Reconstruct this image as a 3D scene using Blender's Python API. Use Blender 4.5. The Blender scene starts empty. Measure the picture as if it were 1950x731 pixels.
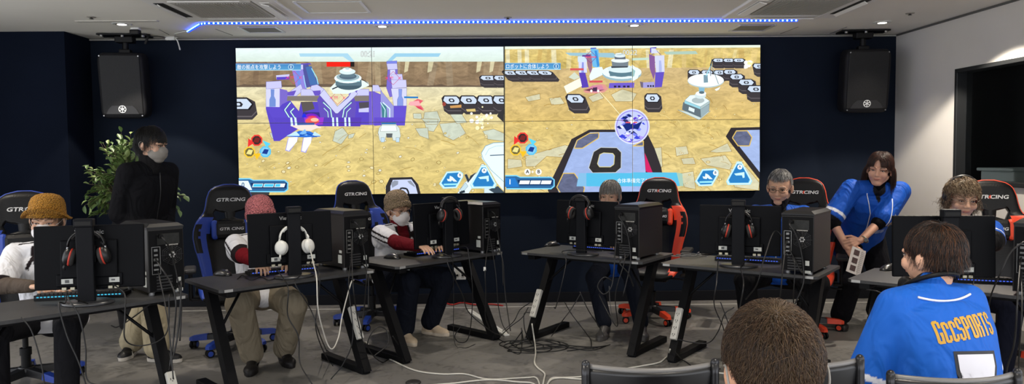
import bpy, bmesh, math, random
import numpy as np
from mathutils import Vector, Matrix, Euler
from mathutils.bvhtree import BVHTree

random.seed(7); np.random.seed(7)
SC = bpy.context.scene
COL = SC.collection
R = math.radians
PI = math.pi

# ------------------------------------------------------------------ camera
F = 1400.0
CAM_H = 1.44
YAW, PITCH, ROLL = 1.15, 2.76, 0.5
cam_d = bpy.data.cameras.new('camera')
cam = bpy.data.objects.new('camera', cam_d)
COL.objects.link(cam)
cam_d.sensor_width = 36.0
cam_d.lens = F / 1950 * 36.0
cam_d.clip_start = 0.05
CAM_R = Matrix.Rotation(R(-YAW), 3, 'Z') @ Matrix.Rotation(R(90 - PITCH), 3, 'X') @ Matrix.Rotation(R(-ROLL), 3, 'Z')
CAM_P = Vector((0, 0, CAM_H))
cam.matrix_world = Matrix.Translation(CAM_P) @ CAM_R.to_4x4()
SC.camera = cam

# ------------------------------------------------------------------ view, world
SC.view_settings.view_transform = 'Standard'
SC.view_settings.look = 'None'
SC.view_settings.exposure = 0.0
SC.view_settings.gamma = 1.0
SC.view_settings.use_curve_mapping = False
world = bpy.data.worlds.new('world'); SC.world = world
world.use_nodes = True
bg = world.node_tree.nodes['Background']
bg.inputs[0].default_value = (0.93, 0.95, 1.0, 1)
bg.inputs[1].default_value = 2.5

D_WALL = 7.2      # back wall
CEIL = 2.602
DESK_Z = 0.69

def spot(x, y, power, half=42, blend=0.12, size=0.03, color=(1.0, 0.9, 0.76), tgt=None):
    l = bpy.data.lights.new('downlight_beam', 'SPOT')
    l.energy = power; l.spot_size = R(2 * half); l.spot_blend = blend
    l.shadow_soft_size = size; l.color = color
    o = bpy.data.objects.new('downlight_beam', l); COL.objects.link(o)
    o.location = (x, y, CEIL - 0.03)
    return o

def area(x, y, z, sx, sy, power, color=(1, 0.95, 0.88), rot=(0, 0, 0)):
    l = bpy.data.lights.new('ceiling_panel_light', 'AREA')
    l.shape = 'RECTANGLE'; l.size = sx; l.size_y = sy; l.energy = power; l.color = color
    o = bpy.data.objects.new('ceiling_panel_light', l); COL.objects.link(o)
    o.location = (x, y, z); o.rotation_euler = rot
    return o

# downlight rows (first row is the one seen in the photo; the others hang over the audience)
def ray(px, py):
    d = CAM_R @ Vector(((px - 975) / F, -(py - 365.5) / F, -1.0))
    return d
def at_z(px, py, z):
    d = ray(px, py); t = (z - CAM_P.z) / d.z
    return CAM_P + d * t
def at_Y(px, py, Y):
    d = ray(px, py); t = Y / d.y
    return CAM_P + d * t
def at_plane(px, py, P, n):
    d = ray(px, py); t = (P - CAM_P).dot(n) / d.dot(n)
    return CAM_P + d * t
def to_px(p):
    q = CAM_R.transposed() @ (Vector(p) - CAM_P)
    return (975 + F * q.x / -q.z, 365.5 - F * q.y / -q.z, -q.z)

DL = [at_z(232, 45, CEIL), at_z(728, 49, CEIL), at_z(1208, 47, CEIL), at_z(1680, 42, CEIL)]
for i, p in enumerate(DL):
    spot(p.x, p.y, (80, 80, 80, 40)[i], blend=(.12, .12, .12, .8)[i])
spot(3.42, 5.5, 170, half=58, blend=0.18)
for yy, e in ((4.2, 70), (1.8, 80), (-0.4, 20)):
    for xx in (-3.4, -1.15, 1.1, 3.1):
        spot(xx, yy, e, half=50, blend=0.4, size=0.05)
# ------------------------------------------------------------------ helpers
def lin(c):
    out = []
    for v in c[:3]:
        v = v / 255.0
        out.append(v / 12.92 if v <= 0.04045 else ((v + 0.055) / 1.055) ** 2.4)
    return tuple(out)

def tag(o, label=None, cat=None, group=None, kind=None):
    if label: o['label'] = label
    if cat: o['category'] = cat
    if group: o['group'] = group
    if kind: o['kind'] = kind
    return o

def empty(name, loc, rz=0.0, label=None, cat=None, group=None):
    o = bpy.data.objects.new(name, None); COL.objects.link(o)
    o.location = loc; o.rotation_euler = (0, 0, rz)
    o.empty_display_size = 0.1
    tag(o, label, cat, group)
    return o

def copy_tree(o, parent=None):
    c = o.copy(); COL.objects.link(c)
    if parent is not None: c.parent = parent
    for ch in KIDS.get(o.name, []):
        k = copy_tree(ch, c)
        KIDS.setdefault(c.name, []).append(k)
    return c
KIDS = {}

def setpar(o, parent):
    if parent is not None:
        o.parent = parent
        KIDS.setdefault(parent.name, []).append(o)

MATS = {}
def mat(name, srgb, rough=0.6, metal=0.0, spec=0.5, bump=0.0, bscale=200.0, var=0.0, vscale=6.0, emit=None, estr=0.0, coat=0.0, sheen=0.0, stretch=None, linear=None):
    if name in MATS: return MATS[name]
    m = bpy.data.materials.new(name); m.use_nodes = True
    nt = m.node_tree; N = nt.nodes; L = nt.links
    b = N['Principled BSDF']
    col = linear if linear else lin(srgb)
    b.inputs['Base Color'].default_value = (*col, 1)
    b.inputs['Roughness'].default_value = rough
    b.inputs['Metallic'].default_value = metal
    b.inputs['Specular IOR Level'].default_value = spec
    b.inputs['Coat Weight'].default_value = coat
    if sheen: b.inputs['Sheen Weight'].default_value = sheen
    if emit:
        b.inputs['Emission Color'].default_value = (*lin(emit), 1)
        b.inputs['Emission Strength'].default_value = estr
    tc = N.new('ShaderNodeTexCoord')
    if var > 0:
        n = N.new('ShaderNodeTexNoise'); n.inputs['Scale'].default_value = vscale; n.inputs['Detail'].default_value = 6
        L.new(tc.outputs['Object'], n.inputs['Vector'])
        r = N.new('ShaderNodeValToRGB')
        r.color_ramp.elements[0].position = 0.3; r.color_ramp.elements[1].position = 0.7
        r.color_ramp.elements[0].color = (*[c * (1 - var) for c in col], 1)
        r.color_ramp.elements[1].color = (*[min(1, c * (1 + var)) for c in col], 1)
        L.new(n.outputs['Fac'], r.inputs['Fac']); L.new(r.outputs['Color'], b.inputs['Base Color'])
    if bump > 0:
        n = N.new('ShaderNodeTexNoise'); n.inputs['Scale'].default_value = bscale; n.inputs['Detail'].default_value = 4
        L.new(tc.outputs['Object'], n.inputs['Vector'])
        bp = N.new('ShaderNodeBump'); bp.inputs['Strength'].default_value = bump; bp.inputs['Distance'].default_value = 0.01
        L.new(n.outputs['Fac'], bp.inputs['Height']); L.new(bp.outputs['Normal'], b.inputs['Normal'])
    MATS[name] = m
    return m

def vmat(name, rough=0.7, bump=0.0, bscale=60.0, spec=0.3, sheen=0.0, sub=0.0, wrinkle=0.0):
    """colours come from the attribute Col"""
    if name in MATS: return MATS[name]
    m = bpy.data.materials.new(name); m.use_nodes = True
    nt = m.node_tree; N = nt.nodes; L = nt.links
    b = N['Principled BSDF']
    a = N.new('ShaderNodeAttribute'); a.attribute_name = 'Col'
    L.new(a.outputs['Color'], b.inputs['Base Color'])
    b.inputs['Roughness'].default_value = rough
    b.inputs['Specular IOR Level'].default_value = spec
    if sheen: b.inputs['Sheen Weight'].default_value = sheen
    if sub:
        b.inputs['Subsurface Weight'].default_value = sub
        b.inputs['Subsurface Radius'].default_value = (0.01, 0.004, 0.002)
        b.inputs['Subsurface Scale'].default_value = 0.3
    tc = N.new('ShaderNodeTexCoord')
    prev = None
    if wrinkle > 0:
        n = N.new('ShaderNodeTexNoise'); n.inputs['Scale'].default_value = 5.0; n.inputs['Detail'].default_value = 2
        n.inputs['Distortion'].default_value = 1.8
        mp = N.new('ShaderNodeMapping'); mp.inputs['Scale'].default_value = (1.6, 1.6, 0.8)
        L.new(tc.outputs['Object'], mp.inputs['Vector']); L.new(mp.outputs['Vector'], n.inputs['Vector'])
        bp = N.new('ShaderNodeBump'); bp.inputs['Strength'].default_value = wrinkle; bp.inputs['Distance'].default_value = 0.06
        L.new(n.outputs['Fac'], bp.inputs['Height']); prev = bp
        L.new(bp.outputs['Normal'], b.inputs['Normal'])
    if bump > 0:
        n = N.new('ShaderNodeTexNoise'); n.inputs['Scale'].default_value = bscale; n.inputs['Detail'].default_value = 3
        L.new(tc.outputs['Object'], n.inputs['Vector'])
        bp = N.new('ShaderNodeBump'); bp.inputs['Strength'].default_value = bump; bp.inputs['Distance'].default_value = 0.01
        L.new(n.outputs['Fac'], bp.inputs['Height'])
        if prev: L.new(prev.outputs['Normal'], bp.inputs['Normal'])
        L.new(bp.outputs['Normal'], b.inputs['Normal'])
    MATS[name] = m
    return m

def emat(name, srgb, strength=1.0):
    if name in MATS: return MATS[name]
    m = bpy.data.materials.new(name); m.use_nodes = True
    nt = m.node_tree; nt.nodes.clear()
    e = nt.nodes.new('ShaderNodeEmission'); o = nt.nodes.new('ShaderNodeOutputMaterial')
    e.inputs[0].default_value = (*lin(srgb), 1); e.inputs[1].default_value = strength
    nt.links.new(e.outputs[0], o.inputs[0])
    MATS[name] = m
    return m

def frame_from(axis, hint=Vector((0, 0, 1))):
    z = Vector(axis).normalized()
    h = Vector(hint)
    if abs(z.dot(h.normalized())) > 0.98: h = Vector((0, 1, 0)) if abs(z.y) < 0.9 else Vector((1, 0, 0))
    x = h.cross(z).normalized(); y = z.cross(x)
    return x, y, z

def spline(pts, per=8):
    P = [Vector(p) for p in pts]
    if len(P) < 3: return P
    out = []
    Q = [P[0] * 2 - P[1]] + P + [P[-1] * 2 - P[-2]]
    for i in range(1, len(Q) - 2):
        a, b, c, d = Q[i - 1], Q[i], Q[i + 1], Q[i + 2]
        for k in range(per):
            t = k / per
            out.append(0.5 * ((2 * b) + (c - a) * t + (2 * a - 5 * b + 4 * c - d) * t * t + (3 * b - a - 3 * c + d) * t ** 3))
    out.append(P[-1])
    return out

class G:
    """collects geometry for one mesh object"""
    def __init__(s):
        s.v = []; s.f = []; s.m = []; s.s = []; s.M = Matrix.Identity(4)
    def add(s, vs, fs, mi=0, sm=False):
        o = len(s.v)
        s.v += [s.M @ Vector(v) for v in vs]
        s.f += [tuple(i + o for i in f) for f in fs]
        s.m += [mi] * len(fs); s.s += [sm] * len(fs)
    def box(s, c, d, bev=0.0, rot=None, mi=0):
        c = Vector(c); h = [x / 2 for x in d]
        Rm = rot.to_3x3() if rot is not None else Matrix.Identity(3)
        b = min(bev, min(h) * 0.95)
        if b <= 0:
            vs = [Vector((sx * h[0], sy * h[1], sz * h[2])) for sx in (-1, 1) for sy in (-1, 1) for sz in (-1, 1)]
            fs = [(0, 1, 3, 2), (4, 6, 7, 5), (0, 4, 5, 1), (2, 3, 7, 6), (0, 2, 6, 4), (1, 5, 7, 3)]
            s.add([c + Rm @ v for v in vs], fs, mi)
            return
        bm = bmesh.new(); bmesh.ops.create_cube(bm, size=1)
        for v in bm.verts: v.co = Vector((v.co.x * d[0], v.co.y * d[1], v.co.z * d[2]))
        bmesh.ops.bevel(bm, geom=bm.edges[:], offset=b, segments=2, profile=0.5, affect='EDGES')
        bm.verts.index_update()
        s.add([c + Rm @ v.co for v in bm.verts], [[v.index for v in f.verts] for f in bm.faces], mi)
        bm.free()
    def cyl(s, p0, p1, r0, r1=None, n=16, mi=0, caps=True, sm=True, bev=0.0):
        p0 = Vector(p0); p1 = Vector(p1); r1 = r0 if r1 is None else r1
        x, y, z = frame_from(p1 - p0)
        rings = [(p0, r0), (p1, r1)]
        if bev > 0: rings = [(p0, r0 - bev), (p0 + z * bev, r0), (p1 - z * bev, r1), (p1, r1 - bev)]
        vs = []; fs = []
        for p, r in rings:
            for k in range(n):
                a = 2 * PI * k / n
                vs.append(p + x * (r * math.cos(a)) + y * (r * math.sin(a)))
        for i in range(len(rings) - 1):
            for k in range(n):
                fs.append((i * n + k, i * n + (k + 1) % n, (i + 1) * n + (k + 1) % n, (i + 1) * n + k))
        s.add(vs, fs, mi, sm)
        if caps:
            L = (len(rings) - 1) * n
            s.add([vs[k] for k in range(n)], [tuple(reversed(range(n)))], mi, False)
            s.add([vs[L + k] for k in range(n)], [tuple(range(n))], mi, False)
    def tube(s, pts, r, n=8, mi=0, per=0, closed=False, r_end=None):
        P = spline(pts, per) if per else [Vector(p) for p in pts]
        if closed and (P[0] - P[-1]).length < 1e-6: P = P[:-1]
        m = len(P)
        vs = []; fs = []
        up = None
        for i in range(m):
            if closed: t = P[(i + 1) % m] - P[i - 1]
            else: t = P[min(i + 1, m - 1)] - P[max(i - 1, 0)]
            if t.length < 1e-9: t = Vector((0, 0, 1))
            t.normalize()
            if up is None: x, y, _ = frame_from(t); up = x
            x = (up - t * up.dot(t))
            if x.length < 1e-5: x, _, _ = frame_from(t)
            x.normalize(); up = x; y = t.cross(x)
            rr = r[i] if isinstance(r, (list, tuple)) else (r if r_end is None else r + (r_end - r) * i / (m - 1))
            for k in range(n):
                a = 2 * PI * k / n
                vs.append(P[i] + x * (rr * math.cos(a)) + y * (rr * math.sin(a)))
        rng = m if closed else m - 1
        for i in range(rng):
            j = (i + 1) % m
            for k in range(n):
                fs.append((i * n + k, i * n + (k + 1) % n, j * n + (k + 1) % n, j * n + k))
        if not closed:
            fs.append(tuple(reversed(range(n)))); fs.append(tuple((m - 1) * n + k for k in range(n)))
        s.add(vs, fs, mi, True)
    def lathe(s, prof, n=24, mi=0, M=None, sm=True):
        """profile list of (r,z) around local z"""
        M = M or Matrix.Identity(4)
        vs = []; fs = []
        for r, z in prof:
            for k in range(n):
                a = 2 * PI * k / n
                vs.append(M @ Vector((r * math.cos(a), r * math.sin(a), z)))
        for i in range(len(prof) - 1):
            for k in range(n):
                fs.append((i * n + k, i * n + (k + 1) % n, (i + 1) * n + (k + 1) % n, (i + 1) * n + k))
        fs.append(tuple(reversed(range(n)))); fs.append(tuple((len(prof) - 1) * n + k for k in range(n)))
        s.add(vs, fs, mi, sm)
    def ell(s, c, r, rot=None, mi=0, sub=3):
        bm = bmesh.new(); bmesh.ops.create_icosphere(bm, subdivisions=sub, radius=1)
        Rm = rot.to_3x3() if rot is not None else Matrix.Identity(3)
        bm.verts.index_update()
        s.add([Vector(c) + Rm @ Vector((v.co.x * r[0], v.co.y * r[1], v.co.z * r[2])) for v in bm.verts],
              [[v.index for v in f.verts] for f in bm.faces], mi, True)
        bm.free()
    def loft(s, rings, mi=0, sm=True, cap=True):
        n = len(rings[0]); vs = [Vector(p) for r in rings for p in r]; fs = []
        for i in range(len(rings) - 1):
            for k in range(n):
                fs.append((i * n + k, i * n + (k + 1) % n, (i + 1) * n + (k + 1) % n, (i + 1) * n + k))
        if cap:
            fs.append(tuple(reversed(range(n)))); fs.append(tuple((len(rings) - 1) * n + k for k in range(n)))
        s.add(vs, fs, mi, sm)
    def prism(s, pts, M, h, mi=0):
        """2-D outline in local xy, extruded along local z by h, transformed by M"""
        n = len(pts)
        a = sum(pts[i][0] * pts[(i + 1) % n][1] - pts[(i + 1) % n][0] * pts[i][1] for i in range(n))
        if a < 0: pts = pts[::-1]
        vs = [M @ Vector((x, y, 0)) for x, y in pts] + [M @ Vector((x, y, h)) for x, y in pts]
        fs = [tuple(reversed(range(n))), tuple(range(n, 2 * n))]
        fs += [(k, (k + 1) % n, n + (k + 1) % n, n + k) for k in range(n)]
        s.add(vs, fs, mi)
    def cap(s, p0, p1, r0, r1=None, n=14, mi=0, k=4):
        """tapered capsule"""
        p0 = Vector(p0); p1 = Vector(p1); r1 = r0 if r1 is None else r1
        x, y, z = frame_from(p1 - p0 if (p1 - p0).length > 1e-6 else Vector((0, 0, 1)))
        rings = []
        for i in range(k):
            a = PI / 2 * (i + 0.35) / k
            rings.append((p0 - z * (r0 * math.cos(a)), r0 * math.sin(a)))
        rings.append((p0, r0)); rings.append((p1, r1))
        for i in range(k - 1, -1, -1):
            a = PI / 2 * (i + 0.35) / k
            rings.append((p1 + z * (r1 * math.cos(a)), r1 * math.sin(a)))
        s.loft([[p + x * (r * math.cos(2 * PI * q / n)) + y * (r * math.sin(2 * PI * q / n)) for q in range(n)] for p, r in rings], mi)
    def mesh(s, name):
        me = bpy.data.meshes.new(name)
        me.from_pydata([tuple(v) for v in s.v], [], s.f)
        me.polygons.foreach_set('material_index', s.m)
        me.polygons.foreach_set('use_smooth', s.s)
        me.update()
        return me
    def obj(s, name, mats, parent=None, loc=None, **kw):
        me = s.mesh(name)
        for m in (mats if isinstance(mats, (list, tuple)) else [mats]): me.materials.append(m)
        o = bpy.data.objects.new(name, me); COL.objects.link(o)
        if loc is not None: o.location = loc
        setpar(o, parent)
        tag(o, kw.get('label'), kw.get('cat'), kw.get('group'), kw.get('kind'))
        return o
    def blob(s, name, voxel, smooth, mats, parent=None, colf=None, **kw):
        """fuse everything into one continuous surface"""
        me = s.mesh('tmp'); o = bpy.data.objects.new('tmp', me); COL.objects.link(o)
        r = o.modifiers.new('r', 'REMESH'); r.mode = 'VOXEL'; r.voxel_size = voxel; r.use_smooth_shade = True
        if smooth:
            q = o.modifiers.new('s', 'SMOOTH'); q.iterations = smooth; q.factor = 0.5
        dg = bpy.context.evaluated_depsgraph_get()
        out = bpy.data.meshes.new_from_object(o.evaluated_get(dg))
        bpy.data.objects.remove(o); bpy.data.meshes.remove(me)
        out.name = name
        out.materials.clear()
        for m in (mats if isinstance(mats, (list, tuple)) else [mats]): out.materials.append(m)
        out.polygons.foreach_set('material_index', [0] * len(out.polygons))
        out.polygons.foreach_set('use_smooth', [True] * len(out.polygons))
        if colf:
            n = len(out.vertices)
            co = np.empty(n * 3, np.float32); out.vertices.foreach_get('co', co); co = co.reshape(-1, 3)
            c = colf(co)
            at = out.color_attributes.new('Col', 'FLOAT_COLOR', 'POINT')
            full = np.ones((n, 4), np.float32); full[:, :3] = c
            at.data.foreach_set('color', full.ravel())
        out.update()
        ob = bpy.data.objects.new(name, out); COL.objects.link(ob)
        setpar(ob, parent)
        tag(ob, kw.get('label'), kw.get('cat'), kw.get('group'), kw.get('kind'))
        return ob

def ngon(cx, cy, r, n, rot=0.0, ry=None):
    ry = r if ry is None else ry
    return [(cx + r * math.cos(rot + 2 * PI * k / n), cy + ry * math.sin(rot + 2 * PI * k / n)) for k in range(n)]

def text_mesh(body, size=1.0, extrude=0.0, offset=0.0, align='CENTER', spacing=1.0):
    cu = bpy.data.curves.new('t', 'FONT'); cu.body = body; cu.size = size; cu.extrude = extrude; cu.offset = offset
    cu.align_x = align; cu.align_y = 'CENTER'; cu.space_character = spacing; cu.resolution_u = 3
    o = bpy.data.objects.new('t', cu); COL.objects.link(o)
    dg = bpy.context.evaluated_depsgraph_get()
    me = bpy.data.meshes.new_from_object(o.evaluated_get(dg))
    vs = [v.co.copy() for v in me.vertices]; fs = [tuple(p.vertices) for p in me.polygons]
    bpy.data.objects.remove(o); bpy.data.curves.remove(cu); bpy.data.meshes.remove(me)
    return vs, fs

def add_text(g, body, M, size, extrude=0.0008, mi=0, sx=1.0, shear=0.0, offset=0.0, spacing=1.0, align='CENTER'):
    vs, fs = text_mesh(body, size, extrude, offset, align, spacing)
    g.add([M @ Vector((v.x * sx + v.y * shear, v.y, v.z)) for v in vs], fs, mi)

# plane facing -y : text x->+x, y->+z, normal -> -y
FACE = Matrix(((1, 0, 0, 0), (0, 0, -1, 0), (0, 1, 0, 0), (0, 0, 0, 1)))
# ================================================================== THE ROOM
def noise_floor():
    m = bpy.data.materials.new('grey_vinyl_floor'); m.use_nodes = True
    nt = m.node_tree; N = nt.nodes; L = nt.links; b = N['Principled BSDF']
    tc = N.new('ShaderNodeTexCoord')
    n1 = N.new('ShaderNodeTexNoise'); n1.inputs['Scale'].default_value = 1.3; n1.inputs['Detail'].default_value = 8; n1.inputs['Distortion'].default_value = 0.6
    n2 = N.new('ShaderNodeTexNoise'); n2.inputs['Scale'].default_value = 9; n2.inputs['Detail'].default_value = 8; n2.inputs['Distortion'].default_value = 2
    L.new(tc.outputs['Object'], n1.inputs['Vector']); L.new(tc.outputs['Object'], n2.inputs['Vector'])
    mx = N.new('ShaderNodeMath'); mx.operation = 'ADD'
    L.new(n1.outputs['Fac'], mx.inputs[0]); L.new(n2.outputs['Fac'], mx.inputs[1])
    r = N.new('ShaderNodeValToRGB')
    r.color_ramp.elements[0].position = 0.72; r.color_ramp.elements[1].position = 1.28
    r.color_ramp.elements[0].color = (0.086, 0.083, 0.077, 1); r.color_ramp.elements[1].color = (0.18, 0.172, 0.160, 1)
    L.new(mx.outputs[0], r.inputs['Fac']); L.new(r.outputs['Color'], b.inputs['Base Color'])
    b.inputs['Roughness'].default_value = 0.55; b.inputs['Specular IOR Level'].default_value = 0.35
    bp = N.new('ShaderNodeBump'); bp.inputs['Strength'].default_value = 0.12; bp.inputs['Distance'].default_value = 0.01
    L.new(n2.outputs['Fac'], bp.inputs['Height']); L.new(bp.outputs['Normal'], b.inputs['Normal'])
    return m

M_FLOOR = noise_floor()
M_CEIL = mat('ceiling_paint', (234, 230, 220), 0.9, bump=0.05, bscale=80, var=0.03, vscale=1.5)
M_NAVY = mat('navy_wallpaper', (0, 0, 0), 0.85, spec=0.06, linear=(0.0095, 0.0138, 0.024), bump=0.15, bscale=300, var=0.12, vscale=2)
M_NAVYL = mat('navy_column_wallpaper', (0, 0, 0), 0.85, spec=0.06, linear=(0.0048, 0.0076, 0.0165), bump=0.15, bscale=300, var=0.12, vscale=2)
M_WHITEW = mat('white_wallpaper', (212, 208, 202), 0.85, bump=0.12, bscale=350, var=0.03, vscale=2)
M_BASE = mat('black_baseboard', (18, 19, 24), 0.5, spec=0.15)
M_BLACK = mat('black_plastic', (12, 12, 14), 0.5, spec=0.25, bump=0.05, bscale=400)
M_BLACKM = mat('black_metal', (11, 11, 13), 0.45, metal=0.0, spec=0.25)
M_WHITEP = mat('white_plastic', (215, 215, 210), 0.45)
M_GREYP = mat('grey_plastic', (120, 120, 120), 0.5)

def S(name, g, m, **kw):
    return g.obj(name, m, kind='structure', **kw)

Y0 = -1.3
CORN = at_Y(1703, 300, D_WALL)
XL = at_Y(180, 300, D_WALL).x
dirw = ray(922, 292); dirw.z = 0; dirw.normalize()     # right wall runs this way
Wn = Vector((dirw.y, -dirw.x, 0))                       # its outward normal (to the right)
RB = CORN - dirw * ((CORN.y - 2.6) / dirw.y)             # rear end of right wall, cut short out of view to admit light
RB.z = 0; CORN.z = 0

g = G(); g.box((0, (Y0 + D_WALL) / 2, -0.05), (10.5, D_WALL - Y0 + 1.5, 0.1)); S('floor', g, M_FLOOR)
g = G(); g.box((0, (Y0 + D_WALL) / 2, CEIL + 0.05), (10.5, D_WALL - Y0 + 1.5, 0.1)); S('ceiling', g, M_CEIL)
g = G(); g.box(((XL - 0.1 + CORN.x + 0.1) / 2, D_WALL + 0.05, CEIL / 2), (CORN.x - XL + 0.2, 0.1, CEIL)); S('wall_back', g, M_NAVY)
# projecting corner pier on the left
PX = XL
PY = XL * ray(122, 62).y / ray(122, 62).x
g = G(); g.box((PX - 1.2, (PY + D_WALL) / 2, CEIL / 2), (2.4, D_WALL - PY, CEIL)); g.box((-5.3, (PY + 5.3) / 2, CEIL / 2), (0.1, PY - 5.3, CEIL)); S('wall_left_with_shade_stub', g, M_NAVYL)  # second box: unseen side stub, added to keep light off the left ceiling
# right wall with window opening
P0 = CORN + Vector((0, 0, 0))
def wallpt(px, py):
    return at_plane(px, py, CORN, Wn)
def wcoord(p):      # distance along the wall from corner towards the viewer
    return (CORN - Vector((p.x, p.y, 0))).dot(dirw)
wa = wcoord(wallpt(1820, 240)); wb = wa + 1.9
zt = wallpt(1821, 132).z; zb = wallpt(1819, 350).z
LW = wcoord(RB)
Mw = Matrix.Translation(CORN) @ Matrix((( -dirw.x, Wn.x, 0, 0), (-dirw.y, Wn.y, 0, 0), (0, 0, 1, 0), (0, 0, 0, 1)))
# local x = towards viewer along the wall, y = outward
g = G(); g.M = Mw
for x0, x1, z0, z1 in ((-0.1, wa, 0, CEIL), (wb, LW, 0, CEIL), (wa, wb, 0, zb), (wa, wb, zt, CEIL)):
    g.box(((x0 + x1) / 2, 0.06, (z0 + z1) / 2), (x1 - x0, 0.12, z1 - z0))
S('wall_right', g, M_WHITEW)
g = G(); g.M = Mw
fw = 0.035
M_FRAME = mat('dark_window_frame', (44, 46, 48), 0.4, metal=0.3)
for c, d in ((((wa + fw / 2), 0.05, (zb + zt) / 2), (fw, 0.14, zt - zb)), ((wb - fw / 2, 0.05, (zb + zt) / 2), (fw, 0.14, zt - zb)),
             (((wa + wb) / 2, 0.05, zt - fw / 2), (wb - wa, 0.14, fw)), (((wa + wb) / 2, 0.05, zb + fw / 2), (wb - wa, 0.14, fw))):
    g.box(c, d, 0.004)
wf = S('window_1', g, M_FRAME)
mg = bpy.data.materials.new('tinted_glass'); mg.use_nodes = True
_b = mg.node_tree.nodes['Principled BSDF']
_b.inputs['Base Color'].default_value = (0.85, 0.88, 0.88, 1); _b.inputs['Transmission Weight'].default_value = 1.0
_b.inputs['Roughness'].default_value = 0.0; _b.inputs['IOR'].default_value = 1.05
g = G(); g.M = Mw; g.box(((wa + wb) / 2, 0.07, (zb + zt) / 2), (wb - wa - 2 * fw, 0.006, zt - zb - 2 * fw)); g.obj('window_pane', mg, wf)
# dark room behind the window
g = G(); g.M = Mw
dz = (0, CEIL)
M_DARKROOM = mat('dark_charcoal_wall', (34, 35, 37), 0.9, bump=0.2, bscale=200)
g.box(((wa + wb) / 2 - 0.3, 1.6, CEIL / 2), (3.6, 0.05, CEIL)); g.box((wa - 1.2, 0.9, CEIL / 2), (0.05, 1.4, CEIL)); g.box((wb + 0.6, 0.9, CEIL / 2), (0.05, 1.4, CEIL))
g.box(((wa + wb) / 2 - 0.3, 0.9, CEIL + 0.03), (3.6, 1.6, 0.05)); g.box(((wa + wb) / 2 - 0.3, 0.9, -0.03), (3.6, 1.6, 0.05))
g.box((wa + 0.02, 0.75, CEIL / 2), (0.14, 0.14, CEIL))
S('wall_far', g, M_DARKROOM)
# white cabinet seen behind the pane
p = at_plane(1898, 340, CORN + Wn * 0.8, Wn); lx = wcoord(p)
cb = empty('storage_cabinet', Mw @ Vector((lx, 0.8, 0)), 0, 'pale grey cabinet in the dark room behind the window glass', 'cabinet')
g = G(); A = Mw.to_3x3().to_4x4(); g.M = A; zc = at_plane(1898, 325, CORN + Wn * 0.8, Wn).z
g.box((0, 0.2, zc / 2), (0.46, 0.4, zc), 0.015); g.obj('body', mat('pale_grey_laminate', (175, 185, 180), 0.6), cb)
g = G(); g.M = A
g.box((0, 0.19, zc + 0.012), (0.5, 0.44, 0.03), 0.01); g.obj('top', mat('pale_grey_laminate', (175, 185, 180), 0.6), cb)

# baseboards, trims
g = G(); g.box(((PX + CORN.x) / 2, D_WALL - 0.008, 0.05), (CORN.x - PX, 0.016, 0.1), 0.004); S('baseboard_back', g, M_BASE)
g = G(); g.box((PX - 1.2, PY - 0.008, 0.05), (2.4, 0.016, 0.1), 0.004); g.box((PX + 0.008, (PY + D_WALL) / 2, 0.05), (0.016, D_WALL - PY, 0.1), 0.004); S('baseboard_left', g, M_BASE)
g = G(); g.M = Mw; g.box((LW / 2, -0.008, 0.05), (LW, 0.016, 0.1), 0.004); S('baseboard_right', g, mat('grey_baseboard', (150, 148, 142), 0.5))
g = G(); g.box(((PX + CORN.x) / 2, D_WALL - 0.01, CEIL - 0.012), (CORN.x - PX, 0.02, 0.012), 0.002); S('trim_1', g, mat('trim_grey', (170, 168, 162), 0.6))
g = G(); g.M = Mw; g.box((LW / 2, -0.006, CEIL - 0.01), (LW, 0.012, 0.016)); S('trim_2', g, mat('trim_dark', (90, 90, 88), 0.6))
g = G(); c = at_z(235, 73, CEIL); 
for (xa, ya, xb, yb) in ((145, 40, 305, 41), ):
    a = at_z(xa, ya, CEIL); b = at_z(xb, yb, CEIL)
    g.box(((a.x + b.x) / 2, a.y, CEIL - 0.004), (b.x - a.x, 0.05, 0.008), 0.002)
S('trim_3', g, mat('ceiling_strip_white', (190, 186, 178), 0.7))
# joints of the ceiling boards near the back wall
g = G()
for (a, b) in (((303, 56), (322, 66)), ((410, 55), (443, 67)), ((1486, 64), (1520, 51)), ((1580, 64), (1613, 51))):
    A_ = at_z(*a, CEIL); B_ = at_z(*b, CEIL)
    g.tube([(A_.x, A_.y, CEIL), (B_.x, B_.y, CEIL)], 0.004, 4)
S('trim_4', g, mat('joint_grey', (120, 118, 112), 0.8))
# white tape lines on the floor
M_TAPE = mat('white_floor_tape', (190, 188, 180), 0.6, var=0.08, vscale=20)
def tape(name, pts, w=0.022):
    g = G()
    for a, b in zip(pts[:-1], pts[1:]):
        a = Vector(a); b = Vector(b); d = (b - a).normalized(); n = Vector((-d.y, d.x, 0)) * w / 2; u = Vector((0, 0, 0.0015))
        g.add([a - n, a + n, b + n, b - n, a - n + u, a + n + u, b + n + u, b - n + u], [(4, 7, 6, 5), (0, 4, 5, 1), (3, 2, 6, 7), (0, 3, 7, 4), (1, 5, 6, 2)])
    return g.obj(name, M_TAPE, kind='structure')
yl = at_z(900, 585, 0).y
tape('trim_5', [(at_z(352, 590, 0).x, yl, 0), (at_z(1700, 580, 0).x, yl, 0)])
a = at_z(1905, 640, 0); b = at_z(1990, 682, 0); tape('trim_6', [(a.x - .5 * (b - a).x, a.y - .5 * (b - a).y, 0), (b.x, b.y, 0)], 0.02)
a = at_z(1905, 655, 0); b = at_z(1990, 697, 0); tape('trim_7', [(a.x - .5 * (b - a).x, a.y - .5 * (b - a).y, 0), (b.x, b.y, 0)], 0.02)

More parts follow.
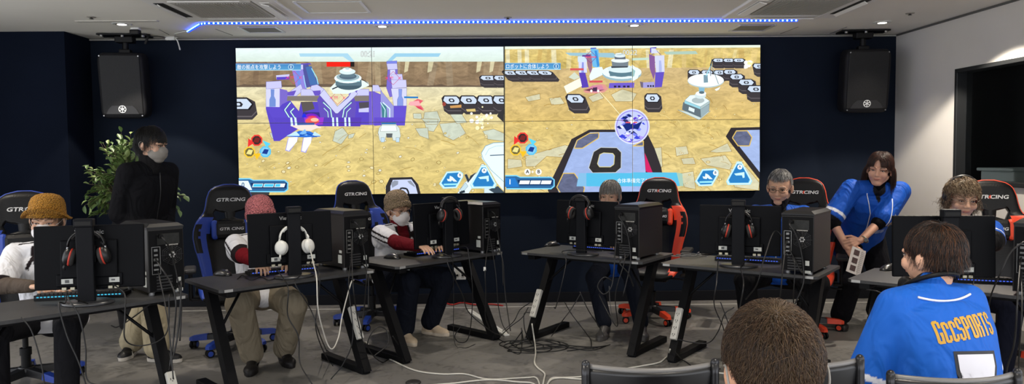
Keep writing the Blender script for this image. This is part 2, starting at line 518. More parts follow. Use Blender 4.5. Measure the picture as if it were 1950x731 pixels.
# ------------------------------------------------------------------ ceiling fittings
M_REFL = mat('polished_reflector', (235, 235, 235), 0.15, metal=1.0)
def downlight(i, p, label):
    t = empty('ceiling_downlight', (p.x, p.y, CEIL), 0, label, 'downlight', None)
    g = G(); g.lathe([(0.078, 0), (0.078, -0.006), (0.062, -0.009), (0.060, 0.0)], 32)
    g.obj('trim_ring', M_WHITEP, t)
    g = G(); g.lathe([(0.058, -0.008), (0.04, -0.0045), (0.0395, -0.0005), (0.059, -0.0005)], 32); g.obj('reflector', M_REFL, t)
    g = G(); g.lathe([(0.036, -0.010), (0.036, -0.0055), (0.001, -0.0055)], 24); g.obj('lens', emat('downlight_glow', (255, 246, 228), 9.0), t)
downlight(0, DL[0], 'round ceiling downlight above the left hanging loudspeaker')
downlight(1, DL[1], 'round ceiling downlight above the left half of the video wall')
downlight(2, DL[2], 'round ceiling downlight above the right half of the video wall')
downlight(3, DL[3], 'round ceiling downlight near the white wall, above the right loudspeaker')

def sensor(px, py, label, big=False):
    p = at_z(px, py, CEIL)
    t = empty('sprinkler_head', (p.x, p.y, CEIL), 0, label, 'sprinkler', None)
    g = G(); g.lathe([(0.036, 0), (0.034, -0.004), (0.02, -0.006), (0.001, -0.007)], 24); g.obj('plate', mat('sensor_grey', (150, 146, 138), 0.5), t)
    g = G(); g.lathe([(0.010, -0.006), (0.010, -0.014), (0.016, -0.015), (0.016, -0.018), (0.001, -0.018)], 16); g.obj('nozzle', mat('sensor_metal', (110, 108, 104), 0.3, metal=0.8), t)
sensor(174, 32, 'small grey sprinkler head on the ceiling at far left')
sensor(967, 33, 'small sprinkler head on the ceiling above the middle of the blue light strip')
sensor(1733, 25, 'small grey sprinkler head on the ceiling towards the white wall')

def ceil_rect(pts):
    P = [at_z(x, y, CEIL) for x, y in pts]
    x0 = (P[0].x + P[3].x) / 2; x1 = (P[1].x + P[2].x) / 2
    y1 = (P[0].y + P[1].y) / 2; y0 = (P[2].y + P[3].y) / 2
    return x0, x1, y0, y1
M_ACW = mat('air_conditioner_white', (232, 230, 226), 0.5)
M_ACG = mat('air_conditioner_grille', (176, 174, 168), 0.6)
def cassette(cx, yfar, label, side):
    w = 0.95
    t = empty('ceiling_air_conditioner', (cx, yfar - w / 2, CEIL), 0, label, 'air conditioner')
    g = G()
    for sx in (-1, 1):
        g.box((sx * (w / 2 - 0.085), 0, -0.012), (0.17, w, 0.024), 0.008)
        g.box((0, sx * (w / 2 - 0.085), -0.0125), (w - 0.34, 0.17, 0.025), 0.008)
    g.obj('panel', M_ACW, t)
    g = G(); g.box((0, 0, -0.014), (w - 0.36, w - 0.36, 0.028), 0.006)
    for k in range(-14, 15):
        g.box((k * 0.019, 0, -0.03), (0.006, w - 0.42, 0.006))
    g.obj('intake_grille', M_ACG, t)
    for k, (dx, dy, rz) in enumerate(((-1, 0, 90), (1, 0, 90), (0, -1, 0), (0, 1, 0))):
        dark = (dx == -side)
        o = empty('t', (0, 0, 0)); bpy.data.objects.remove(o)
        g = G(); Rz = Matrix.Rotation(R(rz), 4, 'Z')
        c = Vector((dx * (w / 2 - 0.09), dy * (w / 2 - 0.09), -0.02))
        g.box(c, (w - 0.42, 0.075, 0.014), 0.003, Rz)
        slot = g.obj('air_outlet', mat('outlet_black', (18, 18, 18), 0.6) if dark else M_ACW, t)
        g = G()
        tilt = Matrix.Rotation(R(rz), 4, 'Z') @ Matrix.Rotation(R(35 if dark else 12), 4, 'X')
        g.box(c + Vector((0, 0, -0.02)), (w - 0.44, 0.06 if not dark else 0.03, 0.006), 0.002, tilt)
        g.obj('louver', M_ACW, slot)
a = at_z(352, 36, CEIL); b = at_z(560, 36, CEIL)
cassette(a.x + 0.5, a.y, 'square four-way air conditioner in the ceiling on the left, cut by the top edge', 1)
c = at_z(1365, 31, CEIL)
cassette(at_z(1590, 31, CEIL).x - 0.5, c.y, 'square four-way air conditioner in the ceiling on the right, cut by the top edge', -1)

def hatch(pts, label, dark):
    x0, x1, y0, y1 = ceil_rect(pts)
    t = empty('ceiling_hatch', ((x0 + x1) / 2, (y0 + y1) / 2, CEIL), 0, label, 'ceiling hatch')
    g = G(); w, h = x1 - x0, y1 - y0
    for c, d in (((-w / 2, 0), (0.012, h)), ((w / 2, 0), (0.012, h)), ((0, -h / 2), (w, 0.012)), ((0, h / 2), (w, 0.012))):
        g.box((c[0], c[1], -0.004), (d[0] + 0.012, d[1], 0.008), 0.001)
    g.obj('frame', mat('hatch_frame', (214, 214, 212), 0.35, metal=0.4), t)
    g = G(); g.box((0, 0, -0.002), (w - 0.012, h - 0.012, 0.004)); g.obj('lid', M_CEIL if not dark else mat('vent_grey', (128, 126, 118), 0.8), t)
hatch([(455, 51), (524, 51), (543, 61), (474, 61)], 'small flat grey ceiling hatch beside the left air conditioner', True)
hatch([(1406, 47), (1472, 47), (1456, 58), (1392, 58)], 'small flat grey ceiling hatch beside the right air conditioner', True)
hatch([(556, 2), (680, 2), (710, 23), (590, 23)], 'large pale ceiling hatch right of the left air conditioner', False)

# ------------------------------------------------------------------ LED strip
path = [at_z(358, 57, CEIL), at_z(366, 52, CEIL), at_z(374, 47, CEIL), at_z(381, 43, CEIL), at_z(392, 41, CEIL), at_z(700, 43, CEIL), at_z(960, 43, CEIL), at_z(1240, 41, CEIL), at_z(1518, 36, CEIL)]
path = [Vector((p.x, p.y, CEIL - 0.008)) for p in path]
for q in path[4:]: q.y = (path[4].y + path[-1].y) / 2
strip = empty('led_light_strip', path[0], 0, 'glowing blue LED strip stuck along the ceiling above the video wall', 'light strip')
g = G()
for a, b in zip(path[:-1], path[1:]):
    a = a - path[0]; b = b - path[0]
    d = (b - a).normalized(); n = Vector((-d.y, d.x, 0)) * 0.007
    u = Vector((0, 0, -0.014))
    g.add([a - n, a + n, b + n, b - n, a - n + u, a + n + u, b + n + u, b - n + u], [(0, 1, 2, 3), (4, 7, 6, 5), (0, 4, 5, 1), (3, 2, 6, 7), (0, 3, 7, 4), (1, 5, 6, 2)])
g.obj('tape', emat('blue_led_glow', (8, 36, 255), 9.0), strip)
def along(path, step):
    out = []; carry = 0
    for a, b in zip(path[:-1], path[1:]):
        L = (b - a).length; t = carry
        while t < L:
            out.append(a + (b - a) * (t / L)); t += step
        carry = t - L
    return out
beads = along(path, 0.0385)
M_BEAD = emat('led_bead', (120, 190, 255), 9.0)
bm_ = G(); bm_.lathe([(0.0075, 0), (0.0075, -0.003), (0.004, -0.006), (0.001, -0.007)], 8, M=Matrix.Rotation(R(-70), 4, 'X')); bme = bm_.mesh('led_bead'); bme.materials.append(M_BEAD)
rest = G()
for i, p in enumerate(beads):
    if i < 100:
        o = bpy.data.objects.new('led_bead', bme); COL.objects.link(o); o.parent = strip; o.location = p - path[0] + Vector((0, -0.007, -0.006))
    else:
        rest.lathe([(0.0075, 0), (0.0075, -0.003), (0.004, -0.006), (0.001, -0.007)], 8, M=Matrix.Translation(p - path[0] + Vector((0, -0.007, -0.006))) @ Matrix.Rotation(R(-70), 4, 'X'))
rest.obj('led_beads', M_BEAD, strip, kind='stuff')
# controller and its leads
cq = at_z(324, 69, CEIL)
t = empty('led_controller', (cq.x, cq.y, CEIL), 0, 'small white LED strip controller taped to the ceiling edge with short leads', 'controller')
g = G(); g.box((0, 0, -0.02), (0.09, 0.03, 0.036), 0.005); g.obj('case', M_WHITEP, t)
g = G(); e1 = path[0] - Vector((cq.x, cq.y, CEIL)); g.tube([(0.033, 0, -0.01), (0.08, -0.02, -0.014), (0.13, e1.y * .6, -0.012), e1], 0.004, 8, per=6); g.obj('strip_lead', M_WHITEP, t)
g = G(); e2 = at_Y(342, 91, cq.y) - Vector((cq.x, cq.y, CEIL)); g.tube([(0.034, 0, -0.012), (e2.x * .75, 0, e2.z * .35), e2], 0.006, 8, per=6); g.cap(e2, e2 + Vector((0.003, 0, -0.015)), 0.007); g.obj('loose_lead', M_WHITEP, t)
ap = at_z(256, 52, CEIL)
t = empty('power_adapter', (ap.x, ap.y, CEIL), 0, 'black plug-in power adapter in a white ceiling socket with thin black wire', 'power adapter')
g = G(); g.box((0.0, 0.02, -0.012), (0.07, 0.05, 0.024), 0.005); g.obj('socket', M_WHITEP, t)
g = G(); g.box((0.012, -0.01, -0.045), (0.085, 0.06, 0.045), 0.012); g.obj('adapter_body', M_BLACK, t)
g = G(); e = cq - ap; g.tube([(0.05, -0.01, -0.05), (0.12, 0.02, -0.075), (e.x * .6, e.y * .6, -0.03), (e.x - 0.036, e.y, -0.012)], 0.0035, 8, per=8); g.obj('wire', M_BLACK, t)
tp = at_z(281, 65, CEIL)
g = G(); g.box((tp.x, tp.y, CEIL - 0.03), (0.02, 0.012, 0.13), 0.002, Matrix.Rotation(R(22), 4, 'Y')); g.obj('black_tape_tab', M_BLACK, label='strip of black tape sticking down from the ceiling beside the loudspeaker bracket', cat='tape')

# ------------------------------------------------------------------ loudspeakers
def loudspeaker(x0, x1, y0, y1, rz, label, blabel, brk):
    Y = 6.85
    A_ = at_Y(x0, y0, Y); B_ = at_Y(x1, y1, Y)
    w = B_.x - A_.x; h = A_.z - B_.z; cx = (A_.x + B_.x) / 2; cz = (A_.z + B_.z) / 2
    t = empty('loudspeaker', (cx, Y, cz - h / 2), rz, label, 'loudspeaker')
    tl = Matrix.Rotation(R(7), 4, 'X')          # tipped towards the audience
    Mt = Matrix.Translation((0, 0, h / 2)) @ tl
    M_SP = mat('speaker_shell', (26, 26, 29), 0.55, spec=0.2, bump=0.3, bscale=250)
    g = G(); g.M = Mt
    prof = []
    for (yy, sc) in ((0.0, 0.93), (0.012, 0.985), (0.03, 1.0), (0.16, 1.0), (0.30, 0.72), (0.315, 0.68)):
        ring = []
        for k in range(48):
            a = 2 * PI * k / 48; c_, s_ = math.cos(a), math.sin(a)
            e = 0.22
            ring.append((math.copysign(abs(c_) ** e, c_) * w / 2 * sc, yy, math.copysign(abs(s_) ** e, s_) * h / 2 * (sc if yy < 0.1 else (sc * 0.4 + 0.6))))
        prof.append(ring)
    g.loft(prof); g.obj('cabinet', M_SP, t)
    # perforated grille set into the front
    mgr = MATS.get('speaker_grille')
    if not mgr:
        mgr = mat('speaker_grille', (30, 30, 32), 0.5, spec=0.2)
        N = mgr.node_tree.nodes; L = mgr.node_tree.links
        tc = N.new('ShaderNodeTexCoord'); vo = N.new('ShaderNodeTexVoronoi'); vo.inputs['Scale'].default_value = 260; vo.inputs['Randomness'].default_value = 1
        L.new(tc.outputs['Object'], vo.inputs['Vector'])
        r_ = N.new('ShaderNodeValToRGB'); r_.color_ramp.elements[0].position = 0.25; r_.color_ramp.elements[1].position = 0.4
        r_.color_ramp.elements[0].color = (0.004, 0.004, 0.004, 1); r_.color_ramp.elements[1].color = (0.016, 0.016, 0.017, 1)
        L.new(vo.outputs['Distance'], r_.inputs['Fac']); L.new(r_.outputs['Color'], N['Principled BSDF'].inputs['Base Color'])
    g = G(); g.M = Mt; g.box((0, -0.004, 0.01), (w * 0.88, 0.016, h * 0.9), 0.012); g.obj('grille', mgr, t)
    g = G(); g.M = Mt
    lo = -h / 2 + 0.045
    g.prism([(-w * .36, lo), (w * .36, lo), (w * .30, lo + 0.045), (0.09, lo + 0.075), (-0.09, lo + 0.075), (-w * .30, lo + 0.045)], Matrix.Translation((0, -0.010, 0)) @ FACE, 0.008)
    g.obj('badge_panel', mat('speaker_badge_panel', (30, 30, 32), 0.45), t)
    g = G(); g.M = Mt; zc_ = lo + 0.045; r_ = 0.034
    Mf = Matrix.Translation((0, -0.020, zc_)) @ FACE
    for (ra, rb) in ((r_, r_ * 0.84),):
        n = 40; vs = []; fs = []
        for k in range(n):
            a = 2 * PI * k / n
            for rr in (ra, rb):
                vs.append(Mf @ Vector((rr * math.cos(a), rr * math.sin(a), 0)))
        for k in range(n):
            j = (k + 1) % n; fs.append((2 * k, 2 * j, 2 * j + 1, 2 * k + 1))
        g.add(vs, fs)
    for k in range(6):            # three crossed tuning forks
        a = PI / 2 + k * PI / 3
        g.box(Mf @ Vector((math.cos(a) * r_ * .42, math.sin(a) * r_ * .42, 0.0)), (0.006, 0.002, r_ * .84), 0, Matrix.Rotation(-(a - PI / 2), 4, 'Y'))
    g.obj('badge', mat('badge_silver', (225, 228, 228), 0.3, spec=0.6), t)
    for sx in (-1, 1):
        for sz in (-1, 1):
            g = G(); g.M = Mt; g.cyl((sx * w * .42, -0.014, sz * h * .45), (sx * w * .42, -0.006, sz * h * .45), 0.006, n=10)
            g.obj('screw', mat('screw_steel', (150, 150, 150), 0.3, metal=0.9), t)
    # bracket
    b = empty('speaker_bracket', (cx + brk, Y + 0.1, CEIL), rz, blabel, 'bracket')
    g = G(); g.box((0, 0, -0.012), (0.44, 0.18, 0.014), 0.003); g.obj('ceiling_plate', M_BLACKM, b)
    g = G(); bot = CEIL - (cz + h / 2) + 0.03
    g.cyl((0, 0, -0.019), (0, 0, -bot + 0.06), 0.026, n=18); g.box((0, 0.0, -0.05), (0.16, 0.1, 0.06), 0.01); g.box((0, 0, -bot + 0.05), (0.1, 0.07, 0.05), 0.008); g.box((0, 0.0, -bot + 0.02), (0.05, 0.05, 0.06), 0.006)
    g.obj('drop_pole', M_BLACKM, b)
    for dx in (-0.18, 0.0, 0.18):
        g = G(); g.cyl((dx, -0.07, -0.019), (dx, -0.07, -0.035), 0.016, n=8)
        g.obj('bolt', mat('bolt_steel', (170, 170, 165), 0.3, metal=0.9), b)
loudspeaker(187, 275, 101, 226, R(6), 'black hanging loudspeaker on the left above the masked man in black', 'black ceiling bracket holding the left loudspeaker', 0.0)
loudspeaker(1611, 1693, 94, 215, R(-5), 'black hanging loudspeaker on the right beside the white wall', 'black ceiling bracket holding the right loudspeaker', 0.0)

# wall socket under the video wall, red lead and pale ramp on the floor
p = at_Y(876, 520, D_WALL)
t = empty('wall_socket', (p.x, D_WALL, p.z), 0, 'white double wall socket low on the navy wall', 'wall socket')
g = G(); g.box((0, -0.006, 0), (0.115, 0.012, 0.125), 0.003); g.obj('plate', M_WHITEP, t)
for dx in (-0.026, 0.026):
    g = G(); g.box((dx, -0.014, 0), (0.04, 0.008, 0.085), 0.003); s_ = g.obj('socket_insert', mat('socket_cream', (190, 188, 178), 0.5), t)
    g = G(); g.box((dx, -0.022, -0.018), (0.02, 0.012, 0.02), 0.002); g.obj('plug_pin_slot', M_BLACK, s_)
# ================================================================== VIDEO WALL
YS = D_WALL - 0.075
TL, TR, BR, BL = (447, 91), (1448, 86), (1445, 363), (457, 372)
cs = [at_Y(*q, YS) for q in (TL, TR, BR, BL)]
SX0 = (cs[0].x + cs[3].x) / 2; SX1 = (cs[1].x + cs[2].x) / 2
SZ1 = (cs[0].z + cs[1].z) / 2; SZ0 = (cs[2].z + cs[3].z) / 2
def s_map(px, py):
    u = (px - TL[0]) / (TR[0] - TL[0])
    for _ in range(3):
        yt = TL[1] + (TR[1] - TL[1]) * u; yb = BL[1] + (BR[1] - BL[1]) * u
        v = (py - yt) / (yb - yt)
        xl = TL[0] + (BL[0] - TL[0]) * v; xr = TR[0] + (BR[0] - TR[0]) * v
        u = (px - xl) / (xr - xl)
    return Vector((SX0 + (SX1 - SX0) * u, 0, SZ1 + (SZ0 - SZ1) * v))
SOUP = []          # (verts px, faces, colour or (top, bottom, ytop, ybottom), noise)
def P(pts, col, noise=0.0, faces=None):
    SOUP.append(([tuple(p) for p in pts], faces or [tuple(range(len(pts)))], col, noise))
ORG = {1: (440, 75), 2: (700, 75), 3: (440, 225), 4: (700, 225), 5: (950, 75), 6: (1200, 75), 7: (950, 225), 8: (1200, 225)}
K = 260 / 1188
def Z(k, pts): return [(ORG[k][0] + x * K, ORG[k][1] + y * K) for x, y in pts]
def ZP(k, pts, col, noise=0.0): P(Z(k, pts), col, noise)
def line(k, pts, w, col):
    q = Z(k, pts) if k else pts
    for (x0, y0), (x1, y1) in zip(q[:-1], q[1:]):
        L = math.hypot(x1 - x0, y1 - y0) or 1; nx, ny = -(y1 - y0) / L * w / 2, (x1 - x0) / L * w / 2
        P([(x0 + nx, y0 + ny), (x1 + nx, y1 + ny), (x1 - nx, y1 - ny), (x0 - nx, y0 - ny)], col)
def outl(k, pts, col, line_col, w=1.0, noise=0.0):
    ZP(k, pts, col, noise); line(k, list(pts) + [pts[0]], w, line_col)
def el(k, cx, cy, rx, ry=None, col=(255, 255, 255), n=20, noise=0.0, rot=0):
    ry = ry or rx
    ZP(k, [(cx + rx * math.cos(2 * PI * i / n + rot), cy + ry * math.sin(2 * PI * i / n + rot)) for i in range(n)], col, noise)
def stext(body, px, py, hpx, col, sx=1.0, off=0.0, align='LEFT', shear=0.0, tilt=0.0):
    vs, fs = text_mesh(body, hpx, 0, off, align)
    pts = [(px + v.x * sx + v.y * shear, py - v.y + v.x * sx * tilt) for v in vs]
    P(pts, col, 0.0, fs)
def grad(c0, c1, y0, y1): return (c0, c1, y0, y1)

DK = (52, 48, 52); PU = (88, 70, 190); PUL = (196, 196, 236); PUM = (140, 130, 214); WH = (240, 250, 255); CY = (150, 225, 240); BLU = (40, 130, 205)
rs = random.Random(3)
# ---- left game: sky, canyon, sand
P([(440, 86), (957, 84), (957, 122), (440, 122)], grad((226, 240, 240), (205, 222, 208), 90, 120), 0.10)
ZP(1, [(580, 120), (1000, 120), (1060, 190), (1020, 190), (960, 148), (590, 148)], (165, 208, 228))
ZP(2, [(220, 120), (620, 120), (600, 150), (235, 150), (190, 190), (150, 190)], (150, 200, 225))
P([(440, 117), (957, 117), (957, 166), (440, 166)], grad((150, 128, 100), (134, 112, 88), 117, 165), 0.6)
x = 448
while x < 955:                               # strata: leaning facets of the rock face
    w = rs.uniform(5, 16); s_ = rs.uniform(-6, 10)
    c = rs.choice([(156, 136, 108), (136, 115, 90), (148, 130, 106), (164, 146, 116), (130, 108, 86)])
    P([(x + s_, 117), (x + s_ + w, 117), (x + w, 163), (x, 163)], c, 0.5); x += w + rs.uniform(4, 26)
for (a, b) in ((768, 8), (812, 10), (905, 9), (930, 8)):
    P([(a, 117), (a + b, 117), (a + b * .6, 135), (a - 2, 138)], (205, 196, 160), 0.3)
pts = [(440, 160)]
xx = 440
while xx < 957: pts.append((xx, 161 + rs.uniform(-2, 2))); xx += 12
pts += [(957, 161), (957, 167)]
xx = 957
while xx > 440: pts.append((xx, 166 + rs.uniform(-1, 1.5))); xx -= 14
pts.append((440, 166))
P(pts, (104, 88, 74), 0.3)
P([(440, 165), (957, 165), (957, 236), (440, 236)], grad((220, 212, 176), (212, 196, 140), 165, 236), 0.45)
P([(440, 236), (957, 236), (957, 376), (440, 376)], grad((212, 194, 132), (210, 188, 116), 236, 372), 0.5)
# flagstones
for k, q in ((2, [(380, 640), (450, 640), (460, 690), (385, 685)]), (2, [(480, 630), (590, 620), (620, 700), (560, 800), (500, 790), (470, 690)]),
             (4, [(610, 45), (780, 30), (840, 130), (730, 190), (650, 150)]), (4, [(450, 0), (600, 5), (590, 50), (500, 50)]), (4, [(400, 85), (510, 80), (520, 180), (440, 150)]),
             (4, [(985, 110), (1080, 90), (1175, 130), (1175, 200), (1030, 180)]), (3, [(895, 110), (960, 75), (1010, 140), (950, 225), (875, 195)]), (3, [(1010, 140), (1070, 125), (1050, 165), (1010, 175)]),
             (3, [(330, 120), (420, 130), (400, 190), (350, 170)]), (2, [(700, 650), (800, 640), (850, 720), (760, 730)])):
    outl(k, q, (196, 204, 186), (150, 130, 84), 0.8, 0.25)
for i in range(150):                        # pebbles, over the open sand
    kx = rs.uniform(455, 950); ky = rs.uniform(175, 366)
    sc = 0.4 + (ky - 170) / 200
    if 505 < kx < 775 and ky < 240: continue
    r1 = rs.uniform(1.0, 3.4) * sc; r2 = r1 * rs.uniform(.45, .8); a0 = rs.uniform(-.6, .3)
    ring = lambda f: [(kx + math.cos(t) * r1 * f * math.cos(a0) - math.sin(t) * r2 * f * math.sin(a0), ky + math.cos(t) * r1 * f * math.sin(a0) + math.sin(t) * r2 * f * math.cos(a0)) for t in [2 * PI * j / 10 for j in range(10)]]
    P(ring(1.25), (150, 122, 66)); P(ring(0.95), rs.choice([(226, 216, 170), (208, 192, 126), (222, 222, 200)]))
for i in range(46):                          # furrows in the sand
    kx = rs.uniform(450, 940); ky = rs.uniform(245, 366); L = rs.uniform(10, 40)
    a0 = -0.75 if kx < 700 else rs.uniform(-.6, .9)
    line(None, [(kx, ky), (kx + L * .5 * math.cos(a0), ky + L * .5 * math.sin(a0) + 1), (kx + L * math.cos(a0 + .15), ky + L * math.sin(a0 + .15))], rs.uniform(.5, 1.1), rs.choice([(180, 150, 78), (226, 208, 142), (176, 148, 84)]))

def pad(k, cx, cy, w, h, d, tilt=0.0):
    """stacked octagonal block: white lid on a dark body"""
    T = lambda pts: [(cx + x * w + y * tilt * h, cy + y * h) for x, y in pts]
    body = [(-.5, -.25), (-.32, -.55), (.32, -.55), (.56, -.2), (.56, .2 + d), (.36, .62 + d), (-.36, .62 + d), (-.56, .25 + d)]
    ZP(k, T(body), (62, 58, 62))
    ZP(k, T([(-.55, .25 + d * .5), (-.36, .62 + d * .5), (.36, .62 + d * .5), (.55, .2 + d * .5), (.55, .3 + d * .5), (.36, .72 + d * .5), (-.36, .72 + d * .5), (-.55, .35 + d * .5)]), (100, 94, 98))
    ZP(k, T([(-.5, 0), (-.36, -.48), (.36, -.48), (.5, 0), (.34, .45), (-.34, .45)]), (34, 32, 36))
    ZP(k, T([(-.44, 0), (-.31, -.42), (.31, -.42), (.44, 0), (.29, .37), (-.29, .37)]), (200, 214, 232))
    ZP(k, T([(-.16, 0), (-.1, -.2), (.1, -.2), (.16, 0), (.1, .2), (-.1, .2)]), (44, 44, 50))
    ZP(k, T([(-.08, 0), (-.05, -.1), (.05, -.1), (.08, 0), (.05, .1), (-.05, .1)]), (200, 214, 232))
pad(2, 1030, 335, 150, 46, 1.2, .3); pad(2, 1140, 335, 130, 46, 1.2, .3)
for cx in (715, 865, 1015, 1150): pad(2, cx, 528, 165, 80, 0.9, .3)
ZP(2, [(700, 575), (800, 565), (800, 590), (705, 595)], (200, 150, 90)); ZP(2, [(840, 605), (920, 600), (925, 625), (850, 625)], (214, 190, 120)); el(2, 650, 560, 16, 18, (150, 70, 60))
pad(1, 60, 560, 270, 110, 0.6, .2)
ZP(2, [(1120, 640), (1168, 600), (1168, 720), (1110, 665)], (56, 54, 56))
# ---- fortress
ZP(1, [(610, 220), (660, 215), (760, 390), (640, 420)], (80, 84, 150)); ZP(1, [(640, 240), (690, 230), (740, 390), (680, 395)], (70, 110, 170)); line(1, [(690, 250), (735, 330), (748, 388)], 1.6, CY)
ZP(1, [(520, 220), (616, 212), (618, 260), (520, 268)], PUL); ZP(1, [(522, 262), (616, 258), (650, 430), (560, 420)], PUM); ZP(1, [(555, 262), (585, 262), (600, 400), (575, 400)], (110, 140, 220))
line(1, [(622, 310), (630, 360), (645, 420)], 1.2, CY); ZP(1, [(570, 210), (675, 205), (690, 216), (580, 218)], PU)
ZP(1, [(385, 310), (500, 300), (500, 345), (390, 350)], PUL); ZP(1, [(390, 325), (500, 322), (500, 345), (390, 350)], PU)
ZP(1, [(300, 420), (430, 430), (600, 640), (600, 760), (420, 880), (370, 880), (300, 600)], PU)
outl(1, [(300, 365), (430, 358), (436, 420), (300, 428)], PUL, (90, 80, 150), .5); ZP(1, [(300, 428), (418, 424), (418, 585), (302, 582)], (206, 208, 240))
ZP(1, [(340, 430), (372, 430), (370, 490), (384, 520), (384, 582), (330, 582), (330, 520), (342, 490)], (112, 140, 206))
ZP(1, [(418, 424), (480, 440), (520, 520), (440, 560), (418, 585)], (120, 104, 196))
ZP(1, [(300, 585), (418, 585), (560, 730), (520, 740), (420, 740), (370, 700)], (92, 74, 196))
ZP(1, [(600, 540), (830, 540), (900, 740), (560, 740)], PU); ZP(1, [(1030, 530), (1188, 530), (1188, 740), (1010, 740)], PU)
for k, q in ((1, [(485, 490), (780, 488), (770, 535), (480, 530)]), (1, [(1030, 490), (1188, 486), (1188, 535), (1030, 535)]), (2, [(0, 486), (110, 486), (110, 535), (0, 535)])):
    ZP(k, q, (126, 118, 112))
for q in ([(520, 440), (600, 385), (620, 440), (560, 490), (480, 490)], [(600, 430), (700, 430), (790, 486), (600, 486)], [(690, 400), (740, 390), (800, 430), (780, 490), (680, 430)], [(1040, 400), (1090, 392), (1090, 440), (1040, 488), (1010, 480)], [(1090, 430), (1188, 430), (1188, 486), (1070, 486)]):
    outl(1, q, PUL, (90, 80, 160), .5)
for q in ([(485, 455), (560, 440), (540, 486), (485, 486)], [(1020, 450), (1090, 440), (1060, 486), (1015, 486)], [(700, 445), (770, 440), (770, 486), (720, 486)]): ZP(1, q, (104, 84, 190))
ZP(1, [(600, 540), (700, 538), (720, 600), (620, 630)], (90, 84, 84)); ZP(1, [(620, 630), (800, 630), (840, 740), (600, 740)], (60, 50, 130)); ZP(1, [(1100, 545), (1188, 540), (1188, 620), (1110, 620)], (80, 76, 84)); ZP(1, [(1100, 600), (1188, 590), (1188, 630), (1100, 630)], PUL)
el(1, 690, 700, 80, 60, (120, 40, 190)); el(1, 700, 705, 60, 45, (220, 60, 90)); el(1, 710, 700, 38, 25, (255, 170, 140)); el(1, 630, 680, 20, 40, (40, 50, 220)); el(1, 790, 680, 26, 45, (60, 60, 210))
ZP(1, [(790, 440), (915, 580), (1040, 460), (1080, 560), (1060, 740), (780, 740), (740, 520)], (98, 80, 180))
outl(1, [(760, 480), (800, 430), (915, 580), (1010, 500), (1050, 430), (1090, 470), (920, 640), (900, 640)], (200, 202, 236), (84, 76, 150), .5)
for s_ in (-1, 1):
    for j, (o1, o2) in enumerate(((150, 60), (85, 62))):
        c0 = 915 + s_ * o1
        line(1, [(915 + s_ * (125 if j == 0 else 115), 540 + 46 * j), (915 + s_ * (60 if j == 0 else 82), 600 + 10 * j), (915 + s_ * (38 if j == 0 else 72), 740)] if j == 0 else [(915 + s_ * 118, 590), (915 + s_ * 84, 625), (915 + s_ * 72, 740)], 3.2 if j == 0 else 2.2, (64, 110, 130))
        line(1, [(915 + s_ * (122 if j == 0 else 112), 545 + 46 * j), (915 + s_ * (58 if j == 0 else 80), 604 + 10 * j), (915 + s_ * (36 if j == 0 else 70), 740)] if j == 0 else [(915 + s_ * 116, 594), (915 + s_ * 82, 628), (915 + s_ * 70, 740)], 1.7 if j == 0 else 1.2, (205, 245, 248))
for off in (0, 50):
    line(1, [(512 + off * .6, 545 + off), (462 + off, 610 + off * .3), (545 + off, 745)], 3.4, (56, 96, 120)); line(1, [(512 + off * .6, 545 + off), (462 + off, 610 + off * .3), (545 + off, 745)], 1.8, (205, 245, 248))
# lower run of the fortress in the bottom panels
ZP(3, [(360, -10), (510, -10), (560, 65), (410, 62)], PU); ZP(3, [(560, -10), (1125, -10), (1115, 68), (560, 66)], (86, 62, 176))
for a in (510, 545, 870, 905, 975, 1010): ZP(3, [(a, -10), (a + 16, -10), (a + 28 if a < 600 else a + 20, 66), (a + 8 if a < 600 else a + 4, 66)], (214, 246, 250))
ZP(3, [(630, -10), (800, -10), (790, 50), (640, 60)], (150, 60, 200)); el(3, 700, 20, 60, 30, (240, 90, 90)); el(3, 720, 10, 34, 16, (255, 190, 160))
# right tower of the left game
for q, c in (([(150, 205), (240, 205), (245, 260), (160, 262)], PUL), ([(160, 262), (245, 258), (250, 480), (180, 500), (150, 420)], (120, 106, 200)), ([(180, 262), (225, 260), (228, 330), (180, 330)], (206, 208, 240)),
             ([(195, 300), (285, 300), (292, 350), (190, 350)], PUL), ([(190, 350), (320, 350), (325, 415), (200, 425)], (200, 200, 236)), ([(190, 425), (325, 420), (325, 580), (215, 580)], (206, 208, 240)),
             ([(255, 430), (285, 430), (282, 490), (295, 520), (295, 580), (245, 580), (245, 520), (258, 490)], (130, 150, 220)), ([(215, 575), (325, 575), (310, 745), (205, 745)], (98, 80, 200)), ([(150, 190), (240, 185), (240, 208), (150, 210)], (120, 130, 220)),
             ([(30, 395), (80, 395), (110, 450), (30, 450)], PUL), ([(0, 450), (40, 450), (110, 480), (100, 740), (40, 740), (0, 740)], (110, 92, 200)), ([(100, 440), (215, 580), (215, 740), (100, 740)], (150, 150, 214)), ([(105, 545), (150, 580), (165, 740), (120, 740)], (70, 130, 140))):
    outl(2, q, c, (84, 76, 150), .4)
line(2, [(100, 545), (140, 610), (135, 700)], 1.4, (205, 245, 248)); line(2, [(120, 545), (180, 600), (180, 700)], 1.8, (215, 248, 250)); ZP(3, [(1188 - 0, -10), (1188, 60)] + [(1188, 60)], PU)
ZP(4, [(45, -10), (310, -10), (300, 50), (45, 62)], (96, 76, 196))
# target brackets
for k, cx, cy, r_ in ((1, 540, 330, 55), (1, 918, 505, 58), (2, 208, 335, 58)):
    q = [(cx - r_, cy), (cx, cy - r_), (cx + r_, cy), (cx, cy + r_), (cx - r_, cy)]
    line(k, q, .7, (190, 50, 110)); stext('!!!', ORG[k][0] + (cx - 34) * K, ORG[k][1] + cy * K, 8, (235, 60, 110), 1.2, 0.1)
    line(k, [(cx - 70, cy - 10), (cx - 45, cy), (cx - 70, cy + 10)], .8, (235, 70, 120)); line(k, [(cx + 70, cy - 10), (cx + 45, cy), (cx + 70, cy + 10)], .8, (235, 70, 120))
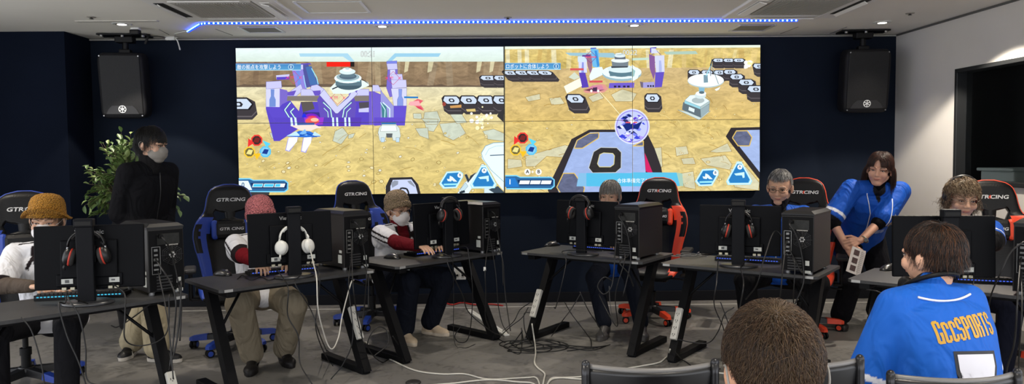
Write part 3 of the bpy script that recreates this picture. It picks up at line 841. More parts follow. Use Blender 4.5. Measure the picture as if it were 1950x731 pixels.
# command tower (round)
ZP(1, [(850, 420), (900, 370), (1110, 350), (1180, 370), (1188, 400), (1010, 470), (880, 470)], (222, 236, 232))
el(1, 1015, 395, 110, 42, (70, 92, 104)); ZP(1, [(895, 330), (1120, 330), (1125, 400), (900, 400)], (92, 118, 130)); el(1, 1005, 335, 118, 44, (232, 246, 246)); el(1, 1005, 325, 100, 34, (150, 176, 184)); el(1, 1005, 320, 75, 26, (84, 104, 120))
ZP(1, [(940, 280), (1065, 280), (1062, 325), (945, 325)], (96, 120, 132)); el(1, 1000, 278, 70, 26, (214, 232, 234)); el(1, 998, 262, 42, 18, (236, 246, 246)); el(1, 1000, 252, 20, 10, (180, 205, 210)); line(1, [(900, 360), (1110, 362)], 1.2, (180, 230, 240)); line(1, [(1120, 340), (1180, 380)], 1.2, DK); line(1, [(870, 430), (915, 410)], 2.4, (50, 60, 74))
ZP(1, [(820, 195), (1025, 195), (1025, 236), (820, 236)], (232, 40, 30)); ZP(1, [(1025, 195), (1060, 195), (1060, 236), (1025, 236)], (40, 34, 34))
stext('00:21', ORG[1][0] + 1112 * K, 103.3, 15, (90, 100, 110), 0.86, 0.35); stext('00:21', ORG[1][0] + 1112 * K, 103.3, 15, (236, 240, 236), 0.86, -0.1)
# red craft, blue craft, white buggy
for q, c in (([(340, 560), (420, 515), (470, 530), (440, 560), (480, 610), (410, 580)], (220, 96, 110)), ([(350, 540), (430, 530), (450, 575), (350, 572)], (240, 170, 176)), ([(400, 580), (440, 585), (480, 620), (430, 600)], (206, 60, 90))): ZP(2, q, c)
ZP(2, [(303, 493), (425, 495), (425, 510), (303, 508)], (40, 120, 190))
for q, c in (([(510, 60), (720, 50), (780, 80), (770, 70), (690, 105), (600, 100)], (240, 220, 210)), ([(480, 155), (590, 105), (680, 110), (775, 155), (690, 165), (560, 160)], (46, 110, 210)), ([(480, 150), (560, 110), (600, 150)], (190, 226, 250)), ([(700, 150), (720, 112), (780, 150)], (190, 226, 250)), ([(590, 130), (640, 90), (660, 150)], (120, 180, 240))): ZP(3, q, c)
for q in ([(500, 165), (575, 160), (570, 200), (500, 280), (478, 270)], [(630, 165), (695, 160), (690, 210), (640, 290), (612, 280)]):
    ZP(3, [(x + (8 if x < 600 else 8) * (1 if i % 2 else -1), y + 8) for i, (x, y) in enumerate(q)], (166, 160, 220)); ZP(3, q, (244, 250, 255))
ZP(3, [(570, 40), (720, 38), (720, 54), (575, 56)], (60, 90, 160)); line(3, [(590, 150), (660, 130), (740, 160)], 1.2, (20, 60, 150))
for q, c in (([(90, 80), (120, 45), (230, 45), (265, 85), (275, 150), (260, 195), (210, 190), (200, 150), (150, 150), (140, 195), (95, 195), (80, 120)], (210, 222, 218)), ([(110, 60), (235, 60), (245, 110), (100, 112)], (232, 242, 240)), ([(150, 130), (205, 130), (200, 165), (155, 165)], (90, 96, 100)), ([(105, 165), (135, 165), (135, 205), (105, 205)], (190, 216, 232)), ([(235, 165), (265, 165), (265, 205), (235, 205)], (190, 216, 232)), ([(108, 35), (235, 35), (235, 50), (108, 50)], (40, 110, 180))): outl(4, q, c, (120, 124, 118), .5)
# burst of white shots
for i in range(26):
    a = rs.uniform(0, 2 * PI); r_ = abs(rs.gauss(0, 45)); el(4, 975 + r_ * math.cos(a) * 1.3, 20 + r_ * math.sin(a), rs.uniform(5, 22), None, rs.choice([(255, 255, 250), (250, 240, 190)]), 10)
# big white arm and rig, bottom right of left game
ZP(4, [(975, 300), (1010, 240), (1080, 212), (1180, 208), (1180, 640), (1110, 560), (1020, 400), (980, 350)], (225, 244, 250)); line(4, [(975, 300), (1010, 240), (1080, 212), (1175, 208)], 1.4, (140, 170, 180)); line(4, [(1180, 560), (1060, 450), (990, 350), (975, 300)], 1.2, (150, 180, 190)); line(4, [(1010, 320), (1040, 265), (1100, 240), (1170, 236)], .8, (160, 196, 206)); line(4, [(1050, 322), (1175, 316)], 1.6, (40, 60, 90))
for q, c in (([(760, 665), (830, 560), (940, 470), (900, 600), (860, 665)], (222, 236, 240)), ([(830, 490), (850, 485), (870, 530), (880, 500), (930, 470), (860, 560)], (50, 60, 70)), ([(1000, 600), (1060, 600), (1180, 665), (1000, 665)], (205, 225, 232)), ([(1040, 620), (1120, 590), (1180, 650), (1180, 665), (1110, 665)], (60, 74, 86)), ([(790, 620), (840, 560), (860, 590), (820, 640)], (190, 215, 224)), ([(785, 640), (830, 625), (835, 645), (790, 655)], (40, 50, 60))): outl(4, q, c, (100, 116, 124), .5)
# dark framed pad, bottom centre of left game
ZP(4, [(150, 590), (185, 515), (375, 510), (430, 575), (460, 690), (150, 690)], (48, 46, 50)); ZP(4, [(190, 590), (210, 535), (370, 530), (405, 580), (435, 690), (190, 690)], (196, 206, 236)); ZP(4, [(195, 560), (225, 540), (258, 545), (255, 575), (205, 605)], (140, 148, 164)); ZP(4, [(335, 545), (365, 540), (400, 585), (400, 600), (350, 565)], (140, 148, 164))
line(4, [(275, 640), (275, 612), (290, 606), (330, 612), (345, 640), (350, 690)], 3.2, (34, 34, 38))
# ---- HUD of a game
def hud_wheel(k, cx, cy):
    for dx, dy, c, c2 in ((0, -52, (232, 62, 56), (120, 40, 40)), (-60, 52, (236, 196, 60), (230, 220, 140)), (75, 48, (90, 190, 230), (30, 60, 140))):
        a8 = [(cx + dx + 52 * math.cos(PI / 8 + PI / 4 * i), cy + dy + 52 * math.sin(PI / 8 + PI / 4 * i)) for i in range(8)]
        ZP(k, a8, c); ZP(k, [(cx + dx + (x - cx - dx) * .76, cy + dy + (y - cy - dy) * .76) for x, y in a8], (60, 44, 44) if dy < 0 else ((110, 100, 60) if dx < 0 else (130, 200, 235)))
        ZP(k, [(cx + dx - 30, cy + dy + 14), (cx + dx - 8, cy + dy - 24), (cx + dx + 30, cy + dy - 18), (cx + dx + 14, cy + dy + 22)], c2)
    ZP(k, [(cx - 72, cy - 70), (cx - 22, cy - 30), (cx - 76, cy + 8)], (228, 56, 52)); ZP(k, [(cx + 50, cy - 52), (cx + 120, cy - 22), (cx + 86, cy + 12)], (90, 205, 235)); ZP(k, [(cx - 22, cy + 64), (cx + 40, cy + 62), (cx + 2, cy + 118)], (245, 190, 40))
hud_wheel(3, 225, 240)
def banner(k, x0, y0, x1, y1, body, n, tx):
    q = Z(k, [(x0, y0), (x1, y0), (x1, y1), (x0, y1)])
    P(q, grad((70, 130, 190), (90, 160, 205), q[0][1], q[2][1])); line(k, [(x0, y0), (x1, y0)], 1, (150, 195, 225)); line(k, [(x0, y1), (x1, y1)], 1.4, (170, 215, 235))
    stext(body, *Z(k, [(tx, (y0 + y1) / 2 + 3)])[0], 9.6, (246, 250, 252), 0.87, 0.0)
    q = Z(k, [(n, (y0 + y1) / 2)])[0]
    P(ngon(q[0], q[1], 5.2, 18), (190, 225, 240)); P(ngon(q[0], q[1], 4.2, 18), (60, 120, 180)); P([(q[0] - .7, q[1] - 3), (q[0] + .7, q[1] - 3), (q[0] + .7, q[1] + 3), (q[0] - .7, q[1] + 3)], (240, 250, 252))
banner(1, 34, 212, 600, 265, '敵の拠点を攻撃しよう', 514, 50)
P([(447, 120), (562, 120), (562, 121.2), (447, 121.2)], (60, 80, 150))
def ammo(k, y, n, cols, x0=70, big=(225, 240, 250), ncol=(90, 120, 150)):
    ZP(k, [(x0, y - 60), (x0 + 100, y - 60), (x0 + 130, y - 45), (x0 + 400, y - 45), (x0 + 430, y - 20), (x0 + 430, y + 40), (x0 + 400, y + 65), (x0 + 10, y + 65)], (120, 205, 240))
    ZP(k, [(x0, y - 48), (x0 + 95, y - 50), (x0 + 130, y - 36), (x0 + 395, y - 36), (x0 + 420, y - 16), (x0 + 420, y + 34), (x0 + 395, y + 54), (x0 + 10, y + 54)], (48, 100, 150))
    ZP(k, [(x0, y - 36), (x0 + 85, y - 36), (x0 + 120, y + 44), (x0, y + 44)], big)
    ZP(k, [(x0 + 105, y - 18), (x0 + 418, y - 18), (x0 + 410, y + 30), (x0 + 125, y + 30)], (24, 50, 96))
    for j, c in enumerate(cols):
        a = x0 + 130 + j * 94
        ZP(k, [(a, y - 12), (a + 86, y - 12), (a + 76, y + 20), (a - 10, y + 20)], (235, 248, 252)); ZP(k, [(a + 5, y - 8), (a + (82 if c > .9 else 82 * c), y - 8), (a + (74 if c > .9 else 74 * c), y + 16), (a - 4, y + 16)], (70, 195, 235) if c > 0 else (225, 236, 244))
    q = Z(k, [(x0 + 28, y + 2)])[0]; stext(n, q[0], q[1], 13, ncol, .9, 0.35)
ammo(3, 578, '0', (1, 1, .55))
ZP(3, [(80, 636), (160, 640), (125, 690), (110, 690)], (190, 225, 240)); ZP(3, [(160, 640), (340, 642), (330, 690), (130, 690)], (60, 58, 62))
# canyon game icons
def icons(k, bx, by, ax, ay):
    for s_, c in ((1.16, (170, 225, 245)), (1.06, (245, 252, 255)), (1.0, (130, 205, 235)), (.92, (44, 124, 190))):
        ZP(k, [(bx + x * s_, by + y * s_) for x, y in ((-90, 30), (-35, -62), (62, -68), (88, -50), (88, -20), (40, 62), (-60, 66))], c)
        ZP(k, [(ax + x * s_, ay + y * s_) for x, y in ((-18, -98), (18, -98), (98, 48), (84, 76), (-88, 78), (-100, 52))], c)
    ZP(k, [(bx - 66, by + 34), (bx + 52, by + 30), (bx + 50, by + 46), (bx - 62, by + 48)], (150, 225, 245))
    ZP(k, [(bx - 30, by + 10), (bx - 38, by - 10), (bx - 16, by - 6), (bx - 12, by - 36), (bx + 10, by - 26), (bx + 52, by + 16), (bx + 20, by + 14), (bx + 6, by + 2), (bx - 2, by + 14)], (226, 250, 252))
    ZP(k, [(ax - 46, ay - 8), (ax + 44, ay - 22), (ax + 46, ay + 26), (ax + 30, ay + 30), (ax + 24, ay + 6), (ax - 30, ay + 8)], (200, 245, 250))
    for cx, cy, ch in ((bx + 76, by - 40, 'B'), (ax + 5, ay - 66, 'A')):
        el(k, cx, cy, 22, None, (240, 250, 252)); q = Z(k, [(cx, cy)])[0]; stext(ch, q[0], q[1] - .3, 6.4, (60, 90, 120), 1, 0.2, 'CENTER')
icons(4, 715, 535, 995, 520)

# ---- right game
P([(957, 84), (1450, 82), (1450, 100), (957, 102)], grad((228, 240, 236), (222, 226, 186), 86, 100), 0.1)
P([(957, 94), (1450, 91), (1450, 132), (957, 134)], grad((206, 184, 118), (208, 184, 104), 94, 132), 0.6)
x = 960
while x < 1446:
    w = rs.uniform(5, 13); s_ = rs.uniform(-3, 8)
    P([(x + s_, 95), (x + s_ + w, 95), (x + w, 131), (x, 131)], rs.choice([(218, 200, 140), (200, 174, 106), (214, 190, 124), (224, 214, 172), (196, 168, 100)]), 0.5); x += w + rs.uniform(3, 20)
P([(957, 131), (1450, 128), (1450, 232), (957, 232)], grad((196, 172, 124), (210, 182, 112), 130, 230), 0.5)
P([(957, 231), (1450, 226), (1450, 376), (957, 376)], grad((210, 186, 116), (214, 194, 132), 232, 370), 0.55)
for k, q in ((5, [(210, 500), (340, 470), (345, 520), (240, 540)]), (5, [(420, 510), (520, 500), (560, 560), (440, 570)]), (5, [(760, 500), (860, 460), (900, 510), (800, 545)]), (5, [(960, 480), (1060, 430), (1188, 470), (1150, 540), (1000, 540)]),
             (7, [(210, 330), (420, 270), (560, 230), (600, 240), (540, 340), (400, 330), (300, 420), (220, 420)]), (7, [(60, 350), (180, 360), (190, 420), (60, 440)]), (8, [(680, 290), (840, 215), (880, 290), (740, 300)]), (8, [(600, 350), (820, 320), (880, 400), (860, 450), (660, 410)]), (8, [(170, 260), (260, 250), (270, 420), (190, 450)]),
             (8, [(380, 250), (480, 240), (500, 310), (390, 330)]), (8, [(430, 350), (540, 340), (560, 400), (450, 400)]), (8, [(860, 440), (1000, 420), (1120, 560), (1110, 630), (900, 600)]), (8, [(540, 460), (420, 480), (460, 600), (560, 620)])):
    outl(k, q, (204, 200, 168), (164, 134, 70), .9, 0.3)
for i in range(120):
    kx = rs.uniform(962, 1442); ky = rs.uniform(165, 366)
    sc = 0.4 + (ky - 160) / 220; r1 = rs.uniform(1, 3.2) * sc
    c = [(kx + math.cos(t) * r1, ky + math.sin(t) * r1 * .6) for t in [2 * PI * j / 9 for j in range(9)]]
    P([(kx + (x - kx) * 1.3, ky + (y - ky) * 1.3) for x, y in c], (158, 126, 62)); P(c, rs.choice([(222, 206, 150), (206, 180, 104), (224, 216, 180)]))
for i in range(60):
    kx = rs.uniform(960, 1430); ky = rs.uniform(150, 366); L = rs.uniform(6, 26); a0 = rs.uniform(-.7, .2) if kx < 1100 else rs.uniform(-.5, 1.2)
    line(None, [(kx, ky), (kx + L * math.cos(a0) * .5, ky + L * math.sin(a0) * .5 + 1), (kx + L * math.cos(a0 + .3), ky + L * math.sin(a0 + .3))], rs.uniform(.5, 1.0), rs.choice([(172, 136, 66), (226, 206, 140), (168, 134, 74)]))
ZP(5, [(560, 118), (980, 120), (1030, 165), (940, 160), (600, 142)], (150, 190, 205)); ZP(6, [(280, 110), (560, 104), (580, 130), (300, 134)], (170, 196, 180)); ZP(6, [(0, 165), (150, 160), (150, 180), (0, 185)], (190, 216, 200))
for cx in (80, 185, 285, 385): pad(5, cx, 292, 130, 42, 1.2, .9)
for cx in (760, 850, 940): pad(6, cx, 185, 105, 34, 1.4, .1)
pad(6, 545, 288, 110, 46, 1.2, .1); pad(6, 660, 288, 110, 40, .8, .1); pad(6, 770, 290, 110, 44, 1.1, .1); pad(6, 860, 286, 120, 44, 1.1, .1)
pad(6, 920, 328, 130, 52, 1.1, .1); pad(6, 1005, 376, 150, 58, 1.1, .2); pad(6, 1090, 434, 170, 64, 1.1, .2); pad(6, 1120, 236, 120, 50, 1.2, .3)
pad(5, 650, 518, 165, 82, .9, .4); pad(6, 180, 512, 140, 80, .9, .1)
# gate towers and round command tower
for q, c in (([(670, 150), (745, 150), (750, 196), (670, 196)], (200, 220, 246)), ([(676, 196), (744, 196), (750, 290), (680, 290)], (206, 212, 240)), ([(706, 200), (722, 200), (724, 290), (700, 290)], (140, 150, 220)), ([(680, 290), (735, 290), (766, 415), (704, 422)], (88, 66, 176)), ([(740, 130), (800, 130), (790, 320), (756, 240)], (150, 110, 130)), ([(780, 80), (850, 90), (860, 250), (800, 240)], (110, 180, 225)), ([(800, 250), (880, 240), (905, 300), (780, 360), (770, 320)], (225, 244, 250)), ([(548, 408), (690, 335), (706, 405), (575, 470)], (238, 240, 222)), ([(590, 330), (640, 285), (690, 330), (640, 352)], (206, 214, 196))):
    ZP(5, q, c)
ZP(5, [(815, 100), (835, 100), (860, 230), (840, 240)], (60, 140, 210)); ZP(5, [(708, 138), (780, 138), (776, 152), (708, 152)], (100, 60, 140)); ZP(5, [(780, 76), (830, 74), (832, 84), (780, 86)], (80, 100, 190))
for k, cx, cy, w in ((5, 782, 155, 52), (6, 214, 155, 58)):
    line(k, [(cx - w, cy), (cx, cy - w), (cx + w, cy), (cx, cy + w), (cx - w, cy)], .8, (120, 50, 130) if k == 5 else (80, 60, 160)); line(k, [(cx - 45, cy), (cx + 45, cy)], 1.8, (225, 80, 120))
for q, c in (([(945, 380), (1165, 376), (1160, 420), (940, 424)], (110, 92, 200)),): ZP(5, q, c)
for a in (985, 1020, 1065, 1100): ZP(5, [(a, 402), (a + 22, 402), (a + 22, 418), (a, 418)], (44, 40, 70))
el(5, 1055, 300, 172, 64, (150, 180, 190)); el(5, 1055, 285, 172, 60, (226, 240, 244)); el(5, 1050, 285, 110, 42, (80, 110, 124)); ZP(5, [(945, 262), (1165, 262), (1150, 320), (950, 320)], (92, 124, 138)); el(5, 1052, 258, 122, 34, (210, 228, 232))
ZP(5, [(965, 180), (1112, 180), (1110, 235), (970, 240)], (116, 128, 138)); el(5, 1040, 184, 80, 20, (226, 236, 238)); ZP(5, [(990, 145), (1085, 145), (1088, 175), (992, 175)], (96, 104, 116)); el(5, 1038, 146, 48, 14, (216, 230, 234)); el(5, 1030, 130, 36, 10, (180, 200, 206)); ZP(5, [(960, 235), (1110, 235), (1104, 246), (964, 250)], (60, 66, 76))
ZP(6, [(0, 220), (40, 250), (70, 290), (50, 340), (0, 370)], (226, 240, 244)); ZP(6, [(0, 250), (30, 275), (20, 320), (0, 330)], (150, 190, 190))
for q, c in (([(160, 75), (215, 70), (215, 80), (180, 84), (178, 120), (160, 118)], (96, 84, 190)), ([(170, 80), (205, 82), (230, 120), (170, 125)], (206, 212, 240)), ([(200, 145), (284, 140), (286, 285), (212, 290)], (206, 210, 240)), ([(238, 186), (256, 186), (262, 240), (262, 288), (236, 288)], (170, 180, 225)), ([(150, 130), (200, 150), (205, 290), (190, 350), (155, 250)], (130, 90, 150)), ([(205, 288), (284, 284), (262, 415), (200, 418)], (98, 80, 190)), ([(95, 375), (195, 370), (200, 420), (98, 422)], (160, 156, 214)), ([(70, 366), (98, 372), (98, 420), (80, 418)], (110, 100, 120))): ZP(6, q, c)
for a in (135, 158, 180): ZP(6, [(a, 398), (a + 14, 398), (a + 14, 414), (a, 414)], (44, 40, 60))
for q in ([(603, 252), (720, 252), (720, 270), (603, 270)], [(770, 358), (886, 358), (886, 376), (770, 376)]): ZP(5, q, (206, 84, 90)); 
for q, c in (([(715, 450), (790, 405), (870, 385), (910, 395), (935, 430), (900, 460), (820, 470), (740, 465)], (216, 150, 140)), ([(740, 440), (800, 400), (880, 400), (900, 440), (830, 462)], (206, 130, 160)), ([(720, 440), (790, 425), (850, 440), (910, 436), (850, 452), (780, 452)], (110, 60, 80)), ([(800, 420), (840, 415), (836, 450), (806, 450)], (70, 50, 80))): ZP(5, q, c)
el(5, 788, 448, 10, 12, (250, 245, 240)); el(5, 848, 448, 10, 12, (250, 245, 240)); line(5, [(862, 455), (945, 545), (1070, 690)], .9, (250, 245, 200))
stext('00:22', ORG[5][0] + 1062 * K, 101.0, 14, (110, 120, 120), 0.9, 0.35); stext('00:22', ORG[5][0] + 1062 * K, 101.0, 14, (240, 244, 240), 0.9, -0.1); line(5, [(1000, 130), (1050, 122)], 1.6, (235, 245, 240))
# dish antenna
for q, c in (([(400, 612), (590, 700), (690, 620), (600, 650)], (200, 216, 214)), ([(450, 545), (600, 605), (605, 680), (440, 610)], (96, 110, 118)), ([(600, 605), (680, 560), (675, 620), (605, 680)], (150, 170, 176)), ([(462, 530), (510, 485), (600, 480), (682, 535), (600, 585)], (224, 238, 238)), ([(600, 585), (682, 535), (682, 556), (602, 608)], (170, 190, 192)), ([(462, 530), (600, 585), (602, 608), (460, 556)], (150, 205, 220))): outl(6, q, c, (110, 126, 130), .5)
ZP(6, [(500, 585), (550, 605), (545, 635), (495, 615)], (220, 236, 240)); el(6, 580, 530, 56, 26, (170, 184, 186)); el(6, 600, 488, 50, 28, (206, 222, 224)); el(6, 605, 470, 46, 20, (236, 246, 246)); ZP(6, [(585, 410), (640, 410), (632, 470), (590, 470)], (130, 180, 205)); el(6, 612, 462, 24, 12, (90, 110, 120))
el(6, 648, 362, 160, 60, (180, 200, 204), 30); el(6, 648, 356, 158, 56, (240, 248, 246), 30); ZP(6, [(628, 310), (664, 310), (668, 375), (630, 378)], (120, 150, 165)); line(6, [(650, 320), (700, 215)], 1.6, (150, 215, 230)); line(6, [(690, 215), (690, 320)], 1.2, (70, 90, 110)); line(6, [(695, 220), (760, 390)], 1.4, (130, 150, 160)); line(6, [(705, 175), (690, 230)], 2.2, (60, 70, 84)); ZP(6, [(725, 435), (778, 412), (760, 440), (740, 448)], (232, 240, 236))
for i in range(22):
    a = rs.uniform(0, 2 * PI); r_ = abs(rs.gauss(0, 28)); el(6, 1025 + r_ * math.cos(a), 215 + r_ * math.sin(a), rs.uniform(6, 20), None, rs.choice([(255, 255, 245), (250, 236, 170)]), 10)
# large launch pad
ZP(7, [(410, 630), (440, 540), (615, 180), (770, 98), (1260, 96), (1340, 260), (1400, 430), (1430, 660), (430, 660)], (52, 48, 52))
ZP(8, [(90, 200), (145, 190), (180, 470), (180, 660), (100, 660)], (52, 48, 52)); ZP(8, [(112, 300), (125, 330), (180, 470), (160, 480), (120, 460)], (206, 40, 100))
ZP(7, [(490, 600), (660, 190), (780, 120), (1240, 118), (1245, 660), (510, 660)], (156, 176, 222), 0.2); ZP(8, [(-10, 115), (95, 130), (120, 470), (124, 660), (-10, 660)], (156, 176, 222), 0.2)
def worn(k, q): outl(k, q, (98, 104, 132), (218, 186, 96), 1.8, 0.5)
worn(7, [(640, 260), (665, 190), (770, 130), (855, 125), (852, 170), (710, 260)]); worn(7, [(488, 600), (545, 478), (640, 478), (730, 605), (720, 650), (520, 650)]); worn(8, [(10, 240), (100, 240), (100, 195)])
outl(7, [(765, 430), (808, 290), (870, 252), (1010, 255), (1050, 295), (1048, 430), (1000, 472), (800, 475)], (50, 48, 48), (190, 196, 200), 1.4, 0.3); outl(7, [(842, 395), (862, 315), (895, 300), (975, 305), (990, 325), (985, 400), (955, 422), (860, 422)], (158, 178, 224), (214, 206, 150), 1.4)
P(Z(7, [(740, 476), (1280, 476), (1400, 476), (1400, 592), (740, 592)]), (84, 184, 224)); ZP(7, [(680, 476), (745, 476), (745, 592), (660, 592)], (130, 184, 222)); ZP(8, [(0, 470), (390, 472), (420, 590), (0, 588)], (88, 186, 224)); ZP(8, [(390, 472), (440, 480), (450, 590), (420, 590)], (160, 196, 180))
q = Z(7, [(1012, 546)])[0]; stext('合体準備完了！', q[0], q[1], 9.4, (246, 250, 255), .95, 0.0)
ZP(8, [(822, 158), (868, 82), (1122, 76), (1122, 540), (880, 235)], (50, 46, 50)); ZP(8, [(880, 160), (915, 105), (1120, 100), (1120, 470), (930, 230)], (160, 180, 224), 0.2); worn(8, [(880, 170), (915, 110), (1010, 108), (1052, 165), (1030, 240), (930, 240)])
# sphere around the craft
for r_, c in ((33.5, (214, 220, 246)), (31, (150, 140, 226)), (29, (190, 198, 244))): P(ngon(1200.5, 240.5, r_, 40), c)
sph = random.Random(5)
for i in range(46):
    a = sph.uniform(0, 2 * PI); r_ = 27 * math.sqrt(sph.random()); cx, cy = 1200.5 + r_ * math.cos(a), 240.5 + r_ * math.sin(a); w = sph.uniform(2, 7)
    P([(cx - w, cy + sph.uniform(-2, 2)), (cx + sph.uniform(-2, 2), cy - w * .6), (cx + w, cy + sph.uniform(-3, 3)), (cx, cy + w * .5)], sph.choice([(60, 70, 210), (90, 60, 200), (230, 236, 255), (120, 130, 235), (24, 40, 110), (170, 150, 236)]))
P([(1182, 238), (1196, 232), (1204, 238), (1220, 230), (1212, 246), (1200, 244), (1190, 250)], (26, 44, 120)); P([(1188, 231.5), (1210, 231.5), (1210, 234), (1188, 234)], (214, 90, 96))
P([(1196, 226), (1201, 222), (1204, 232), (1198, 236)], (236, 244, 255))
hud_wheel(7, 190, 222); ammo(7, 553, '1', (0, 0, 0), 40, (40, 120, 200), (240, 250, 255))
banner(5, 24, 208, 520, 262, 'ロボットに合体しよう', 480, 40)
for cx, ch in ((233, 'A'), (330, 'B')):
    el(7, cx, 466, 27, None, (245, 246, 240)); q = Z(7, [(cx, 466)])[0]; stext(ch, q[0], q[1] - .3, 9.4, (50, 46, 44), 1, 0.25, 'CENTER')
q = Z(7, [(278, 468)])[0]; stext('+', q[0], q[1], 9, (250, 250, 246), 1, 0.3, 'CENTER')
icons(8, 655, 515, 940, 490)
# division between the two games
P([(955.2, 86), (957.6, 86), (958.6, 372), (956.2, 372)], (70, 70, 60))

# material: what the screen shows, given off as light
def screen_mat():
    m = bpy.data.materials.new('lit_screen'); m.use_nodes = True
    nt = m.node_tree; N = nt.nodes; L = nt.links; N.clear()
    out = N.new('ShaderNodeOutputMaterial'); e = N.new('ShaderNodeEmission'); L.new(e.outputs[0], out.inputs[0])
    at = N.new('ShaderNodeAttribute'); at.attribute_name = 'Col'
    am = N.new('ShaderNodeAttribute'); am.attribute_name = 'Grain'
    tc = N.new('ShaderNodeTexCoord')
    mp = N.new('ShaderNodeMapping'); mp.inputs['Rotation'].default_value = (0, R(35), 0); mp.inputs['Scale'].default_value = (1, 1, 2.2)
    L.new(tc.outputs['Object'], mp.inputs['Vector'])
    n = N.new('ShaderNodeTexNoise'); n.inputs['Scale'].default_value = 7; n.inputs['Detail'].default_value = 9; n.inputs['Roughness'].default_value = 0.68; n.inputs['Distortion'].default_value = 1.2
    L.new(mp.outputs[0], n.inputs['Vector'])
    s1 = N.new('ShaderNodeMath'); s1.operation = 'SUBTRACT'; s1.inputs[1].default_value = 0.5; L.new(n.outputs['Fac'], s1.inputs[0])
    m1 = N.new('ShaderNodeMath'); m1.operation = 'MULTIPLY'; L.new(s1.outputs[0], m1.inputs[0]); L.new(am.outputs['Fac'], m1.inputs[1])
    m2 = N.new('ShaderNodeMath'); m2.operation = 'MULTIPLY_ADD'; m2.inputs[1].default_value = 3.2; m2.inputs[2].default_value = 1.0; L.new(m1.outputs[0], m2.inputs[0])
    vm = N.new('ShaderNodeVectorMath'); vm.operation = 'SCALE'; L.new(at.outputs['Color'], vm.inputs[0]); L.new(m2.outputs[0], vm.inputs['Scale'])
    L.new(vm.outputs[0], e.inputs[0]); e.inputs[1].default_value = 1.2
    return m
M_SCREEN = screen_mat()
M_BEZ = mat('screen_bezel', (10, 10, 12), 0.4)
US = (0.0, 0.2565, 0.5075, 0.7535, 1.0); VS = (0.0, 0.5085, 1.0)
full = bmesh.new(); pid = full.faces.layers.int.new('pid')
info = []
for i, (pts, faces, col, noise) in enumerate(SOUP):
    info.append((col, noise))
    yy = YS - 0.0001 - i * 0.000012
    vs = []
    for (x, y) in pts:
        w = s_map(x, y); vs.append(full.verts.new((w.x, yy, w.z)))
    full.verts.index_update()
    for f in faces:
        if len(set(f)) < 3: continue
        try: nf = full.faces.new([vs[j] for j in f])
        except ValueError: continue
        nf[pid] = i
pyof = []
LBL = [['display panel at the upper left end of the video wall, showing a purple fortress', 'upper display panel second from the left, showing dark octagonal blocks in a row', 'upper display panel third from the left, showing the round command tower and gate', 'display panel at the upper right end, showing a white dish antenna'],
       ['display panel at the lower left end, showing the zero ammunition bar', 'lower display panel second from the left, showing the white buggy and two blue icons', 'lower display panel third from the left, showing a large launch pad', 'display panel at the lower right end, with blue A and B icons']]
zpix = {}
for r_ in range(2):
    for c_ in range(4):
        x0 = SX0 + (SX1 - SX0) * US[c_]; x1 = SX0 + (SX1 - SX0) * US[c_ + 1]
        z1 = SZ1 + (SZ0 - SZ1) * VS[r_]; z0 = SZ1 + (SZ0 - SZ1) * VS[r_ + 1]
        e_ = 0.0022
        t = empty('display_panel', ((x0 + x1) / 2, YS, z0), 0, LBL[r_][c_], 'display panel', None)
        cx, cz = (x0 + x1) / 2, (z0 + z1) / 2
        g = G(); g.box((0, 0.036, (z1 - z0) / 2), (x1 - x0 - 0.001, 0.07, z1 - z0 - 0.001)); g.obj('housing', M_BEZ, t)
        bm = full.copy()
        for co, no in (((x0 + e_, 0, 0), (-1, 0, 0)), ((x1 - e_, 0, 0), (1, 0, 0)), ((0, 0, z0 + e_), (0, 0, -1)), ((0, 0, z1 - e_), (0, 0, 1))):
            bmesh.ops.bisect_plane(bm, geom=bm.verts[:] + bm.edges[:] + bm.faces[:], plane_co=co, plane_no=no, clear_outer=True, dist=1e-7)
        me = bpy.data.meshes.new('screen')
        lay = bm.faces.layers.int['pid']
        fl = [(f, f[lay]) for f in bm.faces]
        cl = bm.loops.layers.float_color.new('Col'); gl = bm.loops.layers.float.new('Grain')
        for f, i in fl:
            col, noise = info[i]
            flip = f.normal.y > 0
            for lp in f.loops:
                if len(col) == 4:
                    zt_ = s_map(700, col[2]).z; zb_ = s_map(700, col[3]).z
                    k = max(0, min(1, (zt_ - lp.vert.co.z) / (zt_ - zb_)))
                    a, b = lin(col[0]), lin(col[1]); cc = [a[j] + (b[j] - a[j]) * k for j in range(3)]
                else: cc = lin(col)
                lp[cl] = (*cc, 1); lp[gl] = noise
        for v in bm.verts: v.co -= Vector(((x0 + x1) / 2, YS, z0))
        bm.to_mesh(me); bm.free()
        me.materials.append(M_SCREEN)
        o = bpy.data.objects.new('screen', me); COL.objects.link(o); o.parent = t
full.free()
# ================================================================== DESKS AND COMPUTERS
DW, DD = 1.05, 0.57
NL = {1: None}
def desk_frame(pl, pr):
    """near-left and near-right corner of the top (pixels) -> centre, angle"""
    A_ = at_z(*pl, DESK_Z); B_ = at_z(*pr, DESK_Z)
    a = math.atan2(B_.y - A_.y, B_.x - A_.x)
    return A_, B_, a
DESK = {}
for k, pl, pr, side in ((1, (0, 612), (361, 561), 'r'), (2, (420, 553), (716, 514), 'm'), (3, (751, 509), (963, 479), 'm'), (4, (992, 480), (1218, 499), 'm'), (5, (1258, 501), (1555, 527), 'm'), (6, (1613, 531), (1731, 549), 'l')):
    A_, B_, a = desk_frame(pl, pr)
    if k == 6: a = R(-43)
    u = Vector((math.cos(a), math.sin(a), 0)); v = Vector((-math.sin(a), math.cos(a), 0))
    if side == 'r': mid = B_ - u * DW / 2
    elif side == 'l': mid = A_ + u * DW / 2
    else: mid = (A_ + B_) / 2
    c = mid + v * DD / 2; c.z = 0
    DESK[k] = (c, a, u, v)
def dloc(k, x, y, z=0.0):
    c, a, u, v = DESK[k]
    return c + u * x + v * y + Vector((0, 0, z))
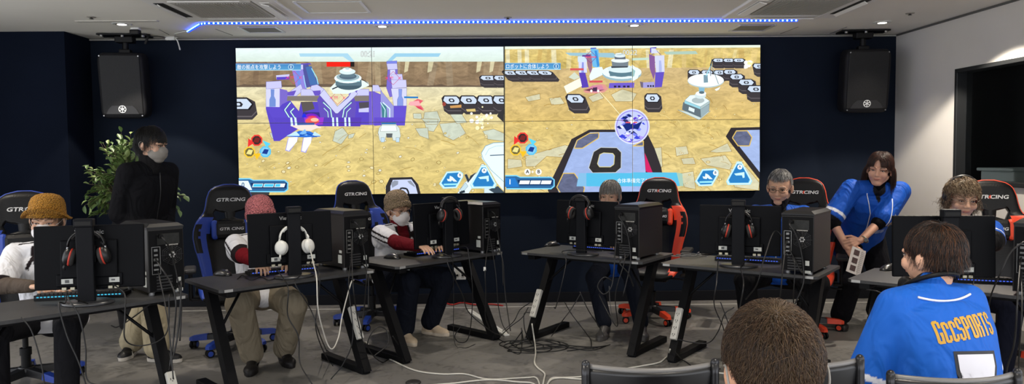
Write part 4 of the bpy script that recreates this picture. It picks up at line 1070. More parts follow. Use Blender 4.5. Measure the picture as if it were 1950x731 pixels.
def dl_of(k, p):
    c, a, u, v = DESK[k]; q = Vector((p.x, p.y, 0)) - c
    return q.dot(u), q.dot(v)

M_DESK = mat('desk_carbon_black', (50, 50, 51), 0.42, bump=0.25, bscale=500, var=0.1, vscale=40, spec=0.5)
M_LEG = mat('desk_leg_black', (13, 13, 15), 0.5, spec=.14, bump=0.06, bscale=300)
def leg_lines(): return (-DD / 2 + 0.03, 0.02), (DD / 2 - 0.19, DESK_Z - 0.04)
def make_desk():
    t = empty('gaming_desk', (0, 0, 0))
    ch = 0.085
    pts = [(-DW / 2, -DD / 2 + ch), (-DW / 2 + ch, -DD / 2), (DW / 2 - ch, -DD / 2), (DW / 2, -DD / 2 + ch), (DW / 2, DD / 2 - 0.02), (DW / 2 - .02, DD / 2), (0.3, DD / 2), (0.22, DD / 2 - .03), (-0.22, DD / 2 - .03), (-0.3, DD / 2), (-DW / 2 + .02, DD / 2), (-DW / 2, DD / 2 - .02)]
    # simple rectangle with small chamfers on the audience side
    pts = [(-DW / 2, -DD / 2 + .02), (-DW / 2 + .02, -DD / 2), (DW / 2 - .02, -DD / 2), (DW / 2, -DD / 2 + .02)] + pts[4:]
    g = G(); g.prism(pts, Matrix.Translation((0, 0, DESK_Z - 0.018)), 0.018); g.obj('desktop', M_DESK, t)
    for x in (-DW / 2 + .05, DW / 2 - .05):
        g = G(); g.box((x, -DD / 2 - 0.0015, DESK_Z - 0.009), (0.05, 0.004, 0.016), 0.001); g.obj('corner_cap', mat('corner_cap_silver', (170, 170, 168), 0.35, metal=0.4), t)
    for y in (.1, -.16):
        g = G(); g.box((0, y, DESK_Z - 0.035), (DW - 0.26, 0.04, 0.03), 0.004); g.obj('crossbar', M_LEG, t)
    for sx in (-1, 1):
        x = sx * (DW / 2 - 0.085)
        (y0, z0), (y1, z1) = leg_lines()
        g = G()
        g.box((x, 0, DESK_Z - 0.038), (0.06, DD - 0.08, 0.04), 0.004)
        g.box((x, 0.0, 0.022), (0.065, DD - 0.02, 0.044), 0.006)
        w = 0.055; dy = 0.042
        vs = [(x + a, y0 + b, z0) for a, b in ((-w / 2, -dy), (w / 2, -dy), (w / 2, dy), (-w / 2, dy))] + [(x + a, y1 + b, z1) for a, b in ((-w / 2, -dy), (w / 2, -dy), (w / 2, dy), (-w / 2, dy))]
        g.add(vs, [(3, 2, 1, 0), (4, 5, 6, 7), (0, 1, 5, 4), (1, 2, 6, 5), (2, 3, 7, 6), (3, 0, 4, 7)])
        # diagonal brace
        ym = y0 + (y1 - y0) * 0.62; zm = z0 + (z1 - z0) * 0.62
        g.tube([(x, ym - .02, zm), (x - sx * 0.22, 0.09, DESK_Z - 0.04)], 0.009, 8)
        g.cyl((x, y0 - .0, 0.0), (x, y0 - .0, 0.008), 0.024, n=12); g.cyl((x, DD / 2 - .06, 0.0), (x, DD / 2 - .06, 0.008), 0.024, n=12)
        g.obj('leg', M_LEG, t)
    return t

M_STICK = mat('white_sticker', (196, 198, 192), 0.5, var=0.1, vscale=300)
def make_monitor():
    t = empty('monitor', (0, 0, 0))
    W, H = 0.528, 0.335; zc = 0.24
    tilt = Matrix.Translation((0, 0.055, zc)) @ Matrix.Rotation(R(-3), 4, 'X')
    g = G(); g.M = tilt; g.box((0, 0, 0), (W, 0.022, H), 0.005); g.box((0, -0.018, -0.01), (W * .52, 0.02, H * .6), 0.008); g.box((0, -0.012, -H * .36), (W * .6, 0.02, H * .2), 0.006)
    g.obj('housing', mat('monitor_back', (9, 10, 14), 0.5, spec=.1, bump=0.1, bscale=500), t)
    g = G(); g.M = tilt; g.box((0, 0.0115, 0.004), (W - .016, 0.003, H - .03)); g.obj('display', emat('monitor_display', (150, 150, 130), 0.7), t)
    g = G(); g.M = tilt @ Matrix.Translation((0.0, -0.0115, H * .39)) @ FACE
    add_text(g, 'ViewSonic', Matrix.Identity(4), 0.032, 0.0004, sx=1.05, offset=0.0004); 
    g.obj('brand_lettering', mat('lettering_grey', (150, 150, 150), 0.5), t)
    for x, w in ((-0.105, .055), (0.12, .05)):
        g = G(); g.M = tilt; g.box((x, -0.0235, -H * .37), (w, 0.002, 0.026), 0.0); g.obj('sticker', M_STICK, t)
    g = G(); g.M = tilt
    g.box((-0.105, -0.0250, -H * .37), (0.02, 0.0015, 0.016)); g.box((0.115, -0.0250, -H * .37), (0.018, 0.0015, 0.008)); g.obj('barcode', mat('barcode_grey', (90, 92, 92), 0.6), t)
    for x in (-0.12, -0.08, 0.1, 0.13):
        g = G(); g.M = tilt; g.box((x, -0.012, -H * .485), (0.022, 0.026, 0.016), 0.002); g.obj('connector', mat('connector_silver', (165, 160, 140), 0.35, metal=0.6), t)
    g = G()
    g.box((0, -0.02, 0.215), (0.082, 0.034, 0.40), 0.006); g.box((0, -0.022, 0.426), (0.092, 0.05, 0.045), 0.006); g.box((0, 0.012, 0.26), (0.09, 0.05, 0.09), 0.006)
    st = g.obj('stand_column', mat('stand_charcoal', (17, 18, 22), 0.5, spec=.12, bump=0.06, bscale=500), t)
    g = G(); g.box((0, -0.0465, 0.424), (0.076, 0.004, 0.022), 0.004); g.obj('handle_slot', mat('slot_black', (6, 6, 6), 0.7), st)
    g = G(); g.lathe([(0.118, 0), (0.12, 0.004), (0.118, 0.013), (0.1, 0.018), (0.001, 0.019)], 40, M=Matrix.Diagonal((1.05, 0.85, 1, 1))); g.obj('stand_base', mat('stand_base', (44, 45, 48), 0.3, spec=0.7), t)
    return t

def make_pc():
    t = empty('computer_tower', (0, 0, 0))     # origin: centre of the underside; rear panel faces -y
    W, D_, H = 0.195, 0.40, 0.385
    g = G()
    M_C = mat('pc_case_black', (32, 30, 29), 0.40, spec=.35, bump=0.04, bscale=300)
    g.box((0, 0, H / 2 + .004), (W, D_, H - 0.03), 0.004); g.obj('case', M_C, t)
    g = G(); rr = []
    g.loft([[( -W / 2, -D_ / 2, H - .02), (W / 2, -D_ / 2, H - .02), (W / 2, D_ / 2, H - .02), (-W / 2, D_ / 2, H - .02)], [(-W / 2 - .003, -D_ / 2, H - .006), (W / 2 + .003, -D_ / 2, H - .006), (W / 2 + .003, D_ / 2, H - .006), (-W / 2 - .003, D_ / 2, H - .006)], [(-W / 2 + .022, -D_ / 2 + .02, H + .012), (W / 2 - .022, -D_ / 2 + .02, H + .012), (W / 2 - .022, D_ / 2 - .02, H + .012), (-W / 2 + .022, D_ / 2 - .02, H + .012)]], sm=False)
    tp = g.obj('top_panel', mat('pc_top_black', (22, 22, 24), 0.35, spec=.3), t)
    g = G(); y = -D_ / 2
    g.box((0, y - .002, H / 2), (W - .012, .006, H - .05), .002); g.obj('rear_panel', mat('pc_rear_black', (9, 9, 11), 0.5, spec=.12), t)
    g = G(); g.box((0.012, y - .006, H - .075), (W * .62, .004, .062), .002); g.obj('power_supply', mat('psu_dark', (34, 34, 32), 0.4, metal=0.6, var=0.3, vscale=60), t)
    g = G()
    zt, zb_, xl, xr = H - .115, H - .265, -W / 2 + .018, -W / 2 + .062
    for a, b in (((xl, zt), (xr, zt)), ((xr, zt), (xr, zb_)), ((xr, zb_), (xl, zb_)), ((xl, zb_), (xl, zt))):
        g.box(((a[0] + b[0]) / 2, y - .007, (a[1] + b[1]) / 2), (abs(a[0] - b[0]) + .003, .004, abs(a[1] - b[1]) + .003))
    for z_, w_, h_ in ((zt - .018, .02, .014), (zt - .045, .02, .01), (zt - .07, .024, .014), (zt - .1, .024, .012), (zt - .125, .026, .01)):
        g.box(((xl + xr) / 2, y - .006, z_), (w_, .004, h_), 0.001)
    g.obj('port_plate', mat('port_plate_silver', (120, 120, 118), 0.3, metal=0.7), t)
    g = G(); cx, cz = 0.03, H - .165
    for rr_ in (0.058, 0.048, 0.038, 0.028):
        g.tube([(cx + rr_ * math.cos(a), y - .007, cz + rr_ * math.sin(a)) for a in [2 * PI * i / 6 + PI / 6 for i in range(6)]], .0016, 5, closed=True)
    for i in range(12):
        a = 2 * PI * i / 12; g.tube([(cx + .02 * math.cos(a), y - .007, cz + .02 * math.sin(a)), (cx + .06 * math.cos(a), y - .007, cz + .06 * math.sin(a))], .0011, 5)
    fan = g.obj('fan_grille', mat('fan_wire', (54, 54, 56), 0.35, metal=0.4), t)
    g = G()
    g.lathe([(0.02, 0), (0.02, .002), (.001, .0021)], 20, M=Matrix.Translation((cx, y - .006, cz)) @ FACE)
    hb = g.obj('fan_hub', mat('fan_hub_black', (15, 15, 15), .5), fan)
    g = G()
    for i in range(6):
        a = 2 * PI * i / 6; g.lathe([(0.0055, 0), (0.0055, .0016), (.001, .0017)], 8, M=Matrix.Translation((cx + .0125 * math.cos(a), y - .0085, cz + .0125 * math.sin(a))) @ FACE)
    g.obj('fan_blade_mark', mat('fan_mark_grey', (165, 165, 165), .4), hb)
    g = G()
    for i in range(8): g.box((0.0 + i * .0085, y - .0065, H - .108), (.006, .004, .006))
    g.obj('vent_slot', mat('vent_pale', (175, 172, 165), .5), t)
    g = G()
    for i in range(5): g.box((-.015, y - .006, .035 + i * .017), (.085, .004, .009), .001)
    g.obj('slot_cover', mat('slot_cover_dark', (45, 45, 46), .4, metal=.3), t)
    g = G(); g.box((.062, y - .0065, .075), (.024, .003, .03)); g.obj('sticker', M_STICK, t)
    g = G(); g.box((.066, y - .0065, .02), (.034, .003, .017)); g.obj('sticker', M_STICK, t)
    g = G(); g.box((-W / 2 - .001, y + .05, .075), (.002, .045, .055)); g.obj('side_label', M_STICK, t)
    g = G(); g.box((-W / 2 - .001, y + .042, .125), (.002, .03, .018)); g.obj('side_label', M_STICK, t)
    g = G(); g.cyl((-.035, y - .004, H - .055), (-.035, y - .03, H - .058), .013, n=10); g.obj('power_plug', M_BLACK, t)
    for x in (-W / 2 + .03, W / 2 - .03):
        for yy in (-D_ / 2 + .04, D_ / 2 - .04):
            g = G(); g.cyl((x, yy, 0), (x, yy, .02), .016, n=14); g.obj('foot', mat('pc_foot_silver', (150, 150, 150), .3, metal=.7), t)
    return t

def make_keyboard(glow):
    t = empty('keyboard', (0, 0, 0))
    g = G(); L_ = 0.44
    g.loft([[(-L_ / 2, -.075, 0), (L_ / 2, -.075, 0), (L_ / 2, .075, 0), (-L_ / 2, .075, 0)], [(-L_ / 2, -.075, .03), (L_ / 2, -.075, .03), (L_ / 2, .075, .016), (-L_ / 2, .075, .016)]], sm=False)
    g.obj('case', M_BLACK, t)
    g = G()
    for i in range(20):
        for j in range(5):
            y = -.055 + j * .024; g.box((-L_ / 2 + .02 + i * .021, y, .031 - (y + .075) * .093 + .003), (.018, .02, .011), .002)
    g.obj('keycaps', mat('keycap_black', (24, 24, 26), .5), t)
    g = G(); g.box((0, -.0765, .018), (L_ - .01, .004, .012), .001); bar = g.obj('light_bar', mat('light_bar_dark', (12, 20, 40), .4), t)
    for i in range(22):
        if i in (7, 15): continue
    g = G()
    for i in range(24): g.box((-L_ / 2 + .02 + i * (L_ - .04) / 23, -.079, .02), (.011, .002, .006), .0008)
    g.obj('backlight', glow, bar)
    return t

def make_mouse():
    t = empty('computer_mouse', (0, 0, 0))
    g = G(); rings = []
    for i in range(11):
        f = i / 10; y = -.058 + f * .116
        w = .033 * (math.sin(PI * min(max(f * .94 + .03, 0), 1)) ** .4) * (0.88 + .12 * abs(f - .5) * 2); h = .036 * (math.sin(PI * (f * .86 + .08)) ** .7)
        rings.append([(w * math.cos(a) * (1 if math.sin(a) >= 0 else .95), y, max(0.0, h * math.sin(a)) if a <= PI else 0.0) for a in [2 * PI * q / 20 for q in range(20)]])
    g.loft(rings); g.obj('shell', mat('mouse_black', (26, 26, 28), .3, spec=.7), t)
    g = G(); g.cyl((-.004, -.030, .0275), (.004, -.030, .0275), .009, n=14); g.obj('scroll_wheel', M_GREYP, t)
    g = G(); g.tube([(0, -.058, .024), (0, -.02, .0355), (0, .01, .0365)], .0012, 5, per=5); g.obj('button_seam', mat('seam_black', (6, 6, 6), .6), t)
    return t

def make_headset(white=False, logo=False):
    t = empty('headset', (0, 0, 0))          # origin: top of the band; hangs downwards, band in the xz plane
    mb = mat('headset_white', (222, 222, 216), .4) if white else mat('headset_black', (24, 24, 26), .4)
    mc = mat('headset_white_pad', (205, 205, 200), .7) if white else mat('headset_red_ring', (196, 62, 46), .5)
    mm = mat('headset_metal', (150, 150, 150), .3, metal=.8)
    Rr = .085
    arc = [(Rr * math.sin(a), 0, -Rr * .96 + Rr * .96 * math.cos(a)) for a in [PI * (i / 16 - .5) for i in range(17)]]
    g = G()
    rings = []
    for i, p in enumerate(arc):
        p = Vector(p); a = PI * (i / 16 - .5); nrm = Vector((math.sin(a), 0, math.cos(a)))
        ring = []
        for q in range(10):
            b = 2 * PI * q / 10; ring.append(p + nrm * (.0055 * math.cos(b)) + Vector((0, .016 * math.sin(b), 0)))
        rings.append(ring)
    g.loft(rings); g.obj('headband', mb, t)
    g = G(); rings = []
    for i, p in enumerate(arc[3:14]):
        p = Vector(p); a = PI * ((i + 3) / 16 - .5); nrm = Vector((math.sin(a), 0, math.cos(a)))
        rings.append([p - nrm * .007 + nrm * (.008 * math.cos(2 * PI * q / 10)) + Vector((0, .013 * math.sin(2 * PI * q / 10), 0)) for q in range(10)])
    g.loft(rings); g.obj('band_padding', mb if white else mat('headset_pad', (40, 38, 38), .8), t)
    for sx in (-1, 1):
        T = Matrix.Translation((sx * (.085 if white else .078), -.03 if white else 0, -.135)) @ Matrix.Rotation(R(-sx * 60 if white else 0), 4, 'Z') @ Matrix.Rotation(R(-sx * 14), 4, 'Y') @ Matrix.Rotation(R(sx * 90), 4, 'Y')
        # local z points outwards
        g = G(); g.M = T
        g.lathe([(.001, .031), (.022, .030), (.034, .024), (.041, .012), (.041, 0), (.034, -.002)], 28, M=Matrix.Diagonal((1.12, .92, 1, 1)))
        g.tube([(-.042, 0, .012), (-.058, 0, .016), (-.072, 0, .008)], .006, 8)
        cup = g.obj('ear_cup', mb, t)
        g = G(); g.M = T
        n = 28
        g.tube([(.042 * math.cos(2 * PI * i / n), .035 * math.sin(2 * PI * i / n), -.004) for i in range(n)], .0055 if not white else .004, 8, closed=True); g.obj('cushion_ring', mc, cup)
        g = G(); g.M = T
        g.tube([(.034 * math.cos(2 * PI * i / n), .028 * math.sin(2 * PI * i / n), -.014) for i in range(n)], .012, 10, closed=True); g.obj('ear_cushion', mc if white else mat('headset_pad', (40, 38, 38), .8), cup)
        g = G(); g.tube([(sx * .085, -.0, -.082), (sx * .088, 0, -.1), (sx * .082, 0, -.118)], .006, 8, per=4); g.obj('slider', mm if not white else mb, t)
        if logo and sx < 0:
            g = G(); add_text(g, 'G', T @ Matrix.Translation((0, 0, .0312)) @ Matrix.Rotation(R(90), 4, 'Z'), .03, .0005); g.obj('emblem', M_WHITEP, cup)
    return t

def make_strip(n=6):
    t = empty('power_strip', (0, 0, 0))       # centred, long axis z, sockets face -y
    L_ = .05 * n + .03
    g = G(); g.box((0, 0, 0), (.048, .032, L_), .006); g.obj('body', mat('strip_white', (196, 194, 186), .5), t)
    for i in range(n):
        z = -L_ / 2 + .035 + i * .05
        g = G()
        for dx in (-.008, .008): g.box((dx, -.0165, z), (.003, .003, .012))
        g.box((0, -.0165, z - .012), (.005, .003, .005)); g.obj('socket', mat('socket_dark', (30, 30, 30), .6), t)
    return t

def make_chair(c, tag_):
    t = empty('gaming_chair', (0, 0, 0))
    mk = mat('chair_leather_black', (12, 12, 14), .38, spec=.28, bump=.12, bscale=120)
    mcol = mat('chair_leather_' + tag_, c, .42, bump=.1, bscale=120)
    mtrim = mat('chair_piping_' + tag_, c, .5)
    # backrest
    prof = [(0.0, .17), (.03, .20), (.12, .215), (.22, .235), (.32, .262), (.40, .275), (.46, .27), (.52, .25), (.57, .215), (.61, .19), (.66, .178), (.72, .168), (.77, .15), (.80, .125), (.82, .085), (.828, .04)]
    def half(h):
        for (a, b), (c_, d) in zip(prof[:-1], prof[1:]):
            if h <= c_: return b + (d - b) * (h - a) / (c_ - a)
        return prof[-1][1]
    g = G(); rings = []
    hs = [.828 * i / 44 for i in range(45)]
    for h in hs:
        w = half(h); ring = []
        th = .035 + .02 * math.exp(-((h - .2) / .25) ** 2)
        ed = min(1, (.828 - h) / .05 + .3)
        for q in range(48):
            a = 2 * PI * q / 48; cx_, sy_ = math.cos(a), math.sin(a)
            x = w * math.copysign(abs(cx_) ** .6, cx_)
            y = th * ed * math.copysign(abs(sy_) ** .6, sy_)
            bol = max(0, (abs(x) - .12)) * .55 * (1 if .02 < h < .58 else .35)
            ring.append((x, y - bol, h))
        rings.append(ring)
    g.loft(rings)
    me = g.mesh('backrest'); o = bpy.data.objects.new('backrest', me); COL.objects.link(o)
    # two harness openings
    cut = G()
    for sx in (-1, 1):
        cut.prism([(sx * .035, .555), (sx * .10, .535), (sx * .125, .60), (sx * .11, .625), (sx * .04, .605)], Matrix.Translation((0, .2, 0)) @ FACE, .4)
    cm = cut.mesh('cut'); co = bpy.data.objects.new('cut', cm); COL.objects.link(co)
    b = o.modifiers.new('b', 'BOOLEAN'); b.operation = 'DIFFERENCE'; b.object = co; b.solver = 'EXACT'
    dg = bpy.context.evaluated_depsgraph_get(); me2 = bpy.data.meshes.new_from_object(o.evaluated_get(dg))
    bpy.data.objects.remove(o); bpy.data.objects.remove(co)
    me2.name = 'backrest'; me2.materials.clear(); me2.materials.append(mk); me2.materials.append(mcol)
    for p in me2.polygons:
        x, y, z = p.center; w = half(z); f = abs(x) / w
        p.use_smooth = True
        p.material_index = 0
        if .04 < z < .56 and y < .03:
            lo = .60; inner = .60 + .10 * math.sin(z * 7)
            if f > inner and not (f > .84 and .28 < z < .50): p.material_index = 1
    back = bpy.data.objects.new('backrest', me2); COL.objects.link(back); setpar(back, t)
    rot = Matrix.Rotation(R(-11), 4, 'X'); BM = Matrix.Translation((0, .215, .42)) @ rot
    back.matrix_local = BM
    g = G(); pts = [(half(h) * 1.0, -max(0, half(h) - .12) * .55 * (1 if h < .58 else .35) - 0.006, h) for h in hs if h > .05]
    full_ = pts + [(-x, y, z) for x, y, z in reversed(pts)]
    g.tube(full_, .0055, 6); pp = g.obj('piping', mtrim, back)
    g = G(); Mt = Matrix.Translation((0, -.040, .70)) @ FACE
    add_text(g, 'GTR', Mt @ Matrix.Translation((-.052, 0, 0)), .038, .0008, sx=1.3, shear=.2, offset=.0008)
    add_text(g, 'CING', Mt @ Matrix.Translation((.06, 0, 0)), .038, .0008, sx=1.25, shear=.2, offset=.0008)
    g.obj('lettering', mat('chair_lettering', (205, 205, 205), .4), back)
    g = G(); g.prism([(-.012, -.012), (.0, .014), (.006, .014), (.004, -.012), (-.002, -.012), (.001, .002)], Mt, .001); g.obj('letter_accent', mtrim if tag_ == 'red' else mat('accent_dark', (60, 60, 66), .5), back)
    # pillow
    g = G(); g.box((0, -.07, .46), (.25, .075, .15), .034)
    g.obj('headrest_pillow', mk, back)
    for sx in (-1, 1):
        g = G(); g.box((sx * .118, -.07, .46), (.05, .07, .155), .03); g.obj('pillow_end', mcol, back)
    g = G(); Mt = Matrix.Translation((0, -.109, .46)) @ FACE
    add_text(g, 'GTR', Mt @ Matrix.Translation((-.045, 0, 0)), .03, .0008, sx=1.3, shear=.2, offset=.0006); add_text(g, 'CING', Mt @ Matrix.Translation((.05, 0, 0)), .03, .0008, sx=1.25, shear=.2, offset=.0006)
    g.obj('pillow_lettering', mat('chair_lettering', (205, 205, 205), .4), back)
    # seat
    g = G(); rings = []
    for i in range(15):
        f = i / 14; y = -.27 + f * .50; ring = []
        w = .25 * (1 - .12 * abs(f * 2 - 1) ** 4); th = .045 * (1 - .5 * abs(f * 2 - 1) ** 6)
        for q in range(40):
            a = 2 * PI * q / 40; cx_, sy_ = math.cos(a), math.sin(a)
            x = w * math.copysign(abs(cx_) ** .6, cx_); z = th * math.copysign(abs(sy_) ** .6, sy_)
            z += max(0, abs(x) - .15) * .35 - (.03 * max(0, (.2 - f) / .2) if True else 0)
            ring.append((x, y, .435 + z))
        rings.append(ring)
    g.loft(rings); me = g.mesh('seat'); me.materials.append(mk); me.materials.append(mcol)
    for p in me.polygons:
        p.material_index = 1 if (abs(p.center.x) > .175 and -.26 < p.center.y < .16) else 0
    o = bpy.data.objects.new('seat', me); COL.objects.link(o); setpar(o, t)
    g = G(); g.box((0, .0, .372), (.3, .3, .035), .01); g.tube([(.05, 0, .37), (.2, 0, .365), (.27, 0, .36)], .007, 8); g.box((.28, 0, .36), (.05, .02, .015), .004); g.obj('tilt_mechanism', M_BLACKM, t)
    for sx in (-1, 1):
        g = G(); g.box((sx * .27, .03, .39), (.06, .10, .02), .004); g.box((sx * .30, .03, .49), (.03, .06, .22), .01); g.obj('armrest_post', M_BLACKM, t)
        g = G(); g.box((sx * .30, .0, .615), (.085, .26, .035), .015); g.obj('armrest', mat('armrest_black', (34, 34, 36), .5), t)
        g = G(); g.cyl((sx * .235, .21, .42), (sx * .27, .21, .42), .04, n=20, bev=.004); g.obj('recline_hinge', M_BLACKM, t)
    g = G(); g.cyl((0, 0, .09), (0, 0, .24), .028, n=20); g.cyl((0, 0, .24), (0, 0, .36), .017, n=20); g.cyl((0, 0, .20), (0, 0, .245), .034, n=20); g.obj('gas_lift', M_BLACKM, t)
    g = G(); g.cyl((0, 0, .065), (0, 0, .125), .05, n=24, bev=.008)
    for k in range(5):
        a = 2 * PI * k / 5 + .3; d = Vector((math.cos(a), math.sin(a), 0)); n_ = Vector((-d.y, d.x, 0)); rr = []
        for (r_, w, z0, z1) in ((.03, .03, .07, .12), (.18, .026, .068, .108), (.30, .022, .062, .09)):
            c_ = d * r_; rr.append([c_ - n_ * w + Vector((0, 0, z0)), c_ + n_ * w + Vector((0, 0, z0)), c_ + n_ * w * .8 + Vector((0, 0, z1)), c_ - n_ * w * .8 + Vector((0, 0, z1))])
        g.loft(rr, sm=False)
    base = g.obj('star_base', mat('base_black', (28, 28, 30), .4), t)
    for k in range(5):
        a = 2 * PI * k / 5 + .3; d = Vector((math.cos(a), math.sin(a), 0)); n_ = Vector((-d.y, d.x, 0))
        g = G(); rr = []
        for (r_, w, z0, z1) in ((.20, .029, .066, .109), (.31, .026, .060, .095), (.335, .018, .062, .085)):
            c_ = d * r_; rr.append([c_ - n_ * w + Vector((0, 0, z0)), c_ + n_ * w + Vector((0, 0, z0)), c_ + n_ * w * .8 + Vector((0, 0, z1)), c_ - n_ * w * .8 + Vector((0, 0, z1))])
        g.loft(rr, sm=False); g.obj('foot_cap', mcol, base)
        g = G(); c_ = d * .305
        a2 = a + 1.0 + k; ax = Vector((math.cos(a2), math.sin(a2), 0))
        for s_ in (-1, 1): g.cyl(c_ + ax * (s_ * .008) + Vector((0, 0, .03)), c_ + ax * (s_ * .026) + Vector((0, 0, .03)), .030, n=22, bev=.003)
        g.cyl(c_ + Vector((0, 0, .03)), c_ + Vector((0, 0, .07)), .008, n=8); g.box(c_ + Vector((0, 0, .045)), (.02, .02, .03), .003)
        cs_ = g.obj('caster', M_BLACKM, t)
        g = G()
        for s_ in (-1, 1): g.cyl(c_ + ax * (s_ * .0255) + Vector((0, 0, .03)), c_ + ax * (s_ * .0275) + Vector((0, 0, .03)), .019, n=16)
        g.obj('caster_hub', mcol, cs_)
    return t

RED = (222, 72, 42); BLUE = (36, 66, 160)
def place(o, loc, rz): o.location = loc; o.rotation_euler = (0, 0, rz)
def relabel(o, label, cat, group=None):
    o['label'] = label; o['category'] = cat
    if group: o['group'] = group
    return o

PERSON_WORD = {1: 'the mustard-hatted player', 2: 'the pink-hatted player', 3: 'the beige-hatted player',
               4: 'the player right of the room middle', 5: 'the man in glasses', 6: 'the curly-haired player'}
d0 = make_desk()
for k in range(1, 7):
    o = d0 if k == 1 else copy_tree(d0)
    c, a, u, v = DESK[k]; place(o, c, a)
    relabel(o, 'black gaming desk with slanted legs in front of ' + PERSON_WORD[k], 'desk', 'gaming desks in an arc below the video wall')
m0 = make_monitor()
MON = {1: ((160, 583), 12), 2: (( 566, 530), 31), 3: ((862, 490), 43), 4: ((1101, 487), -37), 5: ((1404, 510), -24), 6: ((1815, 560), -8)}
MP = {}
for k, (px, ang) in MON.items():
    o = m0 if k == 1 else copy_tree(m0)
    p = at_z(*px, DESK_Z)
    back = Vector((-math.sin(R(ang)), math.cos(R(ang)), 0))
    p = p + back * 0.07
    place(o, p, R(ang)); MP[k] = (p, R(ang))
    relabel(o, 'black monitor seen from behind, facing ' + PERSON_WORD[k], 'monitor', 'monitors on the gaming desks')
p0 = make_pc()
PCP = {1: (284, 565, 0), 2: (655.5, 516, 0), 3: (920, 483, 0), 4: (1217, 496, 1), 5: (1549, 525, 1), 6: None}
PC = {}
for k in range(1, 7):
    o = p0 if k == 1 else copy_tree(p0)
    c, a, u, v = DESK[k]
    if PCP[k]:
        x, y, sd = PCP[k]
        q = at_z(x, y, DESK_Z)
        p = q + u * (.0975 if sd == 0 else -.0975) + v * .20
    else:
        p = dloc(k, DW / 2 - .13, -.06, DESK_Z)
    p.z = DESK_Z
    place(o, p, a); PC[k] = p
    relabel(o, 'black computer tower on the desk of ' + PERSON_WORD[k], 'computer', 'computer towers on the gaming desks')
g_teal = emat('keyboard_glow_teal', (70, 190, 225), 1.1); g_blue = emat('keyboard_glow_blue', (70, 100, 225), 1.0)
k0 = make_keyboard(g_blue); k1 = make_keyboard(g_teal)
KB = {1: (147, 572, 12), 2: (545, 522, 30), 3: (840, 484, 43), 4: (1132, 477, -36), 5: (1420, 501, -30), 6: (1850, 541, -22)}
for k, (x, y, ang) in KB.items():
    o = k1 if k == 1 else (k0 if k == 2 else copy_tree(k0))
    p = at_z(x, y, DESK_Z); back = Vector((-math.sin(R(ang)), math.cos(R(ang)), 0))
    # behind the stand of the monitor
    mp, ma = MP[k]
    place(o, p + back * .11, R(ang))
    relabel(o, ('teal-lit' if k == 1 else 'blue-lit') + ' black keyboard behind the monitor of ' + PERSON_WORD[k], 'keyboard', 'keyboards on the gaming desks')
ms0 = make_mouse()
first = True
for k, x, y in ((2, 424, 524), (3, 747, 492), (4, 1052, 468), (5, 1341, 485), (6, 1692, 514)):
    o = ms0 if first else copy_tree(ms0); first = False
    p = at_z(x, y, DESK_Z); place(o, p, R(62 if k < 4 else 118)); o.scale = (1.2, 1.2, 1.1)
    relabel(o, 'black computer mouse on the desk of ' + PERSON_WORD[k], 'mouse', 'mice on the gaming desks')
# headsets hung on the monitor stands
hs_b = make_headset(); hs_w = make_headset(True); hs_l = make_headset(False, True)
for k, dz, dy, ang, src in ((1, .385, -.0, 6, hs_b), (2, .33, -.004, 0, hs_w), (3, .452, -.045, 0, None), (4, .456, -.045, 0, None), (5, .375, .0, 6, hs_l)):
    o = src if src else copy_tree(hs_b)
    mp, ma = MP[k]
    place(o, mp + Matrix.Rotation(ma, 3, 'Z') @ Vector((0, dy - .0, dz)), ma + R(ang))
    relabel(o, {1: 'black headset with red cup rings hanging behind the leftmost monitor stand', 2: 'white headset hanging on the monitor stand before the pink knit hat', 3: 'black and red headset over the monitor stand of the beige-hatted player', 4: 'black and red headset over the monitor stand just right of the middle', 5: 'black and red headset with a white emblem, behind the stand before the man in glasses'}[k], 'headset')
# chairs
cb_ = make_chair(BLUE, 'blue'); cr_ = make_chair(RED, 'red')
CH = {1: ((38, 0.0), 4.72, 28), 2: ((441, 0), 5.62, 22), 3: ((706, 0), 6.38, 36), 4: ((1242, 0), 6.4, -22), 5: ((1527, 0), 5.9, -25), 6: ((1906, 0), 5.0, -22)}
for k, ((x, _), Y, ang) in CH.items():
    o = cb_ if k == 1 else (cr_ if k == 4 else copy_tree(cb_ if k < 4 else cr_))
    p = at_Y(x, 400, Y); p.z = 0
    place(o, p, R(ang))
    relabel(o, ('black and blue' if k < 4 else 'black and red') + ' racing-style gaming chair of ' + PERSON_WORD[k], 'chair', 'blue gaming chairs' if k < 4 else 'red gaming chairs')
# power strips on the legs
ps = make_strip(4)
first = True
(ly0, lz0), (ly1, lz1) = leg_lines()
lean = math.atan2(ly1 - ly0, lz1 - lz0)
for k, side, t_, lab in ((1, 1, .17, 'white power strip strapped to the leg of the leftmost desk'), (2, 1, .44, 'white power strip on the desk leg between the pink and the beige knit hats'), (4, -1, .36, 'white power strip on the slanted desk leg nearest the middle of the room'), (5, -1, .33, 'white power strip low on the left leg of the desk of the man in glasses'), (6, -1, .35, 'white power strip on the desk leg beside the person in the number 7 jersey')):
    o = ps if first else copy_tree(ps); first = False
    c, a, u, v = DESK[k]
    x = side * (DW / 2 - .085); y = ly0 + (ly1 - ly0) * t_; z = lz0 + (lz1 - lz0) * t_
    n_ = Vector((0, -math.cos(lean), math.sin(lean)))
    q = Vector((x, y, z)) + n_ * .058
    o.matrix_world = Matrix.Translation(dloc(k, q.x, q.y, q.z)) @ Matrix.Rotation(a, 4, 'Z') @ Matrix.Rotation(-lean, 4, 'X')
    relabel(o, lab, 'power strip', 'power strips on the desk legs')
